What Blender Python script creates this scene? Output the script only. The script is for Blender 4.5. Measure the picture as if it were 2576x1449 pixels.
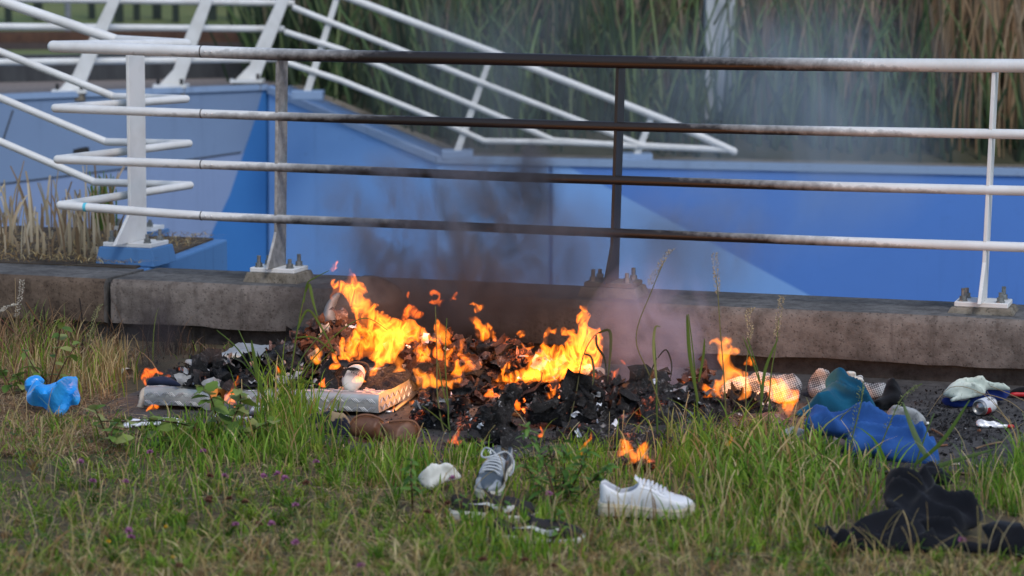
import bpy, bmesh, math, random
import numpy as np
from mathutils import Vector, Matrix
from mathutils.geometry import delaunay_2d_cdt

random.seed(7)
RNG = np.random.default_rng(11)
for _o in list(bpy.data.objects):
    bpy.data.objects.remove(_o, do_unlink=True)
SC = bpy.context.scene
COL = SC.collection

# ------------------------------------------------------------------ camera
CAM_H = 1.75
FPX = 6000.0                     # focal length in units of a 2576 px wide frame
PITCH = math.atan(795.5 / FPX)
cam_data = bpy.data.cameras.new('camera')
cam_data.sensor_width = 36.0
cam_data.lens = 36.0 * FPX / 2576.0
cam_data.clip_start = 0.1
cam_data.clip_end = 500.0
cam_data.dof.use_dof = True
cam_data.dof.focus_distance = 9.9
cam_data.dof.aperture_fstop = 2.8
cam = bpy.data.objects.new('camera', cam_data)
COL.objects.link(cam)
cam.location = (0, 0, CAM_H)
cam.rotation_euler = (math.pi / 2 - PITCH, 0, 0)
SC.camera = cam

# ------------------------------------------------------------------ world, sun, exposure
SUN_EL, SUN_AZ = math.radians(50), math.radians(152)   # azimuth clockwise from +Y (behind the camera, to the right)
world = bpy.data.worlds.new('World')
SC.world = world
world.use_nodes = True
_nt = world.node_tree
_bg = _nt.nodes['Background']
_sky = _nt.nodes.new('ShaderNodeTexSky')
_sky.sky_type = 'NISHITA'
_sky.sun_disc = False
_sky.sun_elevation = SUN_EL
_sky.sun_rotation = SUN_AZ
_sky.air_density = 1.0
_sky.dust_density = 0.8
_sky.ozone_density = 1.0
_nt.links.new(_sky.outputs['Color'], _bg.inputs['Color'])
_bg.inputs['Strength'].default_value = 0.15
sun_d = bpy.data.lights.new('sun', 'SUN')
sun_d.energy = 1.4
sun_d.angle = math.radians(18)
sun_d.color = (1.0, 0.975, 0.94)
sun = bpy.data.objects.new('sun', sun_d)
COL.objects.link(sun)
_sd = Vector((math.sin(SUN_AZ) * math.cos(SUN_EL), math.cos(SUN_AZ) * math.cos(SUN_EL), math.sin(SUN_EL)))
sun.rotation_euler = _sd.to_track_quat('Z', 'Y').to_euler()
sun.location = (-4, -6, 9)
SC.view_settings.view_transform = 'Standard'
SC.view_settings.look = 'None'
SC.view_settings.gamma = 1.0
SC.view_settings.exposure = 0.35
SC.view_settings.use_curve_mapping = False
SC.cycles.use_denoising = True
SC.cycles.volume_step_rate = 1.0
SC.cycles.volume_max_steps = 256
SC.cycles.max_bounces = 6
SC.cycles.transparent_max_bounces = 12
SC.cycles.volume_bounces = 0
SC.cycles.sample_clamp_indirect = 6.0

# ------------------------------------------------------------------ pixels of the photograph (2576 wide) to places in the world
_F = np.array([0, math.cos(PITCH), -math.sin(PITCH)])
_U = np.array([0, math.sin(PITCH), math.cos(PITCH)])
_R = np.array([1.0, 0, 0])
EYE = np.array([0, 0, CAM_H])
def ray(px, py):
    return _F + _R * ((px - 1288.0) / FPX) + _U * ((724.5 - py) / FPX)
def G(px, py, z=0.0):                                    # where that pixel meets height z
    d = ray(px, py)
    return EYE + d * ((z - CAM_H) / d[2])
def P(px, py, Y):                                        # where that pixel meets depth Y
    d = ray(px, py)
    return EYE + d * (Y / d[1])
def onplane(px, py, o, n):
    d = ray(px, py)
    return EYE + d * (np.dot(o - EYE, n) / np.dot(d, n))

# kerb frame: KO on the ground at the kerb's front face, KU along the kerb (to the right), KN away from the camera
ZK = 0.285
_k1, _k2 = G(287, 704, ZK), G(2576, 807, ZK)
KU = (_k2 - _k1); KU /= np.linalg.norm(KU)
KN = np.array([-KU[1], KU[0], 0.0])
KO = np.array([_k1[0], _k1[1], 0.0])
def K(px, py, n=0.0):                                    # pixel on the vertical plane n behind the kerb's front face
    return onplane(px, py, KO + KN * n, KN)
def kp(u, n, z):
    return KO + KU * u + KN * n + np.array([0, 0, z])
def ku(p):
    return float(np.dot(np.asarray(p) - KO, KU))

# ------------------------------------------------------------------ numpy noise
def _hash(ix, iy, iz, s):
    h = (ix * 374761393 + iy * 668265263 + iz * 2147483647 + s * 974634777) & 0xffffffff
    h = ((h ^ (h >> 13)) * 1274126177) & 0xffffffff
    h = (h ^ (h >> 16)) & 0xffffffff
    return h / 4294967295.0
def vnoise(p, s=0):
    p = np.asarray(p, float)
    i = np.floor(p).astype(np.int64); f = p - i
    f = f * f * (3 - 2 * f)
    r = 0
    for a in (0, 1):
        for b in (0, 1):
            for c in (0, 1):
                w = (f[:, 0] if a else 1 - f[:, 0]) * (f[:, 1] if b else 1 - f[:, 1]) * (f[:, 2] if c else 1 - f[:, 2])
                r = r + w * _hash(i[:, 0] + a, i[:, 1] + b, i[:, 2] + c, s)
    return r * 2 - 1
def fbm(p, oct=4, s=0):
    p = np.asarray(p, float); r = 0; a = .5
    for k in range(oct):
        r = r + a * vnoise(p * 2.03 ** k, s + k * 17); a *= .5
    return r
def ridge(p, oct=3, s=0):
    p = np.asarray(p, float); r = 0; a = .6
    for k in range(oct):
        r = r + a * (1 - 2 * np.abs(vnoise(p * 2.1 ** k, s + k * 31))); a *= .5
    return r

# ------------------------------------------------------------------ objects
def tag(o, label=None, cat=None, group=None, kind=None):
    if label: o['label'] = label
    if cat: o['category'] = cat
    if group: o['group'] = group
    if kind: o['kind'] = kind
    return o
def attach(o, parent):
    if parent is not None:
        o.parent = parent
        o.matrix_parent_inverse = parent.matrix_basis.inverted()
    return o
def thing(name, loc, label, cat, group=None, rot=None):
    o = bpy.data.objects.new(name, None)
    o.empty_display_size = 0.05
    COL.objects.link(o)
    o.location = tuple(float(v) for v in loc)
    if rot is not None: o.rotation_euler = rot
    return tag(o, label, cat, group)
def mesh_np(name, V, F, mat, smooth=True, col=None):
    V = np.asarray(V, np.float32)
    me = bpy.data.meshes.new(name)
    F = [np.asarray(f, np.int32) for f in (F if isinstance(F, list) else [F])]
    nl = sum(f.size for f in F); nf = sum(len(f) for f in F)
    me.vertices.add(len(V)); me.vertices.foreach_set('co', V.ravel())
    me.loops.add(nl); me.polygons.add(nf)
    me.loops.foreach_set('vertex_index', np.concatenate([f.ravel() for f in F]))
    tot = np.concatenate([np.full(len(f), f.shape[1], np.int32) for f in F])
    st = np.concatenate([[0], np.cumsum(tot)[:-1]]).astype(np.int32)
    me.polygons.foreach_set('loop_start', st)
    me.polygons.foreach_set('use_smooth', np.full(nf, smooth))
    if col is not None:
        at = me.color_attributes.new('Col', 'FLOAT_COLOR', 'POINT')
        c = np.ones((len(V), 4), np.float32); c[:, :3] = col
        at.data.foreach_set('color', c.ravel())
    me.update(calc_edges=True)
    me.materials.append(mat)
    return me
def obj(name, me, parent=None, world_coords=True):
    o = bpy.data.objects.new(name, me)
    COL.objects.link(o)
    if parent is not None:
        o.parent = parent
        if world_coords: o.matrix_parent_inverse = parent.matrix_basis.inverted()
    return o
class MB:
    """collects shapes and links them as one mesh object"""
    def __init__(s): s.v = []; s.f3 = []; s.f4 = []; s.fn = []
    def n(s): return len(s.v)
    def add(s, V, F):
        b = len(s.v); s.v.extend([tuple(map(float, q)) for q in V])
        for f in F:
            f = tuple(int(i) + b for i in f)
            (s.f3 if len(f) == 3 else s.f4 if len(f) == 4 else s.fn).append(f)
        return s
    def hexa(s, c8):                       # 4 bottom corners then 4 top corners, counter-clockwise
        return s.add(c8, [(3, 2, 1, 0), (4, 5, 6, 7), (0, 1, 5, 4), (1, 2, 6, 5), (2, 3, 7, 6), (3, 0, 4, 7)])
    def box(s, c, ax, ay, az):             # centre and three half axes
        c, ax, ay, az = map(np.asarray, (c, ax, ay, az))
        return s.hexa([c - ax - ay - az, c + ax - ay - az, c + ax + ay - az, c - ax + ay - az,
                       c - ax - ay + az, c + ax - ay + az, c + ax + ay + az, c - ax + ay + az])
    def tube(s, pts, r, n=10, cap=True):
        pts = [np.asarray(p, float) for p in pts]; m = len(pts)
        rr = [r] * m if np.isscalar(r) else list(r)
        V = []; up = None
        for i, p in enumerate(pts):
            t = pts[min(i + 1, m - 1)] - pts[max(i - 1, 0)]; t = t / (np.linalg.norm(t) + 1e-9)
            if up is None:
                up = np.array([0, 0, 1.0]) if abs(t[2]) < .9 else np.array([0, 1.0, 0])
            a = np.cross(t, up); a /= np.linalg.norm(a) + 1e-9
            b = np.cross(a, t); up = b
            for k in range(n):
                q = 2 * math.pi * k / n
                V.append(p + rr[i] * (a * math.cos(q) + b * math.sin(q)))
        F = []
        for i in range(m - 1):
            for k in range(n):
                F.append((i * n + k, i * n + (k + 1) % n, (i + 1) * n + (k + 1) % n, (i + 1) * n + k))
        if cap:
            F.append(tuple(range(n))[::-1]); F.append(tuple((m - 1) * n + k for k in range(n)))
        return s.add(V, F)
    def prism(s, poly, d):                 # a planar polygon pushed along d
        poly = [np.asarray(p, float) for p in poly]; d = np.asarray(d, float); m = len(poly)
        V = poly + [p + d for p in poly]
        F = [tuple(range(m)), tuple(range(2 * m - 1, m - 1, -1))] + [(i, i + m, (i + 1) % m + m, (i + 1) % m) for i in range(m)]
        return s.add(V, F)
    def ball(s, c, r, nu=10, nv=7, sc=(1, 1, 1)):
        V = []; F = []
        for j in range(nv + 1):
            t = math.pi * j / nv
            for i in range(nu):
                a = 2 * math.pi * i / nu
                V.append((c[0] + r * sc[0] * math.sin(t) * math.cos(a), c[1] + r * sc[1] * math.sin(t) * math.sin(a), c[2] + r * sc[2] * math.cos(t)))
        for j in range(nv):
            for i in range(nu):
                F.append((j * nu + i, (j + 1) * nu + i, (j + 1) * nu + (i + 1) % nu, j * nu + (i + 1) % nu))
        return s.add(V, F)
    def mesh(s, name, mat, smooth=True, bevel=0, seg=2):
        me = bpy.data.meshes.new(name)
        me.from_pydata(s.v, [], s.f3 + s.f4 + s.fn)
        bm = bmesh.new(); bm.from_mesh(me)
        bmesh.ops.remove_doubles(bm, verts=bm.verts, dist=1e-6)
        bmesh.ops.recalc_face_normals(bm, faces=bm.faces)
        if bevel:
            ed = [e for e in bm.edges if len(e.link_faces) == 2 and e.calc_face_angle(0) > .5]
            bmesh.ops.bevel(bm, geom=ed, offset=bevel, segments=seg, profile=.6, affect='EDGES')
        for f in bm.faces: f.smooth = smooth
        if smooth:
            for e in bm.edges:
                if len(e.link_faces) == 2 and e.calc_face_angle(0) > .7: e.smooth = False
        bm.to_mesh(me); bm.free()
        me.materials.append(mat)
        return me
    def build(s, name, mat, parent=None, smooth=True, bevel=0, seg=2):
        return obj(name, s.mesh(name, mat, smooth, bevel, seg), parent)
def copy_tree(o, parent=None):
    c = o.copy(); COL.objects.link(c); c.parent = parent
    for ch in list(o.children): copy_tree(ch, c)
    return c
def spline(pts, sub=4, closed=False):
    pts = [np.asarray(p, float) for p in pts]; m = len(pts); out = []
    rng = range(m) if closed else range(m - 1)
    for i in rng:
        if closed: p0, p1, p2, p3 = pts[i - 1], pts[i], pts[(i + 1) % m], pts[(i + 2) % m]
        else: p0, p1, p2, p3 = pts[max(i - 1, 0)], pts[i], pts[i + 1], pts[min(i + 2, m - 1)]
        for k in range(sub):
            t = k / sub
            out.append(.5 * ((2 * p1) + (-p0 + p2) * t + (2 * p0 - 5 * p1 + 4 * p2 - p3) * t * t + (-p0 + 3 * p1 - 3 * p2 + p3) * t ** 3))
    if not closed: out.append(pts[-1])
    return out

# ------------------------------------------------------------------ a solid with a given outline: the outline stands on a tilted plane through
# a place on the ground, is filled with points and swells to both sides
def inside(poly, q):
    x, y = q[:, 0], q[:, 1]; r = np.zeros(len(q), bool); n = len(poly)
    for i in range(n):
        x1, y1 = poly[i]; x2, y2 = poly[(i + 1) % n]
        c = ((y1 > y) != (y2 > y)) & (x < (x2 - x1) * (y - y1) / (y2 - y1 + 1e-12) + x1)
        r ^= c
    return r
def bdist(poly, q):
    d = np.full(len(q), 1e9); n = len(poly)
    for i in range(n):
        a = poly[i]; b = poly[(i + 1) % n]; ab = b - a
        t = np.clip(((q - a) @ ab) / (ab @ ab + 1e-12), 0, 1)
        d = np.minimum(d, np.linalg.norm(q - (a + t[:, None] * ab), axis=1))
    return d
def puff(name, pts, base, mat, tilt=20, T=.05, R=.06, step=.018, back=.6, fold=0., fscale=(8, 8), fdir=0., wave=0., wscale=6., sub=3, seed=0,
         holes=(), rough=0., rscale=40., ripple=0., zmin=None, parent=None, smooth=True, crumple=.85, prof=.5):
    t = math.radians(tilt)
    O = np.asarray(base if len(base) == 3 else G(*base), float)
    N = np.array([0, -math.cos(t), math.sin(t)]); V = np.array([0, math.sin(t), math.cos(t)])
    def flat(pp, sb):
        q = []
        for p in pp:
            w = onplane(p[0], p[1], O, N) - O
            q.append((w[0], w @ V))
        if sb > 1: q = [tuple(v) for v in spline(q, sb, True)]
        return np.array(q)
    loops = [flat(pts, sub)] + [flat(h, sub) for h in holes]
    if ripple:
        for L in loops:
            a = np.c_[L * 45, np.zeros(len(L))]
            L += ripple * np.c_[fbm(a, 3, seed + 3), fbm(a, 3, seed + 9)]
    lo, hi = loops[0].min(0), loops[0].max(0)
    rg = np.random.default_rng(seed + 5)
    def ins(x):
        r = inside(loops[0], x)
        for L in loops[1:]: r &= ~inside(L, x)
        return r
    def bd(x):
        d = bdist(loops[0], x)
        for L in loops[1:]: d = np.minimum(d, bdist(L, x))
        return d
    for _ in range(6):
        gx, gy = np.meshgrid(np.arange(lo[0], hi[0], step), np.arange(lo[1], hi[1], step * .87))
        gx[1::2] += step / 2
        q = np.c_[gx.ravel(), gy.ravel()]
        q = q + rg.uniform(-.2, .2, q.shape) * step
        q = q[ins(q)]
        q = q[bd(q) > .45 * step] if len(q) else q
        if len(q) >= 40: break
        step *= .6
    allp = list(loops) + [q]
    verts = [Vector((float(a), float(b))) for L in allp for a, b in L]
    edges = []; b0 = 0
    for L in loops:
        edges += [(b0 + i, b0 + (i + 1) % len(L)) for i in range(len(L))]; b0 += len(L)
    ov, oe, of, *_ = delaunay_2d_cdt(verts, edges, [], 0, 1e-7)
    X = np.array([(v.x, v.y) for v in ov]); Fc = np.array([f for f in of if len(f) == 3], int)
    cen = X[Fc].mean(1)
    Fc = Fc[ins(cen)]
    a = X[Fc[:, 1]] - X[Fc[:, 0]]; b = X[Fc[:, 2]] - X[Fc[:, 0]]
    fl = (a[:, 0] * b[:, 1] - a[:, 1] * b[:, 0]) < 0
    Fc[fl] = Fc[fl][:, ::-1]
    d = bd(X); d[d < 1e-5] = 0
    k = np.clip(d / R, 0, 1)
    h = T * np.clip(1 - (1 - k) ** 2, 0, 1) ** prof
    mid = np.zeros(len(X))
    if wave: mid = wave * fbm(np.c_[X * wscale, np.full(len(X), seed * 1.7)], 2, seed)
    front = h.copy()
    if fold:
        c_, s_ = math.cos(math.radians(fdir)), math.sin(math.radians(fdir))
        wp = X + .05 * np.c_[fbm(np.c_[X * 7, X[:, :1] * 0], 2, seed + 1), fbm(np.c_[X * 7, X[:, :1] * 0 + 5], 2, seed + 2)]
        ax_, ay_ = wp[:, 0] * c_ + wp[:, 1] * s_, -wp[:, 0] * s_ + wp[:, 1] * c_
        e1 = 1 - 2 * np.abs(vnoise(np.c_[ax_ * fscale[0], ay_ * fscale[1], np.full(len(X), 3.3)], seed + 11))
        e2 = 1 - 2 * np.abs(vnoise(np.c_[ay_ * fscale[0] * 1.6 + ax_ * 6, ax_ * fscale[1] * .7, np.full(len(X), 7.3)], seed + 12))
        e3 = 1 - 2 * np.abs(vnoise(np.c_[ax_ * fscale[0] * 2.7, ay_ * fscale[1] * 2.3, np.full(len(X), 1.3)], seed + 13))
        zz_ = np.full(len(X), 2.2)
        w3 = fbm(np.c_[ax_ * 2.2, ay_ * 4.5, zz_], 3, seed + 15)
        ph = ay_ * fscale[1] * .95 + ax_ * fscale[0] * .10 + 1.3 * w3
        am = np.clip(.8 + .8 * fbm(np.c_[ax_ * 2.5, ay_ * 7, zz_ + 7], 2, seed + 16), .25, 1)
        v1 = (1 - np.abs(np.sin(math.pi * ph))) ** 1.25                                   # sharp crests, open troughs
        v2 = (1 - np.abs(np.sin(math.pi * (ax_ * fscale[0] * .9 + ay_ * fscale[1] * .55 + 2.1 * w3 + .37)))) ** 1.3
        e4 = 1 - 2 * np.abs(vnoise(np.c_[ax_ * fscale[0] * 1.3, ay_ * fscale[1] * 2.2, zz_], seed + 17))
        r01 = np.clip(.30 + .85 * am * v1 + .55 * (1.1 - am) * v2 + .18 * v2 + .10 * e4, 0, 1.3)
        lowf = fbm(np.c_[X * 6, np.full(len(X), 4.4)], 2, seed + 14)
        front = front * (1 - crumple + crumple * r01 * 1.15) * (1 + .5 * lowf) + fold * .3 * e3 * np.clip(k * 1.6, 0, 1)
    if rough:
        front += rough * fbm(np.c_[X * rscale, np.full(len(X), .7)], 4, seed + 40) * np.clip(k * 2, 0, 1)
    Pn = O + X[:, :1] * np.array([1.0, 0, 0]) + X[:, 1:] * V
    A = Pn + (mid + front)[:, None] * N
    B = Pn + (mid - back * h)[:, None] * N
    bnd = d <= 0
    idx = np.where(~bnd)[0]; mp = np.arange(len(X)); mp[idx] = len(X) + np.arange(len(idx))
    W = np.vstack([A, B[idx]])
    W[:len(X)][bnd] = (Pn + mid[:, None] * N)[bnd]
    if zmin is not None: W[:, 2] = np.maximum(W[:, 2], zmin)
    FF = np.vstack([Fc, mp[Fc][:, ::-1]])
    keep = (FF[:, 0] != FF[:, 1]) & (FF[:, 1] != FF[:, 2]) & (FF[:, 0] != FF[:, 2])
    # a triangle with all three corners on the rim has the same front and back: keep only one of them apart
    rim = bnd[Fc].all(1)
    keep[len(Fc):][rim] = False; keep[:len(Fc)][rim] = False
    o = obj(name, mesh_np(name, W, FF[keep], mat, smooth), parent)
    return o
# ------------------------------------------------------------------ materials
def _new(name):
    m = bpy.data.materials.new(name); m.use_nodes = True
    nt = m.node_tree; nt.nodes.clear()
    out = nt.nodes.new('ShaderNodeOutputMaterial')
    return m, nt, out
def N_(nt, typ, **kw):
    n = nt.nodes.new(typ)
    for k, v in kw.items():
        if k in n.inputs: n.inputs[k].default_value = v
        else: setattr(n, k, v)
    return n
def ramp(nt, fac, stops, interp='LINEAR'):
    r = nt.nodes.new('ShaderNodeValToRGB'); r.color_ramp.interpolation = interp
    el = r.color_ramp.elements
    while len(el) < len(stops): el.new(.5)
    for e, (p, c) in zip(el, stops):
        e.position = p; e.color = (*c, 1) if len(c) == 3 else c
    nt.links.new(fac, r.inputs[0]); return r.outputs[0]
def mixc(nt, f, a, b, mode='MIX'):
    n = nt.nodes.new('ShaderNodeMix'); n.data_type = 'RGBA'; n.blend_type = mode
    def put(s, v):
        if hasattr(v, 'links'): nt.links.new(v, s)
        else: s.default_value = (*v, 1) if isinstance(v, tuple) and len(v) == 3 else v
    put(n.inputs[0], f); put(n.inputs[6], a); put(n.inputs[7], b)
    return n.outputs[2]
def math_(nt, op, a, b=None, c=None, clamp=False):
    n = nt.nodes.new('ShaderNodeMath'); n.operation = op; n.use_clamp = clamp
    for s, v in zip(n.inputs, (a, b, c)):
        if v is None: continue
        if hasattr(v, 'links'): nt.links.new(v, s)
        else: s.default_value = v
    return n.outputs[0]
def coords(nt, scale=(1, 1, 1), loc=(0, 0, 0), rot=(0, 0, 0)):
    tc = nt.nodes.new('ShaderNodeTexCoord'); mp = nt.nodes.new('ShaderNodeMapping')
    mp.inputs['Scale'].default_value = scale; mp.inputs['Location'].default_value = loc; mp.inputs['Rotation'].default_value = rot
    nt.links.new(tc.outputs['Object'], mp.inputs['Vector']); return mp.outputs[0]
def noise(nt, vec, scale, detail=6, rough=.6, dist=0.):
    n = N_(nt, 'ShaderNodeTexNoise', Scale=scale, Detail=detail, Roughness=rough, Distortion=dist)
    nt.links.new(vec, n.inputs['Vector']); return n.outputs['Fac']
def voro(nt, vec, scale, feature='F1', out='Distance'):
    n = N_(nt, 'ShaderNodeTexVoronoi', Scale=scale); n.feature = feature
    nt.links.new(vec, n.inputs['Vector']); return n.outputs[out]
def principled(nt, out, color, rough=.8, metal=0., spec=.3, bump=None, bstr=.3, bdist=.01):
    p = nt.nodes.new('ShaderNodeBsdfPrincipled')
    def put(s, v):
        if hasattr(v, 'links'): nt.links.new(v, s)
        else: s.default_value = (*v, 1) if isinstance(v, tuple) and len(v) == 3 else v
    put(p.inputs['Base Color'], color); put(p.inputs['Roughness'], rough); put(p.inputs['Metallic'], metal); put(p.inputs['Specular IOR Level'], spec)
    if bump is not None:
        b = N_(nt, 'ShaderNodeBump', Strength=bstr, Distance=bdist); nt.links.new(bump, b.inputs['Height']); nt.links.new(b.outputs[0], p.inputs['Normal'])
    nt.links.new(p.outputs[0], out.inputs['Surface']); return p
def PM(name, c1, c2=None, scale=12, rough=.8, metal=0., spec=.3, lo=.35, hi=.65, bump=0., bscale=60, bdist=.004, detail=6, stretch=(1, 1, 1)):
    m, nt, out = _new(name); v = coords(nt, stretch)
    if c2 is None: c2 = tuple(x * .75 for x in c1)
    f = noise(nt, v, scale, detail)
    col = ramp(nt, f, [(lo, c1), (hi, c2)])
    bh = noise(nt, v, bscale, 5) if bump else None
    principled(nt, out, col, rough, metal, spec, bh, bump, bdist)
    return m
def leafmat(name, trans=.35, rough=.55):
    m, nt, out = _new(name)
    at = nt.nodes.new('ShaderNodeAttribute'); at.attribute_name = 'Col'
    p = N_(nt, 'ShaderNodeBsdfPrincipled', Roughness=rough); p.inputs['Specular IOR Level'].default_value = .25
    nt.links.new(at.outputs['Color'], p.inputs['Base Color'])
    t = nt.nodes.new('ShaderNodeBsdfTranslucent'); nt.links.new(at.outputs['Color'], t.inputs['Color'])
    mx = nt.nodes.new('ShaderNodeMixShader'); mx.inputs[0].default_value = trans
    nt.links.new(p.outputs[0], mx.inputs[1]); nt.links.new(t.outputs[0], mx.inputs[2]); nt.links.new(mx.outputs[0], out.inputs['Surface'])
    return m

def mat_concrete(name, base, dark, soot=True, pits=.7):
    """rough cast concrete: aggregate, pits, blotches, streaks; soot above the fire"""
    m, nt, out = _new(name); v = coords(nt)
    big = noise(nt, v, 3.2, 5, .65); fine = noise(nt, v, 70, 4, .7); mid = noise(nt, v, 18, 6, .7)
    col = ramp(nt, mid, [(.3, dark), (.52, base), (.75, tuple(min(1, c * 1.25) for c in base))])
    col = mixc(nt, math_(nt, 'MULTIPLY', ramp(nt, big, [(.42, (0, 0, 0)), (.68, (1, 1, 1))]), .6), col, tuple(c * .45 for c in dark))
    vs = coords(nt, (9, 9, .9)); st = noise(nt, vs, 1.6, 5, .6)
    col = mixc(nt, math_(nt, 'MULTIPLY', ramp(nt, st, [(.56, (0, 0, 0)), (.72, (1, 1, 1))]), .55), col, tuple(c * .35 for c in dark))
    pit = voro(nt, v, 62); pitn = noise(nt, v, 30, 3)
    pf = math_(nt, 'LESS_THAN', pit, math_(nt, 'MULTIPLY', pitn, .42))
    col = mixc(nt, math_(nt, 'MULTIPLY', pf, .7 * pits), col, tuple(c * .22 for c in dark))
    p2 = voro(nt, coords(nt, (1, 1, 1), (3, 1, 2)), 34); pn2 = noise(nt, v, 11, 3)
    pf2 = math_(nt, 'LESS_THAN', p2, math_(nt, 'MULTIPLY_ADD', pn2, .7, -.2))
    col = mixc(nt, math_(nt, 'MULTIPLY', pf2, .6 * pits), col, tuple(c * .3 for c in dark))
    if soot:
        tc = nt.nodes.new('ShaderNodeTexCoord'); sx = nt.nodes.new('ShaderNodeSeparateXYZ'); nt.links.new(tc.outputs['Object'], sx.inputs[0])
        d = math_(nt, 'ABSOLUTE', math_(nt, 'ADD', sx.outputs[0], .12))
        s = math_(nt, 'MULTIPLY_ADD', d, -1.1, 1.25)
        s = math_(nt, 'MULTIPLY', s, math_(nt, 'MULTIPLY_ADD', big, 1.2, .2), clamp=True)
        col = mixc(nt, math_(nt, 'MULTIPLY', s, .85), col, (.030, .019, .014))
    h = math_(nt, 'SUBTRACT', math_(nt, 'MULTIPLY_ADD', fine, .5, mid), math_(nt, 'MULTIPLY', pf, .6))
    principled(nt, out, col, .92, 0, .15, h, .55, .012)
    return m

def mat_rail(name, sooted=True):
    m, nt, out = _new(name); v = coords(nt)
    n1 = noise(nt, v, 5, 6, .65); n2 = noise(nt, v, 90, 3)
    col = ramp(nt, n1, [(.3, (.55, .54, .515)), (.6, (.66, .655, .64))])
    col = mixc(nt, math_(nt, 'MULTIPLY', math_(nt, 'GREATER_THAN', n2, .74), .5), col, (.18, .16, .14))
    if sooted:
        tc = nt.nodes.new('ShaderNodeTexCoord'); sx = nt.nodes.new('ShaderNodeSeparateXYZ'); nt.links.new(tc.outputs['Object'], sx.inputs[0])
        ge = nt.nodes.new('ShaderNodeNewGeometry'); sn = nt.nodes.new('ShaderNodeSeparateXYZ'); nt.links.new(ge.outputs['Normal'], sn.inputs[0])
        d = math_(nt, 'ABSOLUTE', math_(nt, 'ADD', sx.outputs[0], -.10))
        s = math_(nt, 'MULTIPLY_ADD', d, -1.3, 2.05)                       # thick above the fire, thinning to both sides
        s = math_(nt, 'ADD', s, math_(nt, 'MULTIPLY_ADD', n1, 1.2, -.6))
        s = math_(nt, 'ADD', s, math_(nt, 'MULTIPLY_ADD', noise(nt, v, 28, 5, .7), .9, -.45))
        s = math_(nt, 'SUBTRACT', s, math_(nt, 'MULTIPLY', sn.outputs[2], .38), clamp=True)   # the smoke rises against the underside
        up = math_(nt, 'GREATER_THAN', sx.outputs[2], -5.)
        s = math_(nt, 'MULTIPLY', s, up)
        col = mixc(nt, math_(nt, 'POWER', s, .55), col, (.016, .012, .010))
    principled(nt, out, col, .42, 0, .4, n2, .05, .002)
    return m

def mat_paint(name, c, dirt=.25, streak=True, rough=.75):
    m, nt, out = _new(name); v = coords(nt)
    a = noise(nt, v, 1.1, 5, .6); b = noise(nt, v, 14, 6, .7); s = noise(nt, coords(nt, (5, 5, .35)), 1.4, 5, .6)
    col = mixc(nt, math_(nt, 'MULTIPLY', ramp(nt, a, [(.35, (0, 0, 0)), (.7, (1, 1, 1))]), .5), c, tuple(x * .86 for x in c))
    if streak: col = mixc(nt, math_(nt, 'MULTIPLY', ramp(nt, s, [(.58, (0, 0, 0)), (.72, (1, 1, 1))]), dirt * .7), col, tuple(x * .45 for x in c))
    col = mixc(nt, math_(nt, 'MULTIPLY', ramp(nt, b, [(.6, (0, 0, 0)), (.72, (1, 1, 1))]), dirt), col, tuple(x * .5 + .02 for x in c))
    principled(nt, out, col, rough, 0, .3, b, .1, .006)
    return m

def mat_char(name, ash=.3, ember=0., tint=(.012, .011, .011), ashc=(.34, .33, .33), red=(.16, .07, .05), redf=.0, scale=1.):
    """burnt stuff: black, grey ash on some of it, glow in the cracks where it still burns"""
    m, nt, out = _new(name); v = coords(nt)
    n1 = noise(nt, v, 24 * scale, 7, .7, 1.2); n2 = noise(nt, v, 7 * scale, 5, .65); n3 = noise(nt, v, 85 * scale, 5, .75)
    col = ramp(nt, n3, [(.3, tuple(c * .6 for c in tint)), (.7, tuple(c * 2.6 + .004 for c in tint))])
    if redf: col = mixc(nt, math_(nt, 'MULTIPLY', ramp(nt, n2, [(.38, (0, 0, 0)), (.6, (1, 1, 1))]), redf), col, mixc(nt, n3, red, tuple(c * .4 for c in red)))
    af = math_(nt, 'MULTIPLY', ramp(nt, n1, [(.62 - ash * .25, (0, 0, 0)), (.72 - ash * .2, (1, 1, 1))]), ramp(nt, n3, [(.35, (0, 0, 0)), (.6, (1, 1, 1))]))
    col = mixc(nt, math_(nt, 'MULTIPLY', af, min(1, ash * 1.6)), col, ashc)
    p = principled(nt, out, col, .85, 0, .3, math_(nt, 'ADD', n1, n3), .8, .012)
    if ember:
        e = math_(nt, 'MULTIPLY', ramp(nt, n2, [(.55, (0, 0, 0)), (.66, (1, 1, 1))]), ramp(nt, n1, [(.48, (0, 0, 0)), (.62, (1, 1, 1))]))
        p.inputs['Emission Color'].default_value = (1, .16, .02, 1)
        nt.links.new(math_(nt, 'MULTIPLY', e, ember), p.inputs['Emission Strength'])
    return m

def mat_cloth(name, c, c2=None, scale=9, weave=420, rough=.95, lo=.35, hi=.7, spots=0., sheen=.06):
    m, nt, out = _new(name); v = coords(nt)
    a = noise(nt, v, scale, 6, .65); w = noise(nt, v, weave, 3); f = noise(nt, v, 45, 5)
    if c2 is None: c2 = tuple(x * .7 for x in c)
    col = ramp(nt, a, [(lo, c), (hi, c2)])
    if spots: col = mixc(nt, math_(nt, 'MULTIPLY', math_(nt, 'GREATER_THAN', f, .62), spots), col, (.02, .02, .02))
    p = principled(nt, out, col, rough, 0, .15, math_(nt, 'MULTIPLY_ADD', w, .35, f), .35, .004)
    p.inputs['Sheen Weight'].default_value = sheen
    return m

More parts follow.
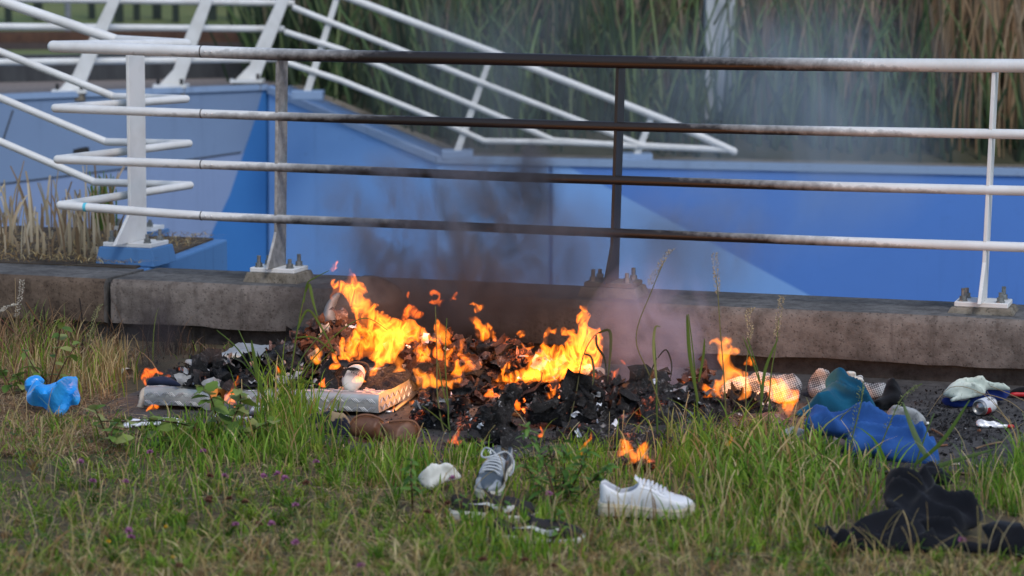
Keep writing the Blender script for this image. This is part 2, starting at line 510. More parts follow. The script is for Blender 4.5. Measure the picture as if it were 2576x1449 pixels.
def mat_flame(name, S=46., col=(1., .195, .011), scale=24., k=2.8, floor=.10):
    """burning gas: light given off through its depth, in curling sheets"""
    m, nt, out = _new(name)
    v = coords(nt, (1, .14, .6))
    wn = N_(nt, 'ShaderNodeTexNoise', Scale=scale * .45, Detail=2.0, Roughness=.5); nt.links.new(v, wn.inputs['Vector'])
    sub = nt.nodes.new('ShaderNodeVectorMath'); sub.operation = 'MULTIPLY_ADD'
    nt.links.new(wn.outputs['Color'], sub.inputs[0]); sub.inputs[1].default_value = (.2, .03, .2); nt.links.new(v, sub.inputs[2])
    n = N_(nt, 'ShaderNodeTexNoise', Scale=scale, Detail=2.5, Roughness=.55); nt.links.new(sub.outputs[0], n.inputs['Vector'])
    r = math_(nt, 'SUBTRACT', 1., math_(nt, 'MULTIPLY', math_(nt, 'ABSOLUTE', math_(nt, 'SUBTRACT', n.outputs['Fac'], .5)), 5.2), clamp=True)
    r = math_(nt, 'POWER', r, k)
    lowf = noise(nt, v, 7., 2)
    body = math_(nt, 'MULTIPLY', ramp(nt, lowf, [(.38, (.25, .25, .25)), (.62, (1, 1, 1))]), floor)
    s = math_(nt, 'MULTIPLY', math_(nt, 'ADD', r, body), S)
    em = nt.nodes.new('ShaderNodeEmission'); em.inputs['Color'].default_value = (*col, 1)
    nt.links.new(s, em.inputs['Strength']); nt.links.new(em.outputs[0], out.inputs['Volume'])
    m.cycles.volume_step_rate = .3
    return m

def mat_smoke(name, color, dens, nscale=3., lo=.42, hi=.7, absorb=(0, 0, 0), power=1.4, seed=0., aniso=.0, stretch=(1, 1, .6)):
    """smoke: fades towards the hull of its object, broken up by noise (generated box coordinates -1..1)"""
    m, nt, out = _new(name)
    tc = nt.nodes.new('ShaderNodeTexCoord')
    mp = nt.nodes.new('ShaderNodeMapping'); mp.inputs['Location'].default_value = (-1, -1, -1); mp.inputs['Scale'].default_value = (2, 2, 2)
    nt.links.new(tc.outputs['Generated'], mp.inputs['Vector'])
    ln = nt.nodes.new('ShaderNodeVectorMath'); ln.operation = 'LENGTH'; nt.links.new(mp.outputs[0], ln.inputs[0])
    fall = math_(nt, 'SUBTRACT', 1., ln.outputs['Value'], clamp=True)
    fall = math_(nt, 'POWER', fall, power)
    v = coords(nt, stretch, (seed, seed * 1.3, seed * .7))
    n = noise(nt, v, nscale, 6, .6, 1.1)
    d = math_(nt, 'MULTIPLY', math_(nt, 'MULTIPLY', ramp(nt, n, [(lo, (0, 0, 0)), (hi, (1, 1, 1))]), fall), dens)
    p = nt.nodes.new('ShaderNodeVolumePrincipled')
    p.inputs['Color'].default_value = (*color, 1); p.inputs['Absorption Color'].default_value = (*absorb, 1); p.inputs['Anisotropy'].default_value = aniso
    nt.links.new(d, p.inputs['Density']); nt.links.new(p.outputs[0], out.inputs['Volume'])
    return m

def mat_check(name):
    """black and white checked wool"""
    m, nt, out = _new(name); v = coords(nt, (1, .35, 1), rot=(.35, .3, .5))
    sx = nt.nodes.new('ShaderNodeSeparateXYZ'); nt.links.new(v, sx.inputs[0])
    def stripes(s, f): return math_(nt, 'GREATER_THAN', math_(nt, 'SINE', math_(nt, 'MULTIPLY', s, f)), 0.)
    a = stripes(sx.outputs[0], 820.); b = stripes(sx.outputs[2], 820.)
    fine = math_(nt, 'MULTIPLY', math_(nt, 'ADD', a, b), .5)
    A = stripes(sx.outputs[0], 92.); B = stripes(sx.outputs[2], 92.)
    big = math_(nt, 'MULTIPLY', math_(nt, 'ADD', A, B), .5)
    f = math_(nt, 'MULTIPLY_ADD', big, .45, math_(nt, 'MULTIPLY', fine, .55))
    col = ramp(nt, f, [(.15, (.035, .035, .04)), (.85, (.42, .41, .40))])
    principled(nt, out, col, .95, 0, .15, noise(nt, v, 200, 3), .2, .003)
    return m

M = {}
M['concrete'] = mat_concrete('cast concrete', (.172, .146, .128), (.098, .079, .067))
M['concrete_top'] = mat_concrete('weathered concrete top', (.135, .13, .125), (.065, .06, .058), soot=True, pits=.4)
M['concrete_old'] = mat_concrete('mossy concrete', (.20, .175, .14), (.08, .068, .05), soot=False)
M['concrete_left'] = mat_concrete('brown stained concrete', (.125, .09, .066), (.05, .034, .024), soot=False)
M['footing'] = mat_concrete('dark kerb footing', (.06, .052, .045), (.03, .025, .02), soot=False, pits=.2)  # one dark tone throughout, darker than the beam above
M['pad'] = mat_concrete('sooty ground slab', (.082, .077, .074), (.04, .037, .035), soot=False, pits=.3)
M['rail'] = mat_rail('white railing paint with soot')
M['rail_clean'] = mat_rail('white railing paint', False)
M['steel'] = PM('galvanised bolt', (.16, .17, .17), (.28, .29, .29), 60, .5, .8)
M['groove'] = PM('dark joint', (.02, .02, .02), (.03, .03, .03), 20, .9)
M['cyan_tape'] = PM('cyan tape', (.12, .55, .68), (.10, .48, .60), 20, .5)
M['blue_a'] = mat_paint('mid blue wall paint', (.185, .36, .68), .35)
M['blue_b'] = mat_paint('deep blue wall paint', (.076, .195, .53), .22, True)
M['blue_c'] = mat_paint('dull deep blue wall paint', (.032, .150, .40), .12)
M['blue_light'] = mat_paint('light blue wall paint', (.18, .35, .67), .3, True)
M['blue_grey'] = mat_paint('grey blue wall paint', (.155, .225, .355), .3)
M['blue_grey_low'] = mat_paint('pale grey blue wall foot', (.19, .26, .42), .3)
M['blue_coping'] = mat_paint('pale blue wall edge', (0.215, 0.304, 0.456), .5)
M['blue_near'] = mat_paint('near blue paint', (.075, .19, .40), .9)
M['soil'] = PM('bare soil', (.085, .062, .042), (.045, .033, .022), 14, .95, bump=.5, bscale=60)
M['lawn'] = PM('lawn soil', (.055, .048, .025), (.085, .06, .034), 9, .95, bump=.6, bscale=70)
M['bank'] = PM('bank soil', (.035, .035, .018), (.05, .045, .025), 3, .95)
M['meadow'] = PM('meadow grass', (.075, .11, .028), (.14, .15, .045), .35, .9, lo=.4, hi=.62, stretch=(1, .5, 1))
M['gravel'] = PM('gravel platform', (.23, .195, .17), (.16, .13, .115), 25, .95)
M['dark_wall'] = PM('dark concrete edge', (.055, .058, .062), (.035, .036, .04), 5, .9, stretch=(3, 3, .6))
M['ballast'] = PM('track ballast', (.06, .042, .032), (.035, .025, .02), 20, .95)
M['water'] = PM('dark water', (.02, .035, .05), (.03, .05, .07), 2, .15)
M['leaf'] = leafmat('blade and leaf')
M['dry'] = leafmat('dry stalk', .15, .8)
# ================================================================== the setting
def sheet(name, pts, mat, label, cat, kind='structure', thick=0):
    mb = MB()
    if thick: mb.prism(pts, (0, 0, -thick))
    else: mb.add(pts, [tuple(range(len(pts)))])
    o = mb.build(name, mat, smooth=False); return tag(o, label, cat, kind=kind)

U_R = ku(K(2576, 800, 0)) + 3.5         # the kerb runs on past the right edge of the picture
U_J1 = ku(K(279, 760, 0)); U_J0 = ku(K(262, 760, 0))
U_L = U_J0 - 4.0

# ground: one sheet of lawn soil on the near side, cut off by the kerb
g = [kp(U_L - 40, .3, -.012), kp(U_R + 40, .3, -.012), np.array([60, -60, -.012]), np.array([-60, -60, -.012])]
sheet('ground', g, M['lawn'], 'brown green lawn soil in front of the kerb', 'ground')
# the slab along the kerb, ragged towards the lawn
edge_px = [(190, 1040), (330, 1066), (420, 1075), (520, 1082), (640, 1078), (760, 1106), (860, 1130), (980, 1152), (1100, 1163), (1220, 1158), (1330, 1150), (1500, 1132), (1700, 1110), (1900, 1110),
           (2050, 1150), (2200, 1185), (2330, 1196), (2450, 1188), (2600, 1202), (2800, 1215), (3300, 1250)]
slab = [G(*p, -.002) for p in edge_px]
slab += [kp(ku(slab[-1]), .2, -.002), kp(ku(slab[0]), .2, -.002)]
sheet('slab', slab, M['pad'], 'sooty grey concrete slab strewn with ash along the kerb', 'slab')

# ---- near kerb: an overhanging cast beam on a recessed dark footing
DK = .50
def kerb(name, u0, u1, label, mface, mtop, depth=DK):
    t = thing(name, kp((u0 + u1) / 2, .2, 0), label, 'kerb wall')
    n = max(2, int((u1 - u0) / .06)); rng = np.random.default_rng(int(abs(u0) * 100))
    prof = [(.0, .078), (-.004, .10), (.0, .19), (.0, ZK - .035), (.012, ZK - .012), (.03, ZK), (.2, ZK), (depth, ZK), (depth, -.25), (.06, -.25), (.06, .06)]
    V = []; m = len(prof); us = np.linspace(u0, u1, n + 1)
    for u in us:
        for j, (a, b) in enumerate(prof):
            jit = 0 if j >= 7 else 1
            a2 = a + jit * .006 * float(fbm(np.array([[u * 4, j * 1.7, 0]]), 3, 4)[0]); b2 = b + (.010 * float(fbm(np.array([[u * 9, j * .3, 5]]), 3, 8)[0]) if j in (0, 1) else .004 * jit * float(fbm(np.array([[u * 7, j * .9, 2]]), 2, 6)[0]))
            V.append(kp(u, a2, b2))
    F = []
    for i in range(n):
        for j in range(m - 1):
            F.append((i * m + j, (i + 1) * m + j, (i + 1) * m + j + 1, i * m + j + 1))
    Ff = [f for f in F if (f[0] % m) < 5]; Ft = [f for f in F if (f[0] % m) >= 5]
    a = MB(); a.add(V, Ff); a.build('front_face', mface, t)
    a = MB(); a.add(V, Ft); a.add([kp(u0, q[0], q[1]) for q in prof], [tuple(range(m))]); a.add([kp(u1, q[0], q[1]) for q in prof], [tuple(range(m))]); a.build('top', mtop, t)
    a = MB(); a.hexa([kp(u0, .045, -.1), kp(u1, .045, -.1), kp(u1, .058, -.1), kp(u0, .058, -.1), kp(u0, .045, .085), kp(u1, .045, .085), kp(u1, .058, .085), kp(u0, .058, .085)])
    a.build('footing', M['footing'], t)
    return t
kerb('kerb_wall', U_J1, U_R, 'long grey brown concrete kerb behind the fire', M['concrete'], M['concrete_top'])
kl = kerb('kerb_wall', U_L, U_J0, 'brown stained concrete kerb left of the dark joint', M['concrete_left'], M['concrete_top'], .42)
# infill of the joint
a = MB(); a.hexa([kp(U_J0, .05, -.1), kp(U_J1, .05, -.1), kp(U_J1, .4, -.1), kp(U_J0, .4, -.1), kp(U_J0, .05, ZK - .02), kp(U_J1, .05, ZK - .02), kp(U_J1, .4, ZK - .02), kp(U_J0, .4, ZK - .02)])
tag(a.build('joint_filler', M['groove']), 'dark joint between the two kerb beams', 'joint')

# ---- block running back from the left kerb, its side painted blue
bk = G(572, 599, ZK); nb = float(np.dot(bk - KO, KN)); ub = ku(bk)
t = thing('basin_wall', kp(U_J0, 1., -.2), 'blue painted basin wall running back from the left kerb', 'wall')
ue = U_J0 + (ub - U_J0)
mb = MB(); mb.hexa([kp(U_L, .422, -2.4), kp(U_J0, .422, -2.4), kp(ue, nb, -2.4), kp(U_L, nb, -2.4), kp(U_L, .422, ZK - .006), kp(U_J0, .422, ZK - .006), kp(ue, nb, ZK - .006), kp(U_L, nb, ZK - .006)])
mb.build('wall_body', M['blue_near'], t, smooth=False, bevel=.012)
mb = MB(); mb.hexa([kp(U_L, .43, ZK - .01), kp(U_J0 - .06, .43, ZK - .01), kp(ue - .06, nb - .05, ZK - .01), kp(U_L, nb - .05, ZK - .01), kp(U_L, .43, ZK + .004), kp(U_J0 - .06, .43, ZK + .004), kp(ue - .06, nb - .05, ZK + .004), kp(U_L, nb - .05, ZK + .004)])
mb.build('top_soil', M['soil'], t, smooth=False)
# soil bed with litter behind the left kerb
mb = MB(); us = np.linspace(U_L, U_J0 - .28, 40); ns = np.linspace(.34, nb - .04, 20)
V = [kp(u - max(0, n_ - .4) * .0, n_, ZK - .02 + .04 * min(1, (U_J0 - .28 - u) * 1.6 + .02) * min(1, (n_ - .34) * 3) * (1 + .6 * float(fbm(np.array([[u * 4, n_ * 4, 0]]), 3, 2)[0]))) for n_ in ns for u in us]
F = [(j * 40 + i, j * 40 + i + 1, (j + 1) * 40 + i + 1, (j + 1) * 40 + i) for j in range(19) for i in range(39)]
mb.add(V, F); tag(mb.build('soil_bed', M['soil']), 'raised bed of brown soil and litter behind the left kerb', 'soil', kind='structure')
def bed_z(p): return ZK + .03

# ---- basin floor and far ground
sheet('basin_water', [np.array([-25, 9, -2.3]), np.array([25, 6, -2.3]), np.array([25, 22, -2.3]), np.array([-25, 22, -2.3])], M['water'], 'dark water at the bottom of the blue basin', 'water')
YC = 19.9; YS = 19.0; YR = 18.4
CORN = P(670, 215, YC); LEFT = P(-420, 256, 17.6)
SLOPE = P(1100, 394, YS); RIGHT = P(2576, 426, YR); RIGHT2 = SLOPE + (RIGHT - SLOPE) * 1.9
# far wall, left part
def wallpanel(name, quad_px, o, n, mat, thick, parent):
    q = [onplane(px, py, o, n) for px, py in quad_px]
    mb = MB(); mb.prism(q, np.asarray(n) * thick); return mb.build(name, mat, parent, smooth=False)
dl = CORN - LEFT; nl_ = np.array([-dl[1], dl[0], 0.]); nl_ /= np.linalg.norm(nl_)
t = thing('basin_wall', (CORN + LEFT) / 2 * np.array([1, 1, 0]) + np.array([0, 0, -2.3]), 'grey blue basin wall under the far left railing', 'wall')
def LP(px, py): return onplane(px, py, CORN, nl_)
Ltop = lambda x: 215 + (670 - x) * (256 - 215) / (670 + 420)
wallpanel('panel', [(-420, Ltop(-420)), (664, Ltop(664)), (640, 305), (613, 383), (323, 423), (0, 463), (-420, 522)], CORN, nl_, M['blue_grey'], .25, t)
wallpanel('panel', [(-420, 522), (0, 463), (323, 423), (613, 383), (608, 400), (578, 490), (530, 590), (440, 800), (-420, 800)], CORN, nl_, M['blue_grey_low'], .25, t)
wallpanel('panel', [(664, Ltop(664)), (670, 215), (670, 800), (440, 800), (530, 590), (578, 490), (608, 400), (640, 305)], CORN, nl_, M['blue_c'], .25, t)
mb = MB(); q0, q1 = LP(-420, Ltop(-420)), LP(670, 215)
mb.hexa([q0 - nl_ * .02 - [0, 0, .035], q1 - nl_ * .02 - [0, 0, .035], q1 + nl_ * .07 - [0, 0, .035], q0 + nl_ * .07 - [0, 0, .035], q0 - nl_ * .02 + [0, 0, .012], q1 - nl_ * .02 + [0, 0, .012], q1 + nl_ * .07 + [0, 0, .006], q0 + nl_ * .07 + [0, 0, .006]])
mb.build('coping', M['blue_coping'], t, smooth=False)
mb = MB(); mb.tube([LP(0, 463) - nl_ * .004, LP(323, 423) - nl_ * .004, LP(606, 383) - nl_ * .004], .006, 6); mb.build('seam', M['dark_wall'], t)
mb = MB(); mb.tube([LP(8, 350) - nl_ * .004, LP(32, 277) - nl_ * .004], .006, 6); mb.build('seam', M['dark_wall'], t)
mb = MB(); mb.box(LP(198, 379) - nl_ * .02, np.array([.06, 0, .01]), nl_ * .03, np.array([0, 0, .02])); mb.build('drain_outlet', M['groove'], t, smooth=False)
# far wall, right part: slopes down from the corner, then level
dr = SLOPE - CORN; nr1 = np.array([-dr[1], dr[0], 0.]); nr1 /= np.linalg.norm(nr1)
ds = RIGHT - SLOPE; nr2 = np.array([-ds[1], ds[0], 0.]); nr2 /= np.linalg.norm(nr2)
t = thing('basin_wall', (SLOPE + RIGHT) / 2 * np.array([1, 1, 0]) + np.array([0, 0, -2.3]), 'bright blue basin wall behind the railing below the reeds', 'wall')
wallpanel('panel', [(676, 219), (1100, 394), (1100, 900), (676, 900)], CORN, nr1, M['blue_a'], .3, t)
wallpanel('panel', [(1100, 394), (1380, 400.5), (1380, 900), (1100, 900)], SLOPE, nr2, M['blue_a'], .3, t)
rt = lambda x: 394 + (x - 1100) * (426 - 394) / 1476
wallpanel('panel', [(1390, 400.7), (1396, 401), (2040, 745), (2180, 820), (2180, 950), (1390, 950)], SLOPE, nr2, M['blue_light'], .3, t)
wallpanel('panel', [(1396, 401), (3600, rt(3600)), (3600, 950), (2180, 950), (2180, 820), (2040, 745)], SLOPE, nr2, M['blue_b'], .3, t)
wallpanel('joint', [(669, 216), (677, 220), (677, 900), (669, 900)], CORN + nr1 * .012, nr1, M['blue_c'], .1, t)
wallpanel('joint', [(1380, 401), (1390, 401), (1390, 900), (1380, 900)], SLOPE + nr2 * .012, nr2, M['blue_c'], .1, t)
mb = MB()
for a_, b_, nn in ((onplane(676, 219, CORN, nr1), SLOPE, nr1), (SLOPE, onplane(3600, rt(3600), SLOPE, nr2), nr2)):
    mb.hexa([a_ - nn * .02 - [0, 0, .05], b_ - nn * .02 - [0, 0, .05], b_ + nn * .04 - [0, 0, .05], a_ + nn * .04 - [0, 0, .05], a_ - nn * .02 + [0, 0, .008], b_ - nn * .02 + [0, 0, .008], b_ + nn * .04 + [0, 0, .008], a_ + nn * .04 + [0, 0, .008]])
mb.build('edge_strip', M['blue_coping'], t, smooth=False)
mb = MB()
for a_, b_, nn in ((onplane(676, 219, CORN, nr1), SLOPE, nr1), (SLOPE, onplane(3600, rt(3600), SLOPE, nr2), nr2)):
    mb.hexa([a_ + nn * .042 - [0, 0, .3], b_ + nn * .042 - [0, 0, .3], b_ + nn * .45 - [0, 0, .3], a_ + nn * .45 - [0, 0, .3], a_ + nn * .042, b_ + nn * .042, b_ + nn * .45, a_ + nn * .45])
mb.build('coping', M['concrete_old'], t, smooth=False)

# far ground: bank with reeds on the right, platform, edge wall, track and rising meadow on the left
far_r = [SLOPE + nr2 * .44 + [-.2, 0, -.03], RIGHT2 + nr2 * .44 + [0, 0, -.03], np.array([120, 20, .2]), np.array([120, 200, .2]), np.array([-2.2, 200, .9]), np.array([-2.2, 20.6, .75])]
sheet('bank', far_r, M['bank'], 'dark bank under the reeds', 'bank')
zp = .80
c0 = CORN * np.array([1, 1, 0]); l0 = LEFT * np.array([1, 1, 0])
pw0, pw1 = P(-500, 212, 20.0), P(705, 196, 21.8)
sheet('platform', [l0 + nl_ * .071 + [-.0, 0, LEFT[2]], c0 + nl_ * .071 + [.1, 0, zp], np.array([-2.0, 22.2, zp]), np.array([pw0[0], pw0[1] + .3, zp])], M['gravel'], 'pinkish gravel platform behind the far railing', 'platform')
mb = MB(); d_ = pw1 - pw0; nn = np.array([-d_[1], d_[0], 0.]); nn /= np.linalg.norm(nn)
b0 = pw0 * np.array([1, 1, 0]) + [0, 0, zp - .1]; b1 = pw1 * np.array([1, 1, 0]) + [0, 0, zp - .1]
mb.hexa([b0, b1, b1 + nn * .3, b0 + nn * .3, b0 + [0, 0, .34], b1 + [0, 0, .31], b1 + nn * .3 + [0, 0, .31], b0 + nn * .3 + [0, 0, .34]])
tag(mb.build('edge_wall', M['dark_wall'], smooth=False), 'low dark grey concrete edge wall behind the platform', 'wall')
zt = 1.0
mb = MB(); xs = np.linspace(-45, -1.95, 26); ys = [.14, 1.2, 26, 30, 36, 44, 55, 70, 95]; zs = [zt, zt, zt, 1.05, 1.35, 2.0, 2.9, 4.0, 5.5]
wl = lambda x: pw0[1] + (pw1[1] - pw0[1]) * (x - pw0[0]) / (pw1[0] - pw0[0])
mb.add([np.array([x, (y if y > 5 else max(8., wl(x)) + y), z_]) for y, z_ in zip(ys, zs) for x in xs], [(j * 26 + i, j * 26 + i + 1, (j + 1) * 26 + i + 1, (j + 1) * 26 + i) for j in range(len(ys) - 1) for i in range(25)])
tag(mb.build('meadow', M['meadow']), 'green meadow rising behind the railway track', 'meadow', kind='structure')
mb = MB(); mb.hexa([np.array(p) for p in [(-30, 21.6, zt), (-2.3, 23.4, zt), (-2.3, 25.4, zt), (-30, 23.6, zt), (-30, 21.9, zt + .06), (-2.4, 23.7, zt + .06), (-2.4, 25.1, zt + .06), (-30, 23.3, zt + .06)]])
tag(mb.build('track_bed', M['ballast'], smooth=False), 'dark brown ballast of a railway track', 'track', kind='structure')
for k, off in enumerate((.35, 1.15)):
    mb = MB(); mb.box(np.array([-16, 22.55 + off, zt + .10]), np.array([14, 14 * .065, 0]), np.array([0, .035, 0]), np.array([0, 0, .05]))
    tag(mb.build('steel_rail', PM('rusty rail', (.10, .05, .03), (.06, .03, .02), 10, .7), smooth=False), ('nearer' if k == 0 else 'farther') + ' rusty steel rail on the track bed', 'rail')

# ---- near railing
NR = .20                                              # rails stand this far behind the kerb face
t = thing('railing', kp(2.2, NR, ZK), 'white four rail steel railing blackened by soot above the fire', 'railing')
RAILS = [[(134, 117), (506, 130), (700, 137), (859, 141), (1292, 149.5), (1560, 156), (2012, 162), (2576, 165.5), (3300, 170)],
         [(139, 272), (507, 286), (859, 298), (1260, 310), (1551, 318), (2012, 328.5), (2576, 338), (3300, 349)],
         [(145, 401), (510, 414), (859, 427), (1260, 444), (1545, 453), (2012, 467), (2576, 480), (3300, 497)],
         [(152, 516), (513, 543), (859, 557), (1260, 574), (1551, 586), (2070, 606), (2576, 622), (3300, 646)]]
RAD = [.029, .0215, .0215, .0215]
RET = [(468, 111), (468, 249), (475, 361), (478, 466)]      # where the returns turn again
BND = [(294, 101), (287, 243), (267, 357), (238, 458)]      # where they start to climb to the left
OUT = [(0, 2), (0, 130), (0, 246), (0, 356)]
YRET, YBND = 12.62, 12.95
for i in range(4):
    mb = MB(); pts = [K(x, y, NR) for x, y in RAILS[i]]
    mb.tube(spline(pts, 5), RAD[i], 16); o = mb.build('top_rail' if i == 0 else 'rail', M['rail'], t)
    r2 = RAD[i] * .97
    e0 = pts[0]; e1 = P(*RET[i], YRET); e2 = P(*BND[i], YBND); e3 = P(*OUT[i], YBND + .05); e4 = e3 + (e3 - e2) * .9
    b = MB(); b.tube([e0, e1], r2, 16); b.ball(e0, RAD[i] * 1.0, 16, 10); b.ball(e1, r2, 16, 10); b.build('return_rail', M['rail_clean'], t)
    b = MB(); b.tube([e1, e2], r2, 16); b.ball(e2, r2, 16, 10); b.tube([e2, e3, e4], r2, 16); b.build('climbing_rail', M['rail_clean'], t)
    # sleeve joint and two rivets
    j = K(508, [130, 286, 414, 543][i], NR)
    b = MB(); b.tube([j - KU * .0025, j + KU * .0025], RAD[i] + .0012, 16); b.build('sleeve_joint', M['groove'], t)
    for q in (.028, .060):
        b = MB(); b.ball(j + KU * q - KN * (RAD[i] + .0005) + np.array([0, 0, .002]) - KU * 0, .0045, 8, 6); b.build('rivet', M['rail_clean'], t)
b = MB(); c = K(216, 521, NR); b.tube([c - KU * .008, c + KU * .008], RAD[3] + .0008, 16); b.build('tape_ring', M['cyan_tape'], t)

def post(base_px, top_px, width, thick, parent, ped_h, ped_w, mped, mpost, plate_mat, flare=.10, nc=None, plate=(.115, .085), top_ext=0.):
    """plate post with a flared foot on a bolted base plate over a cast pedestal"""
    nc = NR if nc is None else nc
    b0 = K(*base_px, nc + width * .35); tp = K(*top_px, nc + width * .35)
    zb = b0[2]; H = tp[2] - zb + top_ext
    lean = (tp - b0) / (tp[2] - zb)
    def Q(n_, z_): return b0 + lean * z_ + KN * (n_ - width * .35)
    prof = [(-.012 - flare, 0), (width + .0, 0), (width, H), (-.012, H), (-.012, .17), (-.03, .135)]
    mb = MB(); mb.prism([Q(a_, z_) - KU * thick / 2 for a_, z_ in prof], KU * thick)
    mb.build('post', mpost, parent, smooth=False, bevel=.002, seg=1)
    ctr = b0 + KN * (.0)
    pl = MB(); pl.box(ctr - [0, 0, .011], KU * plate[0], KN * plate[1], np.array([0, 0, .011])); pobj = pl.build('base_plate', plate_mat, parent, smooth=False, bevel=.003, seg=1)
    zt_ = ctr[2] - .022; zb_ = ZK - .004
    w0, w1 = ped_w
    pd = MB(); pd.hexa([np.array([0, 0, zb_ - zt_]) + ctr - [0, 0, .022] + KU * a_ * (plate[0] + w1) + KN * c_ * (plate[1] + w1) for a_, c_ in ((-1, -1), (1, -1), (1, 1), (-1, 1))] +
                       [ctr - [0, 0, .022] + KU * a_ * (plate[0] + w0) + KN * c_ * (plate[1] + w0) for a_, c_ in ((-1, -1), (1, -1), (1, 1), (-1, 1))])
    pd.build('pedestal', mped, parent, smooth=False, bevel=.006, seg=2)
    for sx in (-1, 1):
        for sn in (-1, 1):
            c = ctr + KU * sx * (plate[0] - .035) + KN * sn * (plate[1] - .03)
            h = .034 + .012 * ((sx + 2 * sn) % 3 == 0)
            bb = MB(); bb.tube([c, c + [0, 0, .005]], .020, 10); bb.tube([c + [0, 0, .005], c + [0, 0, .022]], .0165, 6); bb.tube([c + [0, 0, .022], c + [0, 0, h + .01]], .0095, 8)
            bb.build('bolt', M['steel'], parent, smooth=False)
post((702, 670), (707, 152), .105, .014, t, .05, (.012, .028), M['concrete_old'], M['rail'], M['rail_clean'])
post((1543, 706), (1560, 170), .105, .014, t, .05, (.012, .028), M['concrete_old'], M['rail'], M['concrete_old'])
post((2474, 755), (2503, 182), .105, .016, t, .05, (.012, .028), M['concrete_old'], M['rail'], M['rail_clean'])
post((342, 606), (336, 138), .165, .016, t, .04, (.015, .03), M['blue_near'], M['rail_clean'], M['rail_clean'], flare=.17, nc=.60, plate=(.135, .10))
# foot of the post that carries the climbing rails
b0 = G(349, 567, ZK + .05)
mb = MB(); mb.prism([b0 + np.array([x, 0, z_]) for x, z_ in ((-.07, 0), (.03, 0), (.03, .95), (-.02, .95), (-.02, .16))], (0, .016, 0)); mb.build('post', M['rail_clean'], t, smooth=False)
mb = MB(); mb.box(b0 - [0.01, 0, .011], KU * .13, KN * .08, np.array([0, 0, .011])); mb.build('base_plate', M['rail_clean'], t, smooth=False)
mb = MB(); mb.box(b0 - [0.01, 0, .045], KU * .15, KN * .1, np.array([0, 0, .023])); mb.build('pedestal', M['blue_near'], t, smooth=False)
for sx in (-1, 1):
    c = b0 + KU * sx * .095 - KN * .05; bb = MB(); bb.tube([c, c + [0, 0, .025]], .018, 6); bb.tube([c + [0, 0, .025], c + [0, 0, .04]], .01, 6); bb.build('bolt', M['steel'], t, smooth=False)

# ---- far left railing: leaning plate posts, level rails
t = thing('railing', P(430, 216, 19.6), 'far white railing with leaning posts on the platform', 'railing')
def yl(px): return 18.4 + (px / 670.0) * 1.55 + .1
for (y0, y1, x1) in ((-62, -58, 760), (-4, 8, 737), (66, 73, 712), (157, 148, 720)):
    mb = MB(); mb.tube([P(-400, y0 - (y1 - y0) * .4, yl(-400)), P(300, y0 + (y1 - y0) * .43, yl(300)), P(x1, y1, yl(x1))], .027 if y1 > -50 else .032, 12); mb.build('rail', M['rail_clean'], t)
for bx, by, tx in ((178, 226, 287), (430, 213, 520), (622, 200, 712)):
    Yp = yl(bx) - .02
    def q(px, py): return P(px, py, Yp)
    sc_ = 1.0
    w = 16
    tx2 = tx + (tx - bx) * .28
    poly = [q(bx - 30, by), q(bx + 30, by), q(tx + 15, 0), q(tx2 + 15, -62), q(tx2 - 15, -62), q(tx - 15, 0), q(bx + (tx - bx) * .42 - 16, by * .58), q(bx + 6, by * .82)]
    mb = MB(); mb.prism(poly, (0, .03, 0)); mb.build('post', M['rail_clean'], t, smooth=False, bevel=.004, seg=1)
    mb = MB(); c = q(bx, by + 3); mb.box(c + [0, .02, 0], np.array([.135, 0, 0]), np.array([0, .11, 0]), np.array([0, 0, .014])); mb.build('base_plate', M['rail_clean'], t, smooth=False)
    mb = MB(); mb.box(c + [0, .02, -.045], np.array([.12, 0, 0]), np.array([0, .1, 0]), np.array([0, 0, .031])); mb.build('pedestal', M['concrete_old'], t, smooth=False)
    for sx in (-1, 1):
        mb = MB(); mb.tube([c + [sx * .095, -.06, .014], c + [sx * .095, -.06, .06]], .014, 6); mb.build('bolt', M['groove'], t)
# ---- far sloping railing beside the reeds
t = thing('railing', P(1150, 388, 19.0), 'far white railing sloping down to the right in front of the reeds', 'railing')
YF = 19.0
def q(px, py): return P(px, py, YF - (px - 1100) * .0003)
END = (1846, 381)
paths = [([(760, -52), (892, 0), (1245, 134), (1685, 307), END], .030), ([(737, 18), (859, 67), (1209, 207), (1455, 303), (1619, 368), (1840, 378)], .024),
         ([(717, 80), (859, 125), (1269, 299), (1392, 353), (1600, 368)], .024), ([(720, 157), (859, 203), (1082, 293), (1219, 355), (1420, 358), (1640, 367), (1830, 377)], .024)]
for pp, r in paths:
    mb = MB(); mb.tube([q(*p) for p in pp], r, 12); mb.ball(q(*pp[-1]), r, 10, 7); mb.build('rail', M['rail_clean'], t)
for (bx, by, tx, ty) in ((772, 232, 850, -18), (1150, 382, 1237, 132), (1602, 390, 1640, 292)):
    mb = MB(); mb.prism([q(bx - 9, by), q(bx + 9, by), q(tx + 8, ty), q(tx - 6, ty)], (0, .1, 0)); mb.build('post', M['rail_clean'], t, smooth=False)
    c = q(bx, by + 8); mb = MB(); mb.box(c + [0, .1, 0], np.array([.125, 0, 0]), np.array([0, .12, 0]), np.array([0, 0, .036])); mb.build('pedestal', M['blue_coping'], t, smooth=False, bevel=.01)
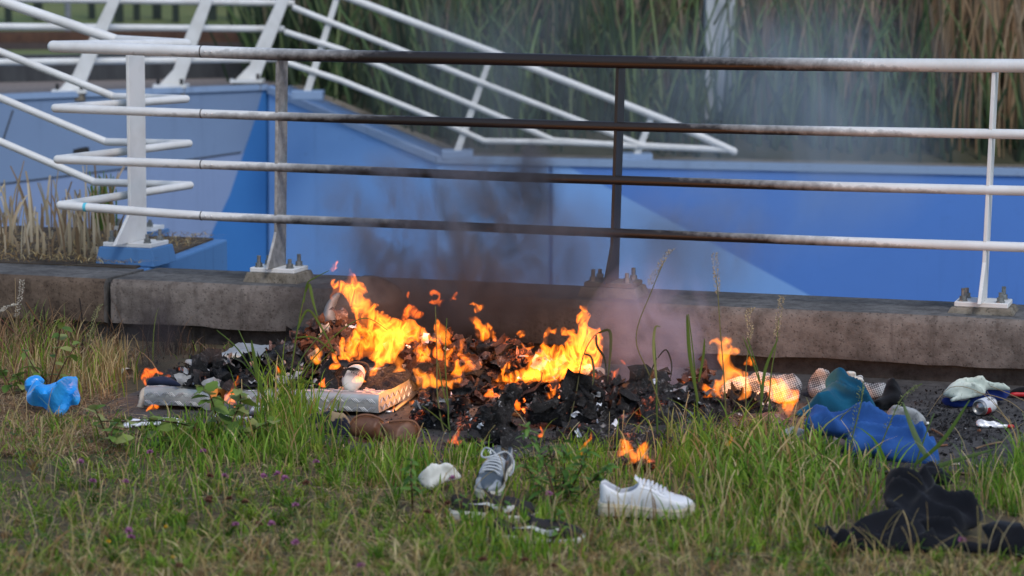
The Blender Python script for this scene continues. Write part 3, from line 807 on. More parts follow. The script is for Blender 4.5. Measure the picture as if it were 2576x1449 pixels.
# ================================================================== things lying about
M['tread'] = PM('aluminium tread plate', (.50, .49, .46), (.40, .385, .36), 14, .42, .55, .5, bump=.08, bscale=200)
M['tread_bar'] = PM('tread plate bars', (.66, .65, .62), (.52, .5, .47), 30, .32, .6, .5)
M['char'] = mat_char('black char', .25, 0.)
M['char_ash'] = mat_char('char with grey ash', .42, .6)
M['char_ember'] = mat_char('glowing char', .45, 11.)
M['char_red'] = mat_char('scorched red brown cloth', .35, 1.2, tint=(.03, .018, .015), ashc=(.30, .23, .21), red=(.12, .055, .04), redf=.9)
M['char_pink'] = mat_char('scorched pinkish cloth', .5, .8, tint=(.05, .03, .026), ashc=(.42, .33, .30), red=(.24, .13, .10), redf=.95)
M['black_sheet'] = mat_char('molten black sheet', .16, 0., tint=(.010, .010, .011), ashc=(.30, .30, .30), scale=1.6)
M['navy'] = mat_cloth('navy cloth', (.012, .016, .035), (.02, .026, .055))
M['tarp'] = mat_cloth('faded tarpaulin', (.05, .052, .056), (.03, .03, .033))
M['teal'] = mat_cloth('teal fleece', (.008, .085, .150), (.006, .055, .105), 7)
M['blue_fleece'] = mat_cloth('blue fleece', (.028, .098, .31), (.02, .066, .22), 8)
M['dark_blue'] = mat_cloth('dark blue cloth', (.012, .03, .16), (.009, .02, .10), 8)
M['mint'] = mat_cloth('pale mint towel', (.56, .60, .53), (.40, .46, .40), 12, spots=.35)
M['greycloth'] = mat_cloth('ash grey cloth', (.36, .37, .37), (.20, .21, .21), 16, spots=.4)
M['black_cloth'] = mat_cloth('black trousers', (.009, .010, .014), (.006, .0065, .009), 6, sheen=.06)
M['black_felt'] = mat_cloth('black felt', (.012, .012, .014), (.008, .008, .009), 6, sheen=.08)
M['white_cloth'] = mat_cloth('dirty white cloth', (.64, .63, .58), (.5, .47, .40), 18, lo=.4, hi=.75)
M['paper'] = PM('white paper', (.72, .74, .77), (.55, .56, .60), 10, .8, bump=.2, bscale=40)
M['cream_paper'] = PM('cream paper', (.55, .49, .40), (.40, .33, .25), 14, .9, bump=.2, bscale=50)
M['check'] = mat_check('checked wool')
M['brown_leather'] = PM('brown leather', (.15, .060, .026), (.075, .030, .014), 14, .52, 0, .45, bump=.25, bscale=120)
M['brown_sole'] = PM('tan boot welt', (.20, .085, .042), (.13, .055, .028), 20, .6)
M['white_rubber'] = PM('white rubber', (.66, .64, .58), (.52, .49, .42), 12, .6, bump=.1)
M['white_leather'] = PM('white leather', (.68, .68, .69), (.56, .56, .58), 9, .45, 0, .4, bump=.12, bscale=160)
M['grey_leather'] = PM('slate leather', (.085, .105, .125), (.055, .07, .085), 9, .5, 0, .4, bump=.15, bscale=160)
M['lace'] = mat_cloth('lace', (.50, .51, .52), (.38, .4, .42), 40)
M['shoe_black'] = PM('black canvas', (.016, .014, .014), (.03, .025, .023), 14, .8, bump=.2, bscale=260)
M['lining'] = mat_cloth('shoe lining', (.20, .22, .24), (.14, .15, .17), 20)
M['lining_white'] = mat_cloth('white shoe lining', (.50, .50, .54), (.38, .38, .42), 20)
M['sole_cream'] = PM('cream sole', (.62, .56, .44), (.48, .42, .31), 12, .6, bump=.15, bscale=150)
M['mark_white'] = PM('white mark', (.70, .70, .70), (.6, .6, .6), 20, .5)
M['mark_dark'] = PM('dark mark', (.02, .025, .03), (.03, .035, .04), 20, .5)
M['tin'] = PM('bare tin', (.45, .44, .42), (.30, .29, .28), 30, .35, .9)
M['burnt_metal'] = PM('burnt metal', (.16, .13, .10), (.06, .05, .045), 22, .4, .8)
M['red_paint'] = PM('red paint', (.50, .022, .028), (.36, .015, .02), 20, .4)
M['can_white'] = PM('white can paint', (.74, .73, .73), (.62, .61, .61), 25, .35, .2)
M['beige_shell'] = PM('scorched plastic shell', (.22, .16, .13), (.05, .03, .024), 2.2, .6, bump=.1, bscale=30, lo=.3, hi=.55)
M['shell_pale'] = PM('pale plastic shell', (.40, .34, .30), (.28, .22, .19), 4, .5)
M['overlay_grey'] = PM('pale grey overlay', (.30, .32, .34), (.22, .24, .26), 12, .5)
M['bluebag'] = PM('blue plastic', (.012, .22, .62), (.03, .34, .78), 18, .28, 0, .5)
M['twig'] = PM('twig', (.20, .13, .075), (.10, .065, .04), 20, .9)
M['camo'] = mat_cloth('camouflage cloth', (.016, .018, .032), (.27, .20, .12), 9, lo=.5, hi=.54)

class Reg(tuple):
    """a crop of the photograph: its corner and scale"""
    def __call__(s, pts): return [(s[0] + x * s[2], s[1] + y * s[2]) for x, y in pts]
Z2 = Reg((644, 603.75, .25)); Z3 = Reg((1288, 603.75, .25)); Z4 = Reg((805, 905.6, .20833)); Z5 = Reg((1274.6, 737.9, .3125)); Z6 = Reg((1945.4, 898.9, .24479)); Z7 = Reg((1019.7, 1100.2, .28646)); Z8 = Reg((268.3, 838.5, .23438)); Z9 = Reg((2012.5, 1140.4, .21875))

# ---- tread plate panel
H_P = .088
FL, FR = G(346, 1028), G(953, 1048)
TR = G(1062, 940, H_P); TL = G(505, 903, H_P)
t = thing('tread_plate_panel', (FL + FR) / 2, 'long grey tread plate panel lying on the slab, its middle burnt black', 'panel')
BRp = FR + (TR * [1, 1, 0] - FR) * 1.12; BLp = TL * np.array([1, 1, 0])
def pan(u, v, z): 
    f = FL + (FR - FL) * u; b = BLp + (BRp - BLp) * u
    q_ = f + (b - f) * v; return np.array([q_[0], q_[1], z])
# two lengths of panel with the burnt gap between them
for nm, (u0, u1) in (('panel_section', (.03, .305)), ('panel_section', (.365, 1.))):
    nx = 14; prof = [(.0, .012), (-.004, .03), (-.004, .062), (.004, .080), (.018, H_P - .002), (.04, H_P), (.3, H_P), (.6, H_P), (1., H_P), (1., .012)]
    V = []
    for i in range(nx + 1):
        u = u0 + (u1 - u0) * i / nx
        sag = .006 * math.sin(u * 9) - (.012 if abs(u - .335) < .05 else 0)
        for (v, z_) in prof: V.append(pan(u, v, z_ + sag))
    m_ = len(prof)
    F = [(i * m_ + j, (i + 1) * m_ + j, (i + 1) * m_ + j + 1, i * m_ + j + 1) for i in range(nx) for j in range(m_ - 1)] + [tuple(range(m_)), tuple(nx * m_ + j for j in range(m_))]
    mb = MB(); mb.add(V, F); mb.build(nm, M['tread'], t)
mb = MB(); rg = np.random.default_rng(3)
def bar(c, a, b, n_):                     # lens shaped bar
    mb.add([c - a, c - a * .45 + b, c + a * .45 + b, c + a, c + a * .45 - b, c - a * .45 - b, c - a * .4 + n_, c + a * .4 + n_],
           [(0, 6, 1), (1, 6, 7, 2), (2, 7, 3), (3, 7, 4), (4, 7, 6, 5), (5, 6, 0)])
uv = (FR - FL) / np.linalg.norm(FR - FL); L_ = np.linalg.norm(FR - FL)
for i in range(30):                       # front face: groups of three slanting bars, alternating
    u = .05 + .92 * i / 29
    if .295 < u < .375: continue
    sg = 1 if i % 2 else -1
    for r in range(2):
        sg2 = sg if r == 0 else -sg
        for k in (-1, 0, 1):
            c = pan(u, -.006, .028 + .034 * r) + uv * k * .0085
            dr_ = uv * sg2 * .72 + np.array([0, 0, .69])
            bar(c, dr_ * .0165, np.cross(dr_, [0, 1, 0]) * .0021, np.array([0, -.0022, 0]))
vv = (pan(.5, 1, 0) - pan(.5, 0, 0)); vl = np.linalg.norm(vv); vv = vv / vl
for i in range(30):                       # top face near the front and on the right end
    for r in range(26):
        u = .05 + .93 * i / 29; v = .04 + .035 * r
        if .295 < u < .375: continue
        if u < .36 and v > .12: continue
        if v > .20 and u < .8: continue
        if v > .9: continue
        sg = 1 if (i + r) % 2 else -1
        for k in (-1, 0, 1):
            c = pan(u, v, H_P + .0005 + .006 * math.sin(u * 9)) + uv * k * .009
            dr_ = uv * .7 * sg + vv * .7
            bar(c, dr_ * .017, np.cross(dr_, [0, 0, 1]) * .0023, np.array([0, 0, .0022]))
rs = (TR - FR) * [1, 1, 0]; rs /= np.linalg.norm(rs); rn = np.array([rs[1], -rs[0], 0])
for i in range(18):                       # right end face
    for r in range(2):
        c = pan(1., .05 + .05 * i, .03 + .03 * r) + rn * .001; sg = 1 if (i + r) % 2 else -1
        dr_ = rs * .7 * sg + np.array([0, 0, .7]); bar(c, dr_ * .018, np.cross(dr_, rn) * .0025, rn * .0025)
tag(mb.build('tread_bars', M['tread_bar'], t, smooth=False), kind='stuff')
# loose flap of the covering hanging over the left end
puff('hanging_flap', Z8([(330, 770), (345, 700), (350, 650), (385, 590), (470, 560), (600, 548), (560, 575), (470, 590), (420, 640), (415, 720), (420, 770), (390, 825), (340, 815), (315, 790)]), (352, 1022), M['cream_paper'], tilt=35, T=.012, R=.02, step=0.00744, fold=.004, fscale=(20, 8), parent=t)
puff('burnt_gap_lump', Z8([(1055, 620), (1120, 600), (1210, 620), (1230, 680), (1225, 760), (1170, 790), (1090, 770), (1050, 720)]), (540, 1026), M['char'], tilt=40, T=.03, R=.03, step=0.00744, rough=.02, parent=t)
# second sheet with its fine ribs behind, torn
puff('tread_sheet', Z8([(1185, 245), (1250, 210), (1400, 130), (1480, 132), (1700, 135), (1880, 142), (1990, 165), (1960, 215), (1830, 235), (1700, 270), (1560, 275), (1430, 255)]), G(620, 912, H_P), M['tread'], tilt=82, T=.012, R=.02, step=0.0124, back=1.0, fold=.004, fscale=(60, 6), fdir=75, parent=t)
puff('torn_edge', Z8([(975, 290), (1060, 285), (1180, 262), (1380, 240), (1450, 262), (1390, 285), (1260, 305), (1120, 310), (1010, 312)]), G(560, 918, H_P), M['cream_paper'], tilt=70, T=.01, R=.012, step=0.00868, parent=t)
def wd(o, label, cat, group=None): return tag(o, label, cat, group)
# molten black covering over the panel
wd(puff('melted_cover', Z8([(690, 430), (760, 395), (880, 400), (980, 310), (1130, 315), (1300, 300), (1480, 330), (1700, 300), (1900, 260), (2050, 180), (2200, 170), (2330, 230), (2420, 330), (2500, 470), (2440, 580), (2250, 575), (2000, 570), (1800, 560), (1500, 580), (1250, 590), (1050, 585), (900, 575), (760, 540)]),
        G(640, 985, H_P + .004), M['black_sheet'], tilt=86, T=.02, R=.06, step=0.00868, rough=.03, rscale=26, fold=.012, fscale=(10, 22), seed=4, back=.05), 'shiny black melted cover sagging over the tread plate panel', 'melted cover')
wd(puff('navy_cloth', Z8([(435, 555), (440, 510), (490, 475), (560, 462), (640, 465), (720, 495), (790, 545), (810, 570), (700, 568), (600, 555), (520, 560)]), G(410, 988, H_P), M['navy'], tilt=45, T=.03, R=.05, step=0.00744, fold=.006, fscale=(8, 20), seed=2), 'dark navy cloth draped on the left end of the panel', 'cloth')
tag(puff('burnt_scraps', Z4([(400, 390), (430, 280), (500, 190), (640, 140), (850, 110), (1000, 110), (1100, 160), (1080, 230), (960, 300), (860, 350), (700, 370), (600, 360)]), G(985, 985, H_P + .002), M['char'], tilt=86, T=.012, R=.03, step=0.00744, rough=.03, rscale=40, fold=.012, fscale=(20, 22), seed=24, back=.05), 'charred scraps lying on the right end of the tread plate panel', 'scraps')
# upturned shoe with white ribbed sole
YSH = G(890, 986, H_P)[1]
o = thing('burnt_shoe', G(893, 1000), 'upturned burnt shoe showing its white ribbed sole', 'shoe')
puff('sole', Z4([(262, 245), (285, 170), (330, 100), (400, 58), (470, 55), (520, 85), (545, 150), (535, 230), (500, 310), (430, 370), (350, 385), (285, 340)]), P(890, 985, YSH), M['white_rubber'], tilt=12, T=.016, R=.03, step=0.0075, back=1.2, parent=o)
for k in range(8):
    mb = MB(); s_ = 1 - k * .105
    cx, cy = 405 - k * 8, 195 - k * 7
    pts = [P(Z4[0] + (cx + 125 * s_ * math.cos(a_)) * Z4[2], Z4[1] + (cy + 105 * s_ * math.sin(a_) + 14 * s_ * math.cos(a_)) * Z4[2], YSH - .0165) for a_ in np.linspace(math.pi * .92, math.pi * 2.04, 12)]
    mb.tube(pts, .0016, 5); mb.build('sole_rib', M['groove'], o)
puff('charred_upper', Z4([(330, 100), (340, 50), (400, 20), (500, 18), (570, 40), (600, 100), (590, 170), (560, 250), (500, 330), (470, 330), (540, 220), (545, 130), (500, 70), (420, 50)]), P(890, 985, YSH + .04), M['char'], tilt=12, T=.03, R=.02, step=0.0075, rough=.01, parent=o)
# rounded shell leaning on the kerb behind the flames
o = thing('curved_shell', G(900, 905), 'large scorched rounded shell leaning against the kerb behind the flames', 'shell')
puff('shell_face', Z2([(665, 830), (670, 760), (700, 660), (745, 590), (800, 540), (860, 510), (900, 470), (960, 410), (1050, 365), (1160, 357), (1260, 375), (1360, 420), (1440, 470), (1500, 530), (1530, 580), (1540, 700), (1500, 830), (1400, 930), (1200, 960), (1000, 930), (900, 890), (800, 870), (720, 865)]),
     G(880, 925), M['beige_shell'], tilt=18, T=.13, R=.20, step=0.0124, back=.25, parent=o)
puff('shell_side', Z2([(665, 830), (670, 760), (700, 660), (745, 590), (800, 540), (860, 535), (845, 620), (815, 720), (805, 850), (720, 865)]), G(848, 930), M['shell_pale'], tilt=18, T=.10, R=.10, step=.012, back=.25, parent=o)
# bent tube
o = thing('bent_tube', G(985, 1050), 'bent bare metal tube poking out at the corner of the tread plate panel', 'tube')
mb = MB(); mb.tube(spline([P(956, 1034, 9.42), P(975, 1037, 9.40), P(990, 1034, 9.42), P(1005, 1022, 9.5), P(1030, 1002, 9.62), P(1045, 985, 9.72)], 4), .0085, 10); mb.build('tube', M['tin'], o)

# ---- burnt heap: lumps of clothes and char
def lump(name, px, base, mat, label, cat='burnt cloth', tilt=35, T=.09, R=.09, rough=.05, rscale=22, fold=.03, fscale=(14, 26), fdir=20, seed=0, step=0.01054):
    o = puff(name, px, base, mat, tilt=tilt, T=T, R=R, step=step, back=.5, fold=fold, fscale=fscale, fdir=fdir, rough=rough, rscale=rscale, seed=seed, ripple=.008, prof=.8)
    return tag(o, label, cat)
lump('burnt_cloth_heap', Z2([(120, 1290), (180, 1130), (300, 1080), (480, 1000), (560, 940), (680, 900), (860, 860), (980, 880), (1000, 980), (940, 1090), (860, 1200), (700, 1290), (500, 1380), (250, 1400)]), (790, 990), M['char_red'], 'heap of charred reddish cloth left of the tall flames', tilt=48, T=.10, seed=1)
lump('burnt_cloth_heap', Z2([(1330, 1240), (1380, 1120), (1480, 1030), (1640, 1000), (1850, 1030), (2000, 1060), (2150, 1180), (2260, 1330), (2200, 1449), (1900, 1470), (1640, 1440), (1480, 1380), (1380, 1320)]), (1060, 1010), M['char_red'], 'wide heap of red brown burnt clothes under the tallest flames', tilt=45, T=.10, R=.10, seed=2)
lump('burnt_cloth_roll', Z2([(2080, 1100), (2120, 1050), (2200, 1025), (2330, 1030), (2430, 1080), (2500, 1150), (2540, 1230), (2470, 1260), (2330, 1230), (2200, 1180), (2110, 1150)]), (1215, 985), M['char'], 'dark ribbed roll of burnt cloth between the two big fires', tilt=25, T=.07, R=.05, fold=.02, fscale=(50, 4), fdir=80, seed=3, rough=.012)
lump('burnt_cloth_heap', Z3([(-120, 1200), (-60, 1060), (20, 1020), (120, 1060), (220, 1150), (420, 1250), (700, 1260), (860, 1330), (900, 1430), (700, 1500), (300, 1510), (0, 1490), (-100, 1400)]), (1340, 985), M['char_red'], 'reddish burnt clothes under the right hand fire', tilt=40, T=.11, R=.12, seed=4)
lump('pink_burnt_cloth', Z4([(1600, 380), (1680, 340), (1800, 350), (1950, 400), (2080, 420), (2180, 440), (2170, 520), (2050, 540), (1900, 500), (1780, 490), (1640, 450)]), (1185, 1020), M['char_pink'], 'crumpled pinkish scorched cloth in front of the heap', tilt=50, T=.04, R=.04, fold=.03, seed=5, step=0.00744)
lump('pink_burnt_cloth', Z4([(1890, 60), (2000, 30), (2100, 60), (2200, 150), (2240, 260), (2180, 330), (2060, 330), (1940, 280), (1860, 180)]), (1225, 990), M['char_pink'], 'scorched brownish cloth beside the left edge of the right hand fire', tilt=40, T=.06, R=.05, fold=.03, seed=6, step=0.00744)
lump('char_lump', Z4([(1170, 480), (1190, 400), (1240, 360), (1300, 390), (1340, 470), (1330, 550), (1260, 580), (1190, 560)]), (1060, 1040), M['char_red'], 'pointed charred lump by the corner of the panel', 'char', tilt=25, T=.04, R=.04, fold=.02, seed=7, step=0.00825)
lump('char_lump', Z4([(1480, 560), (1520, 470), (1640, 450), (1800, 470), (1830, 560), (1780, 640), (1640, 660), (1520, 640)]), (1145, 1050), M['char'], 'flat black charred lump right of the brown boots', 'char', tilt=45, T=.06, R=.05, seed=8, step=0.00744)
lump('char_lump', Z4([(1820, 900), (1810, 780), (1870, 650), (1950, 560), (2080, 540), (2180, 520), (2200, 380), (2280, 310), (2400, 300), (2450, 380), (2380, 470), (2330, 600), (2300, 720), (2330, 850), (2400, 1000), (2300, 1040), (2120, 1050), (1950, 1010), (1860, 960)]), (1240, 1118), M['char'], 'big black lump of char behind the grey sneaker', 'char', tilt=38, T=.12, R=.10, fold=.03, seed=9, rough=.07)
lump('ash_heap', Z5([(0, 740), (60, 730), (200, 720), (330, 715), (480, 730), (500, 800), (420, 880), (330, 930), (200, 960), (60, 960), (-20, 880)]), (1360, 1050), M['char_ember'], 'glowing embers under grey ash below the right hand fire', 'embers', tilt=48, T=.07, R=.06, seed=10, step=0.00806)
lump('char_lump', Z5([(470, 760), (540, 715), (620, 715), (700, 770), (740, 850), (720, 960), (760, 1080), (640, 1110), (480, 1090), (330, 1040), (180, 1050), (150, 960), (260, 890), (400, 880), (470, 840)]), (1440, 1080), M['char'], 'black lump of char behind the leafy weed', 'char', tilt=42, T=.11, R=.09, fold=.03, seed=11)
lump('ash_heap', Z4([(1060, 690), (1200, 600), (1340, 560), (1480, 600), (1600, 640), (1800, 660), (1830, 780), (1820, 900), (1700, 930), (1560, 900), (1400, 860), (1280, 820), (1150, 770)]), (1110, 1078), M['char_ash'], 'grey flaky ash and char beside the brown boots', 'ash', tilt=58, T=.05, R=.06, seed=12, step=0.00806)
lump('ember_nest', Z4([(2050, 760), (2100, 690), (2180, 660), (2260, 690), (2310, 760), (2290, 830), (2200, 850), (2110, 830)]), (1262, 1088), M['char_ember'], 'small glowing nest of embers in front of the black lump', 'embers', tilt=35, T=.05, R=.04, seed=13, step=0.0075)
lump('char_lump', Z4([(1780, 1040), (1800, 970), (1870, 950), (1940, 980), (1970, 1050), (1900, 1085), (1820, 1080)]), (1195, 1133), M['char_ash'], 'small knobbly charred lump on the slab above the white rag', 'char', tilt=30, T=.035, R=.03, seed=14, step=0.00675)
lump('char_stick', Z4([(1445, 1010), (1500, 995), (1600, 1010), (1740, 1015), (1760, 1050), (1640, 1060), (1500, 1040)]), (1125, 1128), M['char_red'], 'charred stick with a small flame in front of the heap', 'stick', tilt=40, T=.018, R=.015, seed=15, step=0.00675)
lump('burnt_sheet', Z5([(640, 800), (760, 790), (900, 770), (1100, 740), (1300, 770), (1480, 800), (1560, 860), (1700, 840), (1800, 900), (1780, 1000), (1650, 1060), (1400, 1090), (1250, 1120), (1000, 1110), (820, 1090), (700, 1050), (620, 940)]), (1640, 1060), M['char_ash'], 'broad flat layer of black burnt sheeting right of the fire', 'burnt sheet', tilt=68, T=.07, R=.10, fold=.03, seed=16, rough=.05)
lump('burnt_sheet', Z5([(440, 1130), (560, 1090), (760, 1100), (940, 1130), (1100, 1150), (1300, 1190), (1420, 1230), (1300, 1260), (1060, 1250), (820, 1240), (640, 1220), (500, 1180)]), (1560, 1118), M['char_ash'], 'thin strip of black burnt sheeting at the edge of the lawn', 'burnt sheet', tilt=72, T=.03, R=.04, seed=17, rough=.03)
lump('burnt_cloth_heap', Z5([(1400, 720), (1430, 660), (1520, 620), (1600, 640), (1640, 720), (1600, 790), (1480, 790)]), (1740, 992), M['char_red'], 'small mound of burnt cloth left of the right flames', tilt=40, T=.06, R=.05, seed=18)
lump('char_lump', Z5([(1540, 860), (1700, 850), (1900, 850), (2100, 880), (2200, 960), (2100, 1010), (1900, 1000), (1700, 980), (1560, 940)]), (1830, 1032), M['char'], 'black charred layer under the right flames', 'char', tilt=60, T=.05, R=.05, seed=19)
# burning checked cloth and pale scorched pieces on the right
wd(puff('checked_cloth', Z5([(1720, 770), (1760, 725), (1850, 690), (1960, 665), (2110, 655), (2250, 665), (2340, 690), (2380, 740), (2370, 800), (2330, 860), (2200, 880), (2050, 880), (1900, 870), (1760, 850)]), (1920, 1015), M['check'], prof=.8, ripple=.004, tilt=55, T=.045, R=.05, step=0.009, fold=.02, fscale=(7, 17), seed=3, crumple=1.0), 'checked cloth burning at the right edge of the fire', 'cloth')
wd(puff('scorched_paper', Z5([(1560, 915), (1640, 905), (1760, 915), (1770, 990), (1700, 1010), (1600, 990)]), (1790, 1052), M['char_pink'], tilt=60, T=.02, R=.03, step=0.00806, fold=.01), 'flat pinkish scorched board below the right flames', 'board')
wd(puff('scorched_paper', Z5([(2040, 990), (2080, 960), (2160, 955), (2240, 980), (2230, 1050), (2150, 1060), (2060, 1030)]), (1950, 1070), M['char_pink'], tilt=60, T=.02, R=.03, step=0.00806, fold=.01, seed=2), 'pinkish scorched scrap beside the blue fleece', 'scrap')
wd(puff('pale_rag', Z6([(60, 780), (160, 740), (330, 760), (460, 790), (640, 820), (680, 880), (600, 920), (420, 900), (280, 880), (120, 850)]), (2030, 1120), M['greycloth'], prof=.8, ripple=.004, tilt=60, T=.03, R=.04, step=0.00806, fold=.02, seed=8), 'pale rag half hidden by grass below the blue fleece', 'rag')

wd(puff('burning_scraps', Z7([(1830, 240), (1850, 190), (1900, 170), (2000, 210), (2100, 195), (2200, 230), (2230, 260), (2150, 280), (2000, 275), (1880, 270)]), (1595, 1180), M['char_ash'], tilt=40, T=.06, R=.04, step=0.0075, fold=.01, fscale=(20, 26), seed=31, rough=.02), 'burning scraps in the grass behind the white sneaker', 'scraps')
# ---- clothes on the right of the slab
t = thing('checked_coat', G(2130, 1010), 'black and white checked coat crumpled behind the teal fleece', 'coat')
puff('back_fold', Z6([(360, 250), (420, 160), (500, 165), (590, 190), (640, 260), (600, 330), (560, 400), (470, 440), (400, 420), (350, 330)]), (2060, 1000), M['check'], prof=.8, ripple=.004, tilt=45, T=.07, R=.07, step=0.00868, fold=.02, fscale=(10, 14), parent=t)
puff('sleeve', Z6([(820, 270), (900, 255), (1020, 270), (1155, 262), (1150, 350), (1120, 420), (1050, 430), (960, 400), (880, 340)]), (2190, 1012), M['check'], prof=.8, ripple=.004, tilt=35, T=.06, R=.06, step=0.00868, fold=.012, fscale=(12, 8), seed=2, parent=t)
o = puff('black_hat', Z6([(980, 540), (1000, 470), (1060, 430), (1110, 400), (1150, 300), (1180, 225), (1220, 215), (1270, 260), (1320, 350), (1345, 440), (1340, 520), (1280, 530), (1180, 520), (1080, 550)]), (2225, 1030), M['black_felt'], tilt=25, T=.075, R=.07, step=0.00868, fold=.01)
wd(o, 'black felt hat on its side next to the checked coat', 'hat')
t = thing('laced_shoe', G(2150, 985), 'pale canvas shoe with loose laces sticking up behind the teal fleece', 'shoe')
puff('upper', Z6([(735, 190), (745, 150), (790, 140), (845, 155), (855, 200), (900, 200), (935, 250), (900, 262), (830, 255), (770, 230)]), (2145, 985), M['white_rubber'], tilt=20, T=.03, R=.025, step=0.00675, fold=.008, fscale=(40, 20), parent=t)
mb = MB(); mb.tube([P(Z6[0] + x * Z6[2], Z6[1] + y * Z6[2], 9.95) for x, y in ((672, 160), (700, 175), (740, 195), (780, 200))], .0032, 6); mb.build('lace', M['lace'], t)
mb = MB(); mb.tube(spline([P(Z6[0] + x * Z6[2], Z6[1] + y * Z6[2], 9.9) for x, y in ((830, 240), (850, 205), (900, 190), (915, 215), (880, 240), (850, 235), (900, 255), (930, 250))], 3), .003, 6); mb.build('lace', M['lace'], t)
wd(puff('teal_fleece', Z6([(235, 600), (260, 540), (390, 480), (470, 430), (490, 350), (540, 330), (530, 250), (580, 200), (650, 185), (740, 210), (800, 240), (880, 290), (950, 330), (980, 400), (1050, 500), (1060, 560), (1040, 620), (960, 640), (800, 625), (600, 610), (430, 600), (330, 610)]), (2080, 1048), M['teal'], prof=.8, ripple=.004, tilt=56, T=.075, R=.06, step=0.0068, fold=.02, fscale=(4, 14), fdir=-24, seed=25, crumple=.85), 'teal fleece jacket in a heap next to the right flames', 'fleece')
wd(puff('blue_fleece', Z6([(300, 690), (360, 620), (430, 598), (560, 620), (660, 640), (800, 650), (900, 640), (960, 680), (1100, 720), (1240, 740), (1330, 710), (1430, 720), (1490, 800), (1490, 850), (1580, 870), (1650, 885), (1690, 920), (1680, 980), (1715, 1050), (1700, 1090), (1640, 1110), (1500, 1080), (1300, 1060), (1120, 1000), (950, 940), (800, 960), (740, 900), (760, 800), (640, 760), (480, 740), (360, 720)]), (2200, 1165), M['blue_fleece'], prof=.8, ripple=.004, tilt=70, T=.085, R=.05, step=0.0068, fold=.015, fscale=(3, 15), fdir=-20, seed=7, crumple=1.0), 'bright blue fleece spread on the slab in front of the teal one', 'fleece')
wd(puff('grey_rag', Z6([(975, 680), (1030, 665), (1120, 690), (1150, 610), (1190, 540), (1280, 525), (1400, 520), (1480, 555), (1540, 600), (1580, 680), (1540, 700), (1590, 760), (1600, 830), (1560, 860), (1500, 840), (1480, 770), (1400, 700), (1280, 720), (1140, 710), (1040, 700)]), (2290, 1108), M['greycloth'], prof=.8, ripple=.004, tilt=50, T=.06, R=.05, step=0.00744, fold=.03, fscale=(14, 18), seed=8), 'crumpled ash grey rag behind the blue fleece', 'rag')
wd(puff('dark_blue_cloth', Z6([(1735, 460), (1745, 420), (1810, 440), (1950, 450), (2100, 390), (2200, 330), (2300, 310), (2400, 320), (2430, 370), (2380, 430), (2300, 440), (2150, 450), (2050, 500), (1900, 515), (1790, 495)]), (2420, 1025), M['dark_blue'], prof=.8, ripple=.004, tilt=58, T=.05, R=.05, step=0.00806, fold=.015, seed=9), 'dark blue garment under the pale mint towel', 'garment')
wd(puff('mint_towel', Z6([(1745, 380), (1770, 330), (1830, 290), (1930, 260), (2040, 268), (2130, 255), (2220, 275), (2330, 290), (2420, 315), (2430, 335), (2380, 335), (2280, 330), (2190, 330), (2170, 380), (2050, 410), (1930, 430), (1830, 455), (1815, 430), (1860, 410), (1800, 400)]), G(2430, 1008, .035), M['mint'], prof=.8, ripple=.004, tilt=55, T=.05, R=.045, step=0.00744, fold=.018, fscale=(8, 16), seed=10), 'pale mint towel with burn holes beside the kerb', 'towel')
t = thing('cap', G(2590, 1000), 'black cap with red brim at the right edge by the kerb', 'cap')
puff('crown', Z6([(2420, 385), (2450, 340), (2520, 315), (2620, 310), (2760, 330), (2800, 390), (2640, 400), (2520, 395)]), (2580, 1000), M['black_felt'], tilt=35, T=.05, R=.05, step=0.00868, parent=t)
puff('brim', Z6([(2410, 388), (2480, 362), (2560, 358), (2700, 370), (2780, 400), (2600, 402), (2480, 400)]), (2575, 1003), M['red_paint'], tilt=60, T=.012, R=.012, step=0.0075, parent=t)
# black trousers on the grass
t = thing('black_trousers', G(2300, 1370), 'black trousers lying crumpled on the grass at the lower right', 'trousers')
puff('waist', Z9([(960, 500), (985, 400), (980, 310), (1010, 240), (1120, 250), (1300, 290), (1450, 280), (1560, 330), (1500, 420), (1440, 490), (1540, 470), (1640, 510), (1760, 570), (1880, 545), (2000, 590), (2080, 650), (2110, 740), (2060, 820), (1960, 850), (1870, 900), (1850, 1000), (1870, 1090), (1700, 1110), (1560, 1040), (1380, 900), (1200, 760), (1080, 690), (990, 600)]), (2330, 1380), M['black_cloth'], prof=.8, ripple=.004, tilt=74, T=.055, R=.05, step=0.0075, fold=.01, fscale=(4, 12), fdir=-42, seed=11, crumple=1.0, parent=t)
puff('leg', Z9([(140, 790), (220, 850), (330, 920), (430, 960), (530, 950), (640, 870), (780, 810), (920, 770), (1100, 770), (1250, 830), (1400, 900), (1560, 1040), (1700, 1110), (1500, 1120), (1260, 1110), (1000, 1110), (760, 1120), (560, 1080), (430, 1080), (330, 1010), (220, 900)]), (2230, 1388), M['black_cloth'], prof=.8, ripple=.004, tilt=74, T=.055, R=.04, step=0.0075, fold=.01, fscale=(3, 14), fdir=8, seed=12, crumple=1.0, parent=t)
puff('pocket_flap', Z9([(1390, 180), (1460, 110), (1560, 130), (1700, 240), (1760, 340), (1640, 370), (1500, 300), (1420, 250)]), (2360, 1225), M['black_cloth'], prof=.8, ripple=.004, tilt=60, T=.04, R=.04, step=0.00868, fold=.02, seed=13, parent=t)
wd(puff('black_garment', Z9([(2090, 850), (2150, 810), (2260, 780), (2400, 800), (2560, 860), (2800, 900), (2800, 1260), (2600, 1230), (2400, 1150), (2200, 1130), (1900, 1120), (1880, 1040), (2050, 1050), (2180, 1040), (2140, 950)]), (2540, 1405), M['black_cloth'], prof=.8, ripple=.004, tilt=62, T=.07, R=.07, step=0.00992, fold=.03, seed=14), 'second black garment at the lower right corner', 'garment')

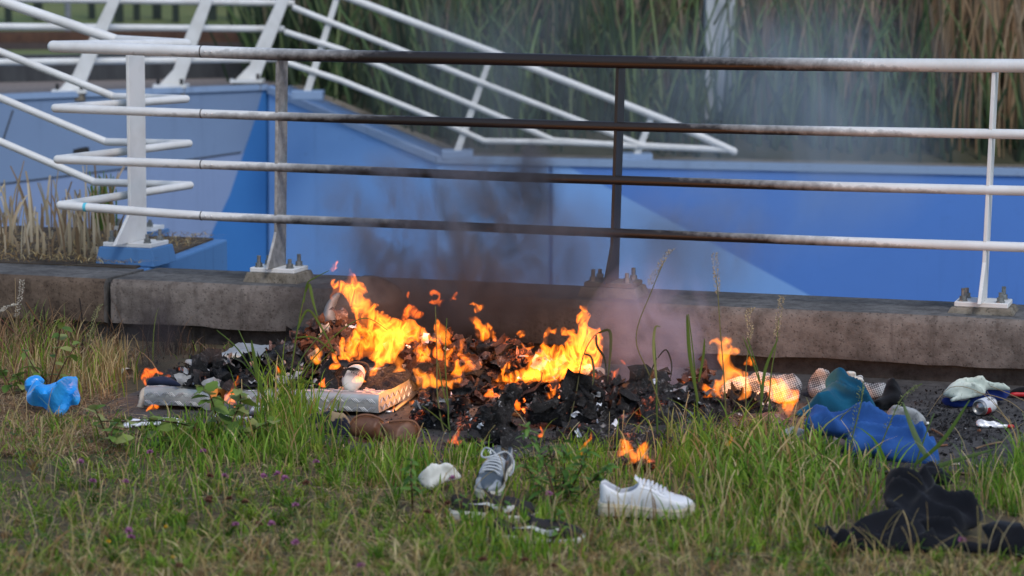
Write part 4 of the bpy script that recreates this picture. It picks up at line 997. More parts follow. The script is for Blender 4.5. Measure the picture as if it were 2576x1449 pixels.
# ---- small rubbish
# drink can
cA = G(Z6[0] + 2112 * Z6[2], Z6[1] + 520 * Z6[2], .0335); cB = G(Z6[0] + 2292 * Z6[2], Z6[1] + 462 * Z6[2], .0335)
ax = cB - cA; ax = ax / np.linalg.norm(ax); ln_ = .118
t = thing('drink_can', (cA + cB) / 2 - [0, 0, .03], 'white and red drink can lying on the slab by the dark blue garment', 'can')
sd = np.cross(ax, [0, 0, 1]); sd /= np.linalg.norm(sd); upv = np.cross(sd, ax)
def ring(s_, r, n_=28): return [cA + ax * s_ + r * (sd * math.cos(a_) + upv * math.sin(a_)) for a_ in np.linspace(0, 2 * math.pi, n_, endpoint=False)]
def lathe(prof, mat, nm, dent=0):
    V = []; n_ = 28
    for s_, r in prof: V += ring(s_, r)
    F = [(i * n_ + k, i * n_ + (k + 1) % n_, (i + 1) * n_ + (k + 1) % n_, (i + 1) * n_ + k) for i in range(len(prof) - 1) for k in range(n_)]
    mb = MB(); mb.add(V, F); return mb.build(nm, mat, t)
lathe([(.010, .0325), (.03, .0332), (.06, .0332), (.085, .0328), (.100, .0315)], M['can_white'], 'can_body')
lathe([(.001, .001), (.008, .020), (.0, .0262), (-.003, .0268), (.0, .0285), (.010, .0325)], M['tin'], 'can_end')
lathe([(.100, .0315), (.112, .027), (.115, .0272), (.112, .025), (.110, .001)], M['tin'], 'can_end')
V = []; F = []; nn_ = 14; mm = 8
for i in range(mm):
    for k in range(nn_):
        a_ = math.radians(-125 + k * 75 / (nn_ - 1)) - .55 * i / mm; s_ = .012 + .062 * (i / (mm - 1)) * (1 - .35 * k / nn_)
        V.append(cA + ax * s_ + .0338 * (sd * math.cos(a_ + math.pi * .5 - .5) + upv * math.sin(a_ + math.pi * .5 - .5)))
F = [(i * nn_ + k, i * nn_ + k + 1, (i + 1) * nn_ + k + 1, (i + 1) * nn_ + k) for i in range(mm - 1) for k in range(nn_ - 1)]
# face of the can that looks at the camera
tocam = EYE - cA; tocam -= ax * np.dot(tocam, ax); tocam /= np.linalg.norm(tocam); side2 = np.cross(ax, tocam)
if side2[2] < 0: side2 = -side2
V = []
for i in range(mm):
    for k in range(nn_):
        f_ = i / (mm - 1); a_ = math.radians(-95 + 75 * k / (nn_ - 1)); s_ = .012 + f_ * (.02 + .055 * (1 - k / (nn_ - 1)))
        V.append(cA + ax * s_ + .0339 * (tocam * math.cos(a_) + side2 * math.sin(a_)))
mb = MB(); mb.add(V, F); mb.build('red_band', M['red_paint'], t)
fc = bpy.data.curves.new('lettering', 'FONT'); fc.body = 'BACARDI'; fc.size = .0165; fc.align_x = 'LEFT'
fo = bpy.data.objects.new('lettering_source', fc); COL.objects.link(fo)
bpy.context.view_layer.update()
tm = bpy.data.meshes.new_from_object(fo.evaluated_get(bpy.context.evaluated_depsgraph_get()))
bpy.data.objects.remove(fo, do_unlink=True)
for v_ in tm.vertices:                       # the word runs round the can
    s_ = .088 - .0 + (v_.co.y - .006) * .0; a_ = math.radians(8) + v_.co.x / .0340 * .0
    s_ = .040 + v_.co.x * .95; a_ = math.radians(26) + v_.co.y / .034
    v_.co = Vector(cA + ax * s_ + .0341 * (tocam * math.cos(a_) + side2 * math.sin(a_)))
tm.materials.clear(); tm.materials.append(M['mark_dark']); obj('lettering', tm, t)
# squeezed tube
t = thing('squeezed_tube', G(2490, 1076), 'white squeezed tube with red cap lying in front of the can', 'tube')
puff('tube_body', Z6([(2085, 655), (2140, 648), (2240, 665), (2340, 685), (2410, 700), (2400, 725), (2300, 728), (2190, 722), (2095, 710)]), (2490, 1077), M['can_white'], tilt=55, T=.014, R=.02, step=0.006, fold=.004, fscale=(30, 60), parent=t)
puff('cap', Z6([(2405, 700), (2440, 690), (2475, 705), (2470, 725), (2430, 728), (2400, 724)]), (2540, 1077), M['red_paint'], tilt=45, T=.010, R=.01, step=0.0045, parent=t)
def butt(px, py, L, ang, mat, label, cat='cigarette end', r=.0042):
    c = G(px, py, r); d_ = np.array([math.cos(ang), math.sin(ang), 0]) * L / 2
    mb = MB(); mb.tube([c - d_, c + d_], r, 8); tag(mb.build('cigarette_end' if 'cigarette' in cat else cat.replace(' ', '_'), mat), label, cat)
butt(2397, 1167, .048, -.15, M['cream_paper'], 'white cigarette end on the slab above the black trousers')
butt(2374, 1120, .03, .3, M['brown_sole'], 'orange filter end beside the sleeve of the blue fleece')
butt(2562, 1155, .03, -.1, M['brown_sole'], 'brown filter end at the right edge of the slab')
butt(2330, 1065, .02, .2, M['white_rubber'], 'white plug beside the grey rag', 'plug', .006)
butt(2463, 1083, .012, .9, M['brown_sole'], 'small brown pebble in front of the squeezed tube', 'pebble', .006)
for i, (x0, y0, x1, y1, lb) in enumerate([(2370, 1186, 2470, 1198, 'straw lying across the slab right of the black trousers'), (2455, 1128, 2520, 1112, 'dark twig on the slab below the squeezed tube'), (2345, 1080, 2385, 1105, 'thin twig leading to the grey rag'), (1420, 992, 1500, 986, 'burnt metal rod on the black lump'),
                                       (2480, 1200, 2576, 1190, 'long straw at the right edge of the slab'), (1230, 1120, 1215, 1108, 'short twig in front of the heap')]):
    mb = MB(); z_ = .12 if 'rod' in lb else .006
    mb.tube(spline([G(x0, y0, z_), G((x0 + x1) / 2, (y0 + y1) / 2 - 2, z_ + .006), G(x1, y1, z_)], 3), .004 if 'rod' not in lb else .007, 6)
    nm = 'metal_rod' if 'rod' in lb else 'twig' if 'twig' in lb else 'straw'
    tag(mb.build(nm, M['burnt_metal'] if 'rod' in lb else M['twig']), lb, nm.replace('_', ' '))
# burnt castors
t = thing('burnt_castor', G(1412, 1080), 'burnt metal castor wheel sticking out of the black lump', 'castor')
c = P(1412, 1028, 9.38)
mb = MB(); mb.tube([c + [-.042, 0, .0], c + [-.038, 0, 0], c + [-.012, 0, 0], c + [-.008, 0, 0]], [.033, .038, .038, .034], 18); mb.build('wheel', M['burnt_metal'], t)
mb = MB(); mb.tube([c + [-.005, .0, 0], c + [.0, 0, 0], c + [.045, 0.01, -.002], c + [.05, .01, -.002]], [.033, .037, .036, .03], 18); mb.build('wheel', M['burnt_metal'], t)
mb = MB(); mb.tube([c + [0, 0, -.02], c + [-.01, .02, -.09]], .02, 10); mb.build('fork', M['burnt_metal'], t)

# ---- rubbish on the left
t = thing('blue_bag', G(135, 1042), 'crumpled bright blue plastic bag in the dry grass at left', 'bag')
puff('bag_body', [(70, 985), (90, 955), (115, 968), (150, 958), (192, 947), (195, 975), (202, 1000), (196, 1018), (178, 1020), (168, 1035), (150, 1048), (125, 1040), (108, 1024), (80, 1020), (66, 1005)], (130, 1046), M['bluebag'], tilt=32, T=.09, R=.07, step=0.00825, fold=.01, fscale=(9, 17), fdir=55, seed=14, rough=.018, rscale=30, crumple=.9, prof=.9, parent=t, smooth=False)
puff('handle', [(66, 985), (62, 962), (74, 948), (96, 944), (112, 958), (100, 975), (84, 990)], (90, 1030), M['bluebag'], tilt=20, T=.03, R=.03, step=0.00825, fold=.01, fscale=(9, 12), seed=6, crumple=.5, parent=t, smooth=False)
t = thing('paper_cup', G(310, 952), 'tipped cream paper cup at the foot of the kerb', 'cup')
mb = MB(); a0 = P(303, 930, 10.35); a1 = P(322, 944, 10.29); dd = a1 - a0; 
mb.tube([a0 - dd * .2, a0, a0 + dd * .6, a1], [.004, .012, .026, .031], 16, cap=False); mb.build('cup_wall', M['cream_paper'], t)
o = puff('white_sheet', Z8([(165, 1005), (185, 960), (215, 925), (300, 920), (420, 930), (560, 915), (720, 915), (840, 940), (820, 975), (700, 985), (560, 985), (400, 990), (300, 1005), (230, 1012)]), (380, 1072), M['paper'], tilt=76, T=.008, R=.02, step=0.00868, fold=.008, fscale=(12, 20))
wd(o, 'flat white sheet of paper on the ground in front of the panel', 'paper')
t = thing('white_packaging', G(590, 1062), 'crumpled white packaging in front of the burning gap of the panel', 'packaging')
puff('packaging_face', Z8([(1120, 920), (1160, 850), (1210, 800), (1260, 785), (1310, 830), (1380, 850), (1460, 900), (1560, 890), (1500, 960), (1380, 990), (1240, 985), (1140, 960)]), (580, 1064), M['paper'], tilt=35, T=.05, R=.05, step=0.00744, fold=.02, fscale=(14, 14), seed=3, parent=t, smooth=False)
puff('packaging_end', Z8([(1530, 860), (1570, 780), (1650, 740), (1720, 790), (1730, 850), (1680, 880), (1600, 880)]), (650, 1048), M['paper'], tilt=30, T=.035, R=.03, step=0.00825, fold=.015, seed=4, parent=t)
wd(puff('scorched_card', Z8([(1440, 700), (1500, 650), (1600, 670), (1640, 720), (1600, 790), (1500, 820), (1430, 800)]), (640, 1030), M['char_pink'], tilt=25, T=.012, R=.015, step=0.00744, fold=.008, fscale=(30, 6), seed=2), 'pinkish scorched card against the front of the panel', 'card')
wd(puff('camouflage_cloth', Z4([(-180, 720), (-60, 690), (60, 690), (200, 710), (330, 740), (390, 800), (400, 900), (300, 920), (100, 910), (-60, 880), (-170, 830)]), (840, 1092), M['camo'], prof=.8, ripple=.004, tilt=58, T=.05, R=.05, step=0.00806, fold=.02, seed=5), 'camouflage cloth left of the brown boots', 'cloth')
# brown boots lying on their sides
for nm, up, we, base, lb in (('boot', [(355, 850), (370, 760), (420, 700), (520, 668), (620, 672), (700, 700), (760, 740), (790, 800), (800, 900), (780, 980), (700, 985), (560, 965), (440, 930), (380, 910)], [(365, 780), (410, 705), (500, 665), (600, 665), (690, 692), (770, 738)], (930, 1112), 'brown leather boot lying on its side, the left one of the pair'),
                             ('boot', [(740, 860), (730, 800), (800, 750), (920, 738), (1040, 728), (1130, 745), (1180, 800), (1195, 880), (1170, 960), (1120, 1030), (1050, 1090), (960, 1110), (860, 1090), (760, 1075), (740, 1030), (790, 960)], [(830, 745), (940, 733), (1050, 728), (1130, 742), (1180, 795), (1198, 870), (1185, 930)], (1000, 1135), 'brown leather boot lying on its side, the right one with its shaft folded')):
    t = thing(nm, G(*base), lb, 'boot', 'pair of brown boots')
    puff('upper', Z4(up), base, M['brown_leather'], tilt=24, T=.055, R=.055, step=0.0075, fold=.004, fscale=(5, 9), fdir=75, crumple=.35, seed=len(lb), parent=t)
    Yw = G(*base)[1]
    pts = [P(Z4[0] + x * Z4[2], Z4[1] + y * Z4[2], Yw + .012) for x, y in we]
    mb = MB(); mb.tube(spline(pts, 4), .0045, 8); mb.build('welt', M['brown_sole'], t)
puff('shaft', Z4([(735, 1040), (770, 960), (840, 930), (900, 960), (890, 1060), (830, 1088), (760, 1078)]), (972, 1132), M['brown_leather'], tilt=25, T=.03, R=.025, step=0.00675, fold=.012, fscale=(30, 12), seed=3, parent=t)
# white rag, small navy bundle
wd(puff('white_rag', Z7([(112, 385), (120, 330), (160, 290), (215, 262), (290, 268), (330, 245), (390, 248), (450, 290), (490, 340), (470, 365), (380, 380), (330, 400), (270, 430), (215, 460), (160, 430)]), (1108, 1230), M['white_cloth'], prof=.8, ripple=.004, tilt=48, T=.06, R=.06, step=0.0075, fold=.025, fscale=(12, 18), fdir=25, seed=6), 'crumpled dirty white rag on the grass left of the grey sneaker', 'rag')
t = thing('navy_bundle', G(1245, 1150), 'small navy and white bundle behind the grey sneaker', 'bundle')
puff('bundle_body', Z7([(720, 120), (745, 95), (790, 85), (830, 100), (820, 160), (780, 170), (735, 155)]), (1242, 1150), M['navy'], tilt=30, T=.03, R=.025, step=0.006, fold=.01, parent=t)
puff('white_print', Z7([(722, 118), (745, 98), (770, 108), (755, 130), (770, 150), (740, 155), (728, 138)]), G(1242, 1150) + [0, -.028, 0], M['paper'], tilt=30, T=.005, R=.006, step=0.00375, parent=t)
# ---- sneakers
def lerp(a, xs, ys): return float(np.interp(a, xs, ys))
def sneaker(label, loc, rot, L, upper, sole, lining, mark, lace=None, low=False, toe_mat=None, group=None, cat='sneaker', lace_loop=True, swoosh=True):
    t = thing('sneaker', loc, label, cat, group, rot)
    S = np.linspace(0, 1, 41); k = L / .29
    def wid(s):
        w = lerp(s, [0, .08, .25, .45, .65, .8, .92, 1], [.030, .034, .032, .036, .046, .045, .036, .018])
        return w * k * math.sqrt(max(0, 1 - max(0, (.06 - s) / .06) ** 2 * .65)) * math.sqrt(max(.02, 1 - max(0, (s - .93) / .07) ** 2))
    zs = lambda s: lerp(s, [0, .3, .6, .85, 1], [.040, .037, .030, .029, .034]) * k * (.85 if low else 1)
    hi = .78 if low else 1.
    def rim(s): return max(zs(s) + .004, k * lerp(s, [0, .04, .10, .22, .34, .43, .55, .7, .82, .93, 1], [.098 * hi, .104 * hi, .092 * hi, .074 * hi, .082 * hi, .100 * hi, .092 * hi, .070, .058, .052, .040]))
    def mid(s):
        ins = zs(s) + .006
        if s < .38: return ins
        top = rim(s) + .008 * k
        return lerp(s, [.38, .42, .46], [ins, rim(.42) + .020 * k, top])if s < .46 else top
    J = np.linspace(-1, 1, 27)
    def pt(s, j, off=0.):
        w = wid(s); aj = abs(j); sg = 1 if j > 0 else -1
        if aj > .5:
            q_ = (1 - aj) / .5
            y = w * (1 + .05 * math.sin(math.pi * q_) - .22 * q_ ** 2); z = zs(s) + (rim(s) - zs(s)) * math.sin(q_ * math.pi / 2) ** .9
        else:
            q_ = (.5 - aj) / .5
            opening = s < .43
            y = w * .83 * ((1 - q_) ** (.45 if opening and q_ < 1 else 1.)) if q_ < 1 else 0
            if opening: z = rim(s) + (mid(s) - rim(s)) * min(1, q_ * 1.5) ** .8 + .004 * math.sin(min(1, q_ * 4) * math.pi)
            else: z = rim(s) + (mid(s) - rim(s)) * math.sin(q_ * math.pi / 2)
        if off: y *= 1 + off / max(w, .01); z += off * .3
        return (s * L, sg * y if aj > 1e-6 else 0, z)
    V = [pt(s, j) for s in S for j in J]; n = len(J)
    F = [(i * n + a, i * n + a + 1, (i + 1) * n + a + 1, (i + 1) * n + a) for i in range(40) for a in range(26)]
    def isin(f): 
        s = S[f[0] // n]; j = abs((J[f[0] % n] + J[f[1] % n]) / 2)
        return s < .40 and j < .43
    F1 = [f for f in F if not isin(f)]; F2 = [f for f in F if isin(f)]
    cap = [tuple(range(n))[::-1], tuple(40 * n + a for a in range(n))]
    mb = MB(); mb.add(V, F1 + cap); me = mb.mesh('upper', upper); obj('upper', me, t, False)
    mb = MB(); mb.add(V, F2); obj('lining', mb.mesh('lining', lining), t, False)
    # sole
    V = []; m = 6
    prof = [(1.03, 0.), (1.09, .15), (1.08, .55), (1.10, .9), (1.04, 1.06)]
    ring = [(s, 1) for s in S] + [(s, -1) for s in S[::-1]]
    for pw, pz in prof:
        for s, sg in ring:
            x = s * L * 1.0 + (s - .5) * .012 * k; V.append((x, sg * wid(s) * pw, zs(s) * pz * (1 if pz > 0 else 0) + max(0, s - .8) ** 2 * .22 * k * (1 - pz * .4)))
    R_ = len(ring)
    F = [(a * R_ + b, a * R_ + (b + 1) % R_, (a + 1) * R_ + (b + 1) % R_, (a + 1) * R_ + b) for a in range(len(prof) - 1) for b in range(R_)]
    F += [(b, R_ - 1 - b, R_ - 2 - b, b + 1) for b in range(40)] + [((len(prof) - 1) * R_ + b, (len(prof) - 1) * R_ + b + 1, (len(prof) - 1) * R_ + R_ - 2 - b, (len(prof) - 1) * R_ + R_ - 1 - b) for b in range(40)]
    mb = MB(); mb.add(V, F); so = obj('sole', mb.mesh('sole', sole), t, False)
    mb = MB(); mb.tube([(s * L + (s - .5) * .012 * k, sg * wid(s) * 1.105, zs(s) * .80 + max(0, s - .8) ** 2 * .15 * k) for s, sg in ring], .0014, 5); obj('foxing_line', mb.mesh('foxing_line', mark if low else sole), so, False)
    # overlays: toe cap, heel counter
    def patch(nm, s0, s1, j0, j1, mat, off=.0022, both=True):
        for sg in ((1, -1) if both else (1,)):
            ss = np.linspace(s0, s1, 9); jj = np.linspace(j0, j1, 7)
            W = [pt(s, sg * j, off) for s in ss for j in jj]
            f = [(a * 7 + b, a * 7 + b + 1, (a + 1) * 7 + b + 1, (a + 1) * 7 + b) for a in range(8) for b in range(6)]
            q_ = MB(); q_.add(W, f); obj(nm, q_.mesh(nm, mat), t, False)
    if toe_mat is not None:
        patch('heel_counter', .0, .16, .55, .97, toe_mat)
        patch('eyestay', .44, .72, .30, .62, toe_mat)
        patch('toe_cap', .80, .985, .35, .97, toe_mat)
    # swoosh shaped side mark
    if swoosh:
        for sg in (1, -1):
            q_ = MB(); W = []; nn = 14
            lo_ = [(.20, .58), (.38, .76), (.52, .90), (.62, .95), (.70, .90), (.74, .80), (.74, .68)]; up_ = [(.20, .58), (.38, .69), (.52, .77), (.60, .79), (.65, .77), (.69, .73), (.74, .68)]
            for i in range(nn + 1):
                f = i / nn * 6
                for L2 in (lo_, up_):
                    W.append(pt(float(np.interp(f, range(7), [q[0] for q in L2])), sg * float(np.interp(f, range(7), [q[1] for q in L2])), .0034))
            q_.add(W, [(2 * i, 2 * i + 1, 2 * i + 3, 2 * i + 2) for i in range(nn)]); obj('side_mark', q_.mesh('side_mark', mark), t, False)
    if lace is not None:
        for i in range(6):
            s = .47 + .045 * i
            q_ = MB(); sk = .018 if i % 2 else -.012
            q_.tube(spline([np.array(pt(s + sk * .5, .40, .004)), np.array(pt(s, .2, .0)) + [0, 0, .006], np.array(pt(s, 0)) + [0, 0, .006], np.array(pt(s, -.2)) + [0, 0, .006], np.array(pt(s - sk * .5, -.40, .004))], 3), .0042 * k, 6)
            obj('lace', q_.mesh('lace', lace), t, False)
        if lace_loop:
            c = np.array(pt(.455, 0)) + [0, 0, .008]
            q_ = MB(); q_.tube(spline([c, c + [-.01, .03, .012], c + [.012, .062, -.002], c + [.035, .07, -.03], c + [.045, .062, -.05]], 4), .0030, 6); obj('lace', q_.mesh('lace', lace), t, False)
            q_ = MB(); q_.tube(spline([c, c + [.0, -.02, .016], c + [-.02, -.045, .010], c + [-.012, -.055, -.012], c + [.02, -.035, -.008], c], 4), .0030, 6); obj('lace', q_.mesh('lace', lace), t, False)
    # tongue
    if lace is not None or low:
        W = []
        for a in range(7):
            f = a / 6; s = .46 - .085 * f
            for b in range(7):
                g_ = b / 3 - 1
                W.append((s * L, g_ * .022 * k * (1 - .1 * f), rim(.46) + .004 + .026 * k * f - .008 * g_ * g_))
        q_ = MB(); q_.add(W, [(a * 7 + b, a * 7 + b + 1, (a + 1) * 7 + b + 1, (a + 1) * 7 + b) for a in range(6) for b in range(6)]); obj('tongue', q_.mesh('tongue', upper), t, False)
    return t
# white one: heel to the left, toe to the right
p = G(1512, 1303); sneaker('white leather sneaker with cream sole standing in the grass', p + [0, .05, .004], (0.05, 0, math.radians(-7)), .30, M['white_leather'], M['sole_cream'], M['lining_white'], M['white_leather'], M['white_leather'], lace_loop=False, swoosh=False, toe_mat=M['white_leather'])
# grey one: toe towards the camera
p = G(1257, 1225); sneaker('slate grey sneaker with white laces, toe pointing at the camera', p + [.012, .10, .035], (math.radians(-6), math.radians(10), math.radians(-104)), .272, M['grey_leather'], M['white_rubber'], M['lining'], M['mark_dark'], M['lace'], toe_mat=M['overlay_grey'])
p = G(1135, 1302); sneaker('black low sneaker with white sole behind its twin', p + [0, .06, -.018], (0, 0, math.radians(-6)), .285, M['shoe_black'], M['white_rubber'], M['shoe_black'], M['mark_white'], None, low=True)
p = G(1243, 1360); sneaker('black low sneaker with white mark, the one nearest the camera', p + [0, .06, -.022], (0, 0, math.radians(-3)), .28, M['shoe_black'], M['white_rubber'], M['shoe_black'], M['mark_white'], None, low=True)
# ================================================================== flames
M['flame'] = mat_flame('flame')
M['flame_hot'] = mat_flame('hot flame', 26., (1., .24, .018), 20., 2.2, .22)
M['flame_thin'] = mat_flame('thin flame', 38., (1., .145, .008), 26., 2.2, .25)
def flame(label, px, base, T=.05, R=.035, mat='flame', seed=0, light=0., holes=(), tilt=4, step=.009, lpos=None):
    base = (base[0], base[1] + (45 if base[1] < 1015 else 14))
    o = puff('flame', px, base, M[mat], tilt=tilt, T=min(T, .042), R=min(R, .03), step=step, back=1.0, wave=.05, wscale=5, sub=3, seed=seed, ripple=.010, holes=holes, prof=.8)
    tag(o, label, 'flame')
    if light:
        ld = bpy.data.lights.new('fire_glow', 'POINT'); ld.energy = light; ld.color = (1., .36, .08); ld.shadow_soft_size = .14
        lo = bpy.data.objects.new('fire_glow', ld); COL.objects.link(lo)
        lo.location = tuple(P(lpos[0], lpos[1], G(*base)[1] + .26)); lo.parent = o
    return o
A_base = (960, 985)
flame('tallest flame rising from the left heap towards the kerb top', Z2([(900, 1290), (935, 1225), (880, 1120), (905, 1000), (960, 930), (1000, 850), (985, 760), (960, 680), (920, 600), (880, 560), (830, 530), (795, 545), (790, 602), (762, 600), (750, 560), (772, 500), (752, 450), (752, 390), (768, 335), (740, 300), (770, 240), (825, 208), (822, 270), (845, 318), (800, 305), (784, 340), (792, 390), (785, 430), (830, 395), (900, 400), (930, 330), (945, 265), (975, 320), (1015, 345), (1040, 400), (1100, 450), (1130, 520), (1120, 550), (1080, 560), (1100, 590), (1145, 580), (1160, 620), (1230, 650), (1215, 700), (1260, 710), (1325, 705), (1290, 740), (1340, 760), (1450, 800), (1480, 830), (1540, 800), (1600, 800), (1640, 860), (1700, 890), (1740, 950), (1800, 980), (1850, 990), (1830, 1030), (1760, 1020), (1700, 1040), (1660, 1070), (1620, 1040), (1590, 1020), (1540, 1060), (1500, 1040), (1490, 1100), (1440, 1160), (1400, 1210), (1390, 1270), (1350, 1240), (1300, 1250), (1250, 1300), (1220, 1340), (1150, 1370), (1140, 1330), (1180, 1250), (1120, 1180), (1040, 1200), (960, 1230)]),
      A_base, .07, .07, 'flame', 1, 9., lpos=(965, 790))
flame('bright yellow heart of the left fire', Z2([(1180, 920), (1200, 850), (1260, 825), (1340, 840), (1420, 860), (1510, 820), (1550, 850), (1540, 960), (1500, 1040), (1480, 1110), (1420, 1180), (1390, 1250), (1320, 1240), (1240, 1280), (1190, 1230), (1150, 1150), (1200, 1080), (1230, 1010)]), (965, 992), .06, .06, 'flame_hot', 2)
flame('soft orange flame curling up behind the left fire', Z2([(1455, 780), (1470, 720), (1500, 670), (1545, 650), (1600, 660), (1640, 690), (1690, 735), (1670, 780), (1610, 800), (1560, 770), (1540, 820), (1500, 840), (1470, 830)]), (990, 965), .03, .05, 'flame_thin', 3)
flame('small flame on the left shoulder of the heap', Z2([(545, 1170), (600, 1150), (585, 1080), (600, 1040), (650, 1080), (680, 1140), (665, 1180), (665, 1230), (600, 1255), (560, 1220)]), (790, 990), .035, .03, 'flame_hot', 4)
flame('curved flame with a long tail right of the left fire', Z2([(1728, 740), (1745, 785), (1790, 795), (1835, 783), (1855, 815), (1890, 860), (1940, 900), (1980, 965), (1962, 995), (1972, 1045), (1900, 1062), (1850, 1010), (1810, 980), (1800, 920), (1775, 860), (1800, 812), (1750, 805), (1722, 775)]), (1105, 980), .03, .03, 'flame', 5)
flame('detached ring shaped flame high above the heap', Z2([(1740, 560), (1740, 510), (1790, 500), (1855, 545), (1850, 598), (1905, 590), (1875, 640), (1850, 700), (1830, 660), (1745, 650), (1765, 600)]), (1095, 975), .022, .03, 'flame_thin', 6, holes=[Z2([(1775, 575), (1790, 545), (1825, 565), (1820, 600), (1785, 605)])])
flame('small detached flame at the right of the ring shaped flame', Z2([(1948, 630), (1972, 570), (2010, 515), (2040, 520), (2015, 570), (2020, 605), (1980, 605)]), (1140, 975), .02, .025, 'flame_thin', 7)
flame('small red wisp above the curved shell', Z2([(1518, 545), (1540, 508), (1560, 540), (1545, 580), (1530, 590)]), (1030, 970), .014, .02, 'flame_thin', 8)
flame('detached orange flame above the slanting flame', Z2([(2135, 655), (2195, 630), (2240, 660), (2290, 650), (2305, 690), (2260, 715), (2210, 735), (2185, 710), (2190, 670)]), (1200, 975), .026, .03, 'flame', 9)
flame('slanting flame leaning left between the two fires', Z2([(2125, 780), (2165, 765), (2230, 765), (2280, 820), (2285, 855), (2340, 840), (2400, 910), (2420, 940), (2400, 960), (2420, 1010), (2440, 1050), (2490, 1100), (2440, 1080), (2390, 1030), (2350, 990), (2300, 1020), (2260, 1025), (2240, 990), (2200, 930), (2190, 860), (2150, 820)]), (1220, 985), .035, .04, 'flame', 10)
flame('hook shaped flame in front of the dark roll', Z2([(2045, 1050), (2060, 990), (2100, 975), (2112, 1020), (2090, 1060), (2095, 1130), (2150, 1180), (2200, 1240), (2250, 1220), (2300, 1270), (2220, 1265), (2210, 1310), (2130, 1320), (2060, 1330), (2050, 1270), (2090, 1230), (2030, 1150)]), (1180, 1000), .028, .03, 'flame', 11)
flame('narrow flame left of the hook shaped flame', Z2([(1880, 1130), (1960, 1090), (2005, 1050), (2000, 1110), (1960, 1160), (1960, 1230), (1955, 1290), (1930, 1280), (1900, 1220)]), (1125, 1000), .028, .03, 'flame', 12)
flame('wide flame at the corner of the tread plate panel', Z4([(1065, 60), (1130, 100), (1200, 100), (1270, 150), (1330, 160), (1390, 110), (1380, 190), (1450, 230), (1560, 240), (1640, 220), (1735, 190), (1725, 250), (1690, 290), (1620, 290), (1600, 370), (1540, 320), (1460, 320), (1420, 350), (1340, 340), (1280, 350), (1220, 340), (1195, 385), (1170, 330), (1165, 250), (1130, 160)]), (1080, 1035), .04, .045, 'flame_hot', 13, 2.5, lpos=(1080, 965))
flame('big leaning flame of the right hand fire', Z3([(-70, 1340), (0, 1320), (60, 1290), (130, 1280), (150, 1250), (140, 1200), (60, 1170), (120, 1155), (180, 1170), (220, 1150), (250, 1090), (300, 1030), (320, 960), (340, 900), (390, 865), (410, 905), (455, 895), (440, 960), (400, 940), (370, 1000), (390, 1060), (440, 1040), (480, 1060), (540, 1020), (560, 980), (510, 960), (490, 890), (520, 860), (560, 905), (620, 900), (650, 940), (660, 870), (640, 830), (650, 760), (690, 710), (665, 685), (700, 655), (775, 660), (765, 710), (790, 770), (775, 850), (840, 880), (890, 880), (915, 960), (925, 1080), (920, 1170), (910, 1230), (900, 1280), (840, 1310), (760, 1350), (640, 1370), (540, 1390), (460, 1430), (340, 1440), (240, 1420), (160, 1449), (100, 1420), (20, 1449), (-80, 1420)]),
      (1400, 1005), .07, .07, 'flame', 14, 12., lpos=(1420, 900))
flame('bright yellow heart of the right hand fire', Z3([(20, 1380), (120, 1320), (260, 1250), (400, 1180), (520, 1120), (640, 1020), (660, 900), (700, 800), (750, 820), (800, 960), (860, 1060), (870, 1180), (800, 1280), (650, 1330), (480, 1370), (330, 1410), (180, 1410), (60, 1420)]), (1400, 1012), .05, .06, 'flame_hot', 15)
flame('curling wisp at the left of the right hand fire', Z3([(40, 935), (110, 910), (135, 950), (125, 980), (90, 990), (110, 1040), (140, 1080), (190, 1070), (240, 1050), (200, 1100), (150, 1110), (100, 1080), (70, 1030), (80, 980)]), (1320, 990), .02, .02, 'flame', 16)
flame('low flame licking right from the right hand fire', Z3([(820, 1440), (880, 1400), (960, 1410), (1000, 1370), (1000, 1310), (1040, 1320), (1075, 1265), (1060, 1370), (1010, 1430), (950, 1455), (930, 1520), (880, 1530), (840, 1490)]), (1520, 1015), .025, .03, 'flame_thin', 17)
flame('tiny spark of flame in the purple smoke', Z3([(1092, 1215), (1118, 1203), (1140, 1230), (1152, 1268), (1122, 1245)]), (1565, 1000), .012, .015, 'flame_thin', 18)
flame('twisting flame of the fire beside the checked cloth', Z5([(1590, 785), (1650, 760), (1670, 690), (1710, 690), (1740, 650), (1720, 580), (1690, 510), (1700, 450), (1670, 400), (1620, 430), (1625, 395), (1690, 350), (1720, 370), (1720, 340), (1800, 340), (1815, 360), (1810, 410), (1865, 430), (1885, 470), (1850, 495), (1800, 500), (1815, 550), (1840, 580), (1890, 610), (1945, 640), (1955, 700), (1965, 800), (1930, 840), (1850, 865), (1900, 800), (1900, 740), (1850, 720), (1760, 730), (1730, 780), (1720, 840), (1650, 815)]), (1830, 1012), .05, .045, 'flame_hot', 19, 5., lpos=(1840, 930))
flame('small detached flame above the checked cloth', Z5([(1890, 570), (1960, 505), (2005, 545), (1990, 585), (1945, 575)]), (1885, 1010), .02, .025, 'flame', 20)
flame('flame running down the burning checked cloth', Z5([(2005, 690), (2050, 640), (2040, 690), (2080, 720), (2130, 680), (2210, 680), (2250, 720), (2290, 770), (2350, 780), (2350, 860), (2320, 910), (2280, 1000), (2250, 1010), (2230, 950), (2190, 900), (2130, 870), (2100, 820), (2100, 760), (2040, 740)]), (1950, 1048), .035, .045, 'flame', 21, 2., lpos=(1960, 980))
flame('flame with two tongues at the edge of the lawn', Z7([(1865, 170), (1870, 90), (1880, 30), (1930, 5), (1980, 50), (2000, 130), (2050, 70), (2130, 30), (2140, 90), (2120, 130), (2160, 190), (2175, 255), (2120, 220), (2090, 190), (2040, 215), (1990, 240), (1930, 215), (1960, 190), (1940, 150)]), (1590, 1172), .03, .035, 'flame', 22, 1.2, lpos=(1590, 1140))
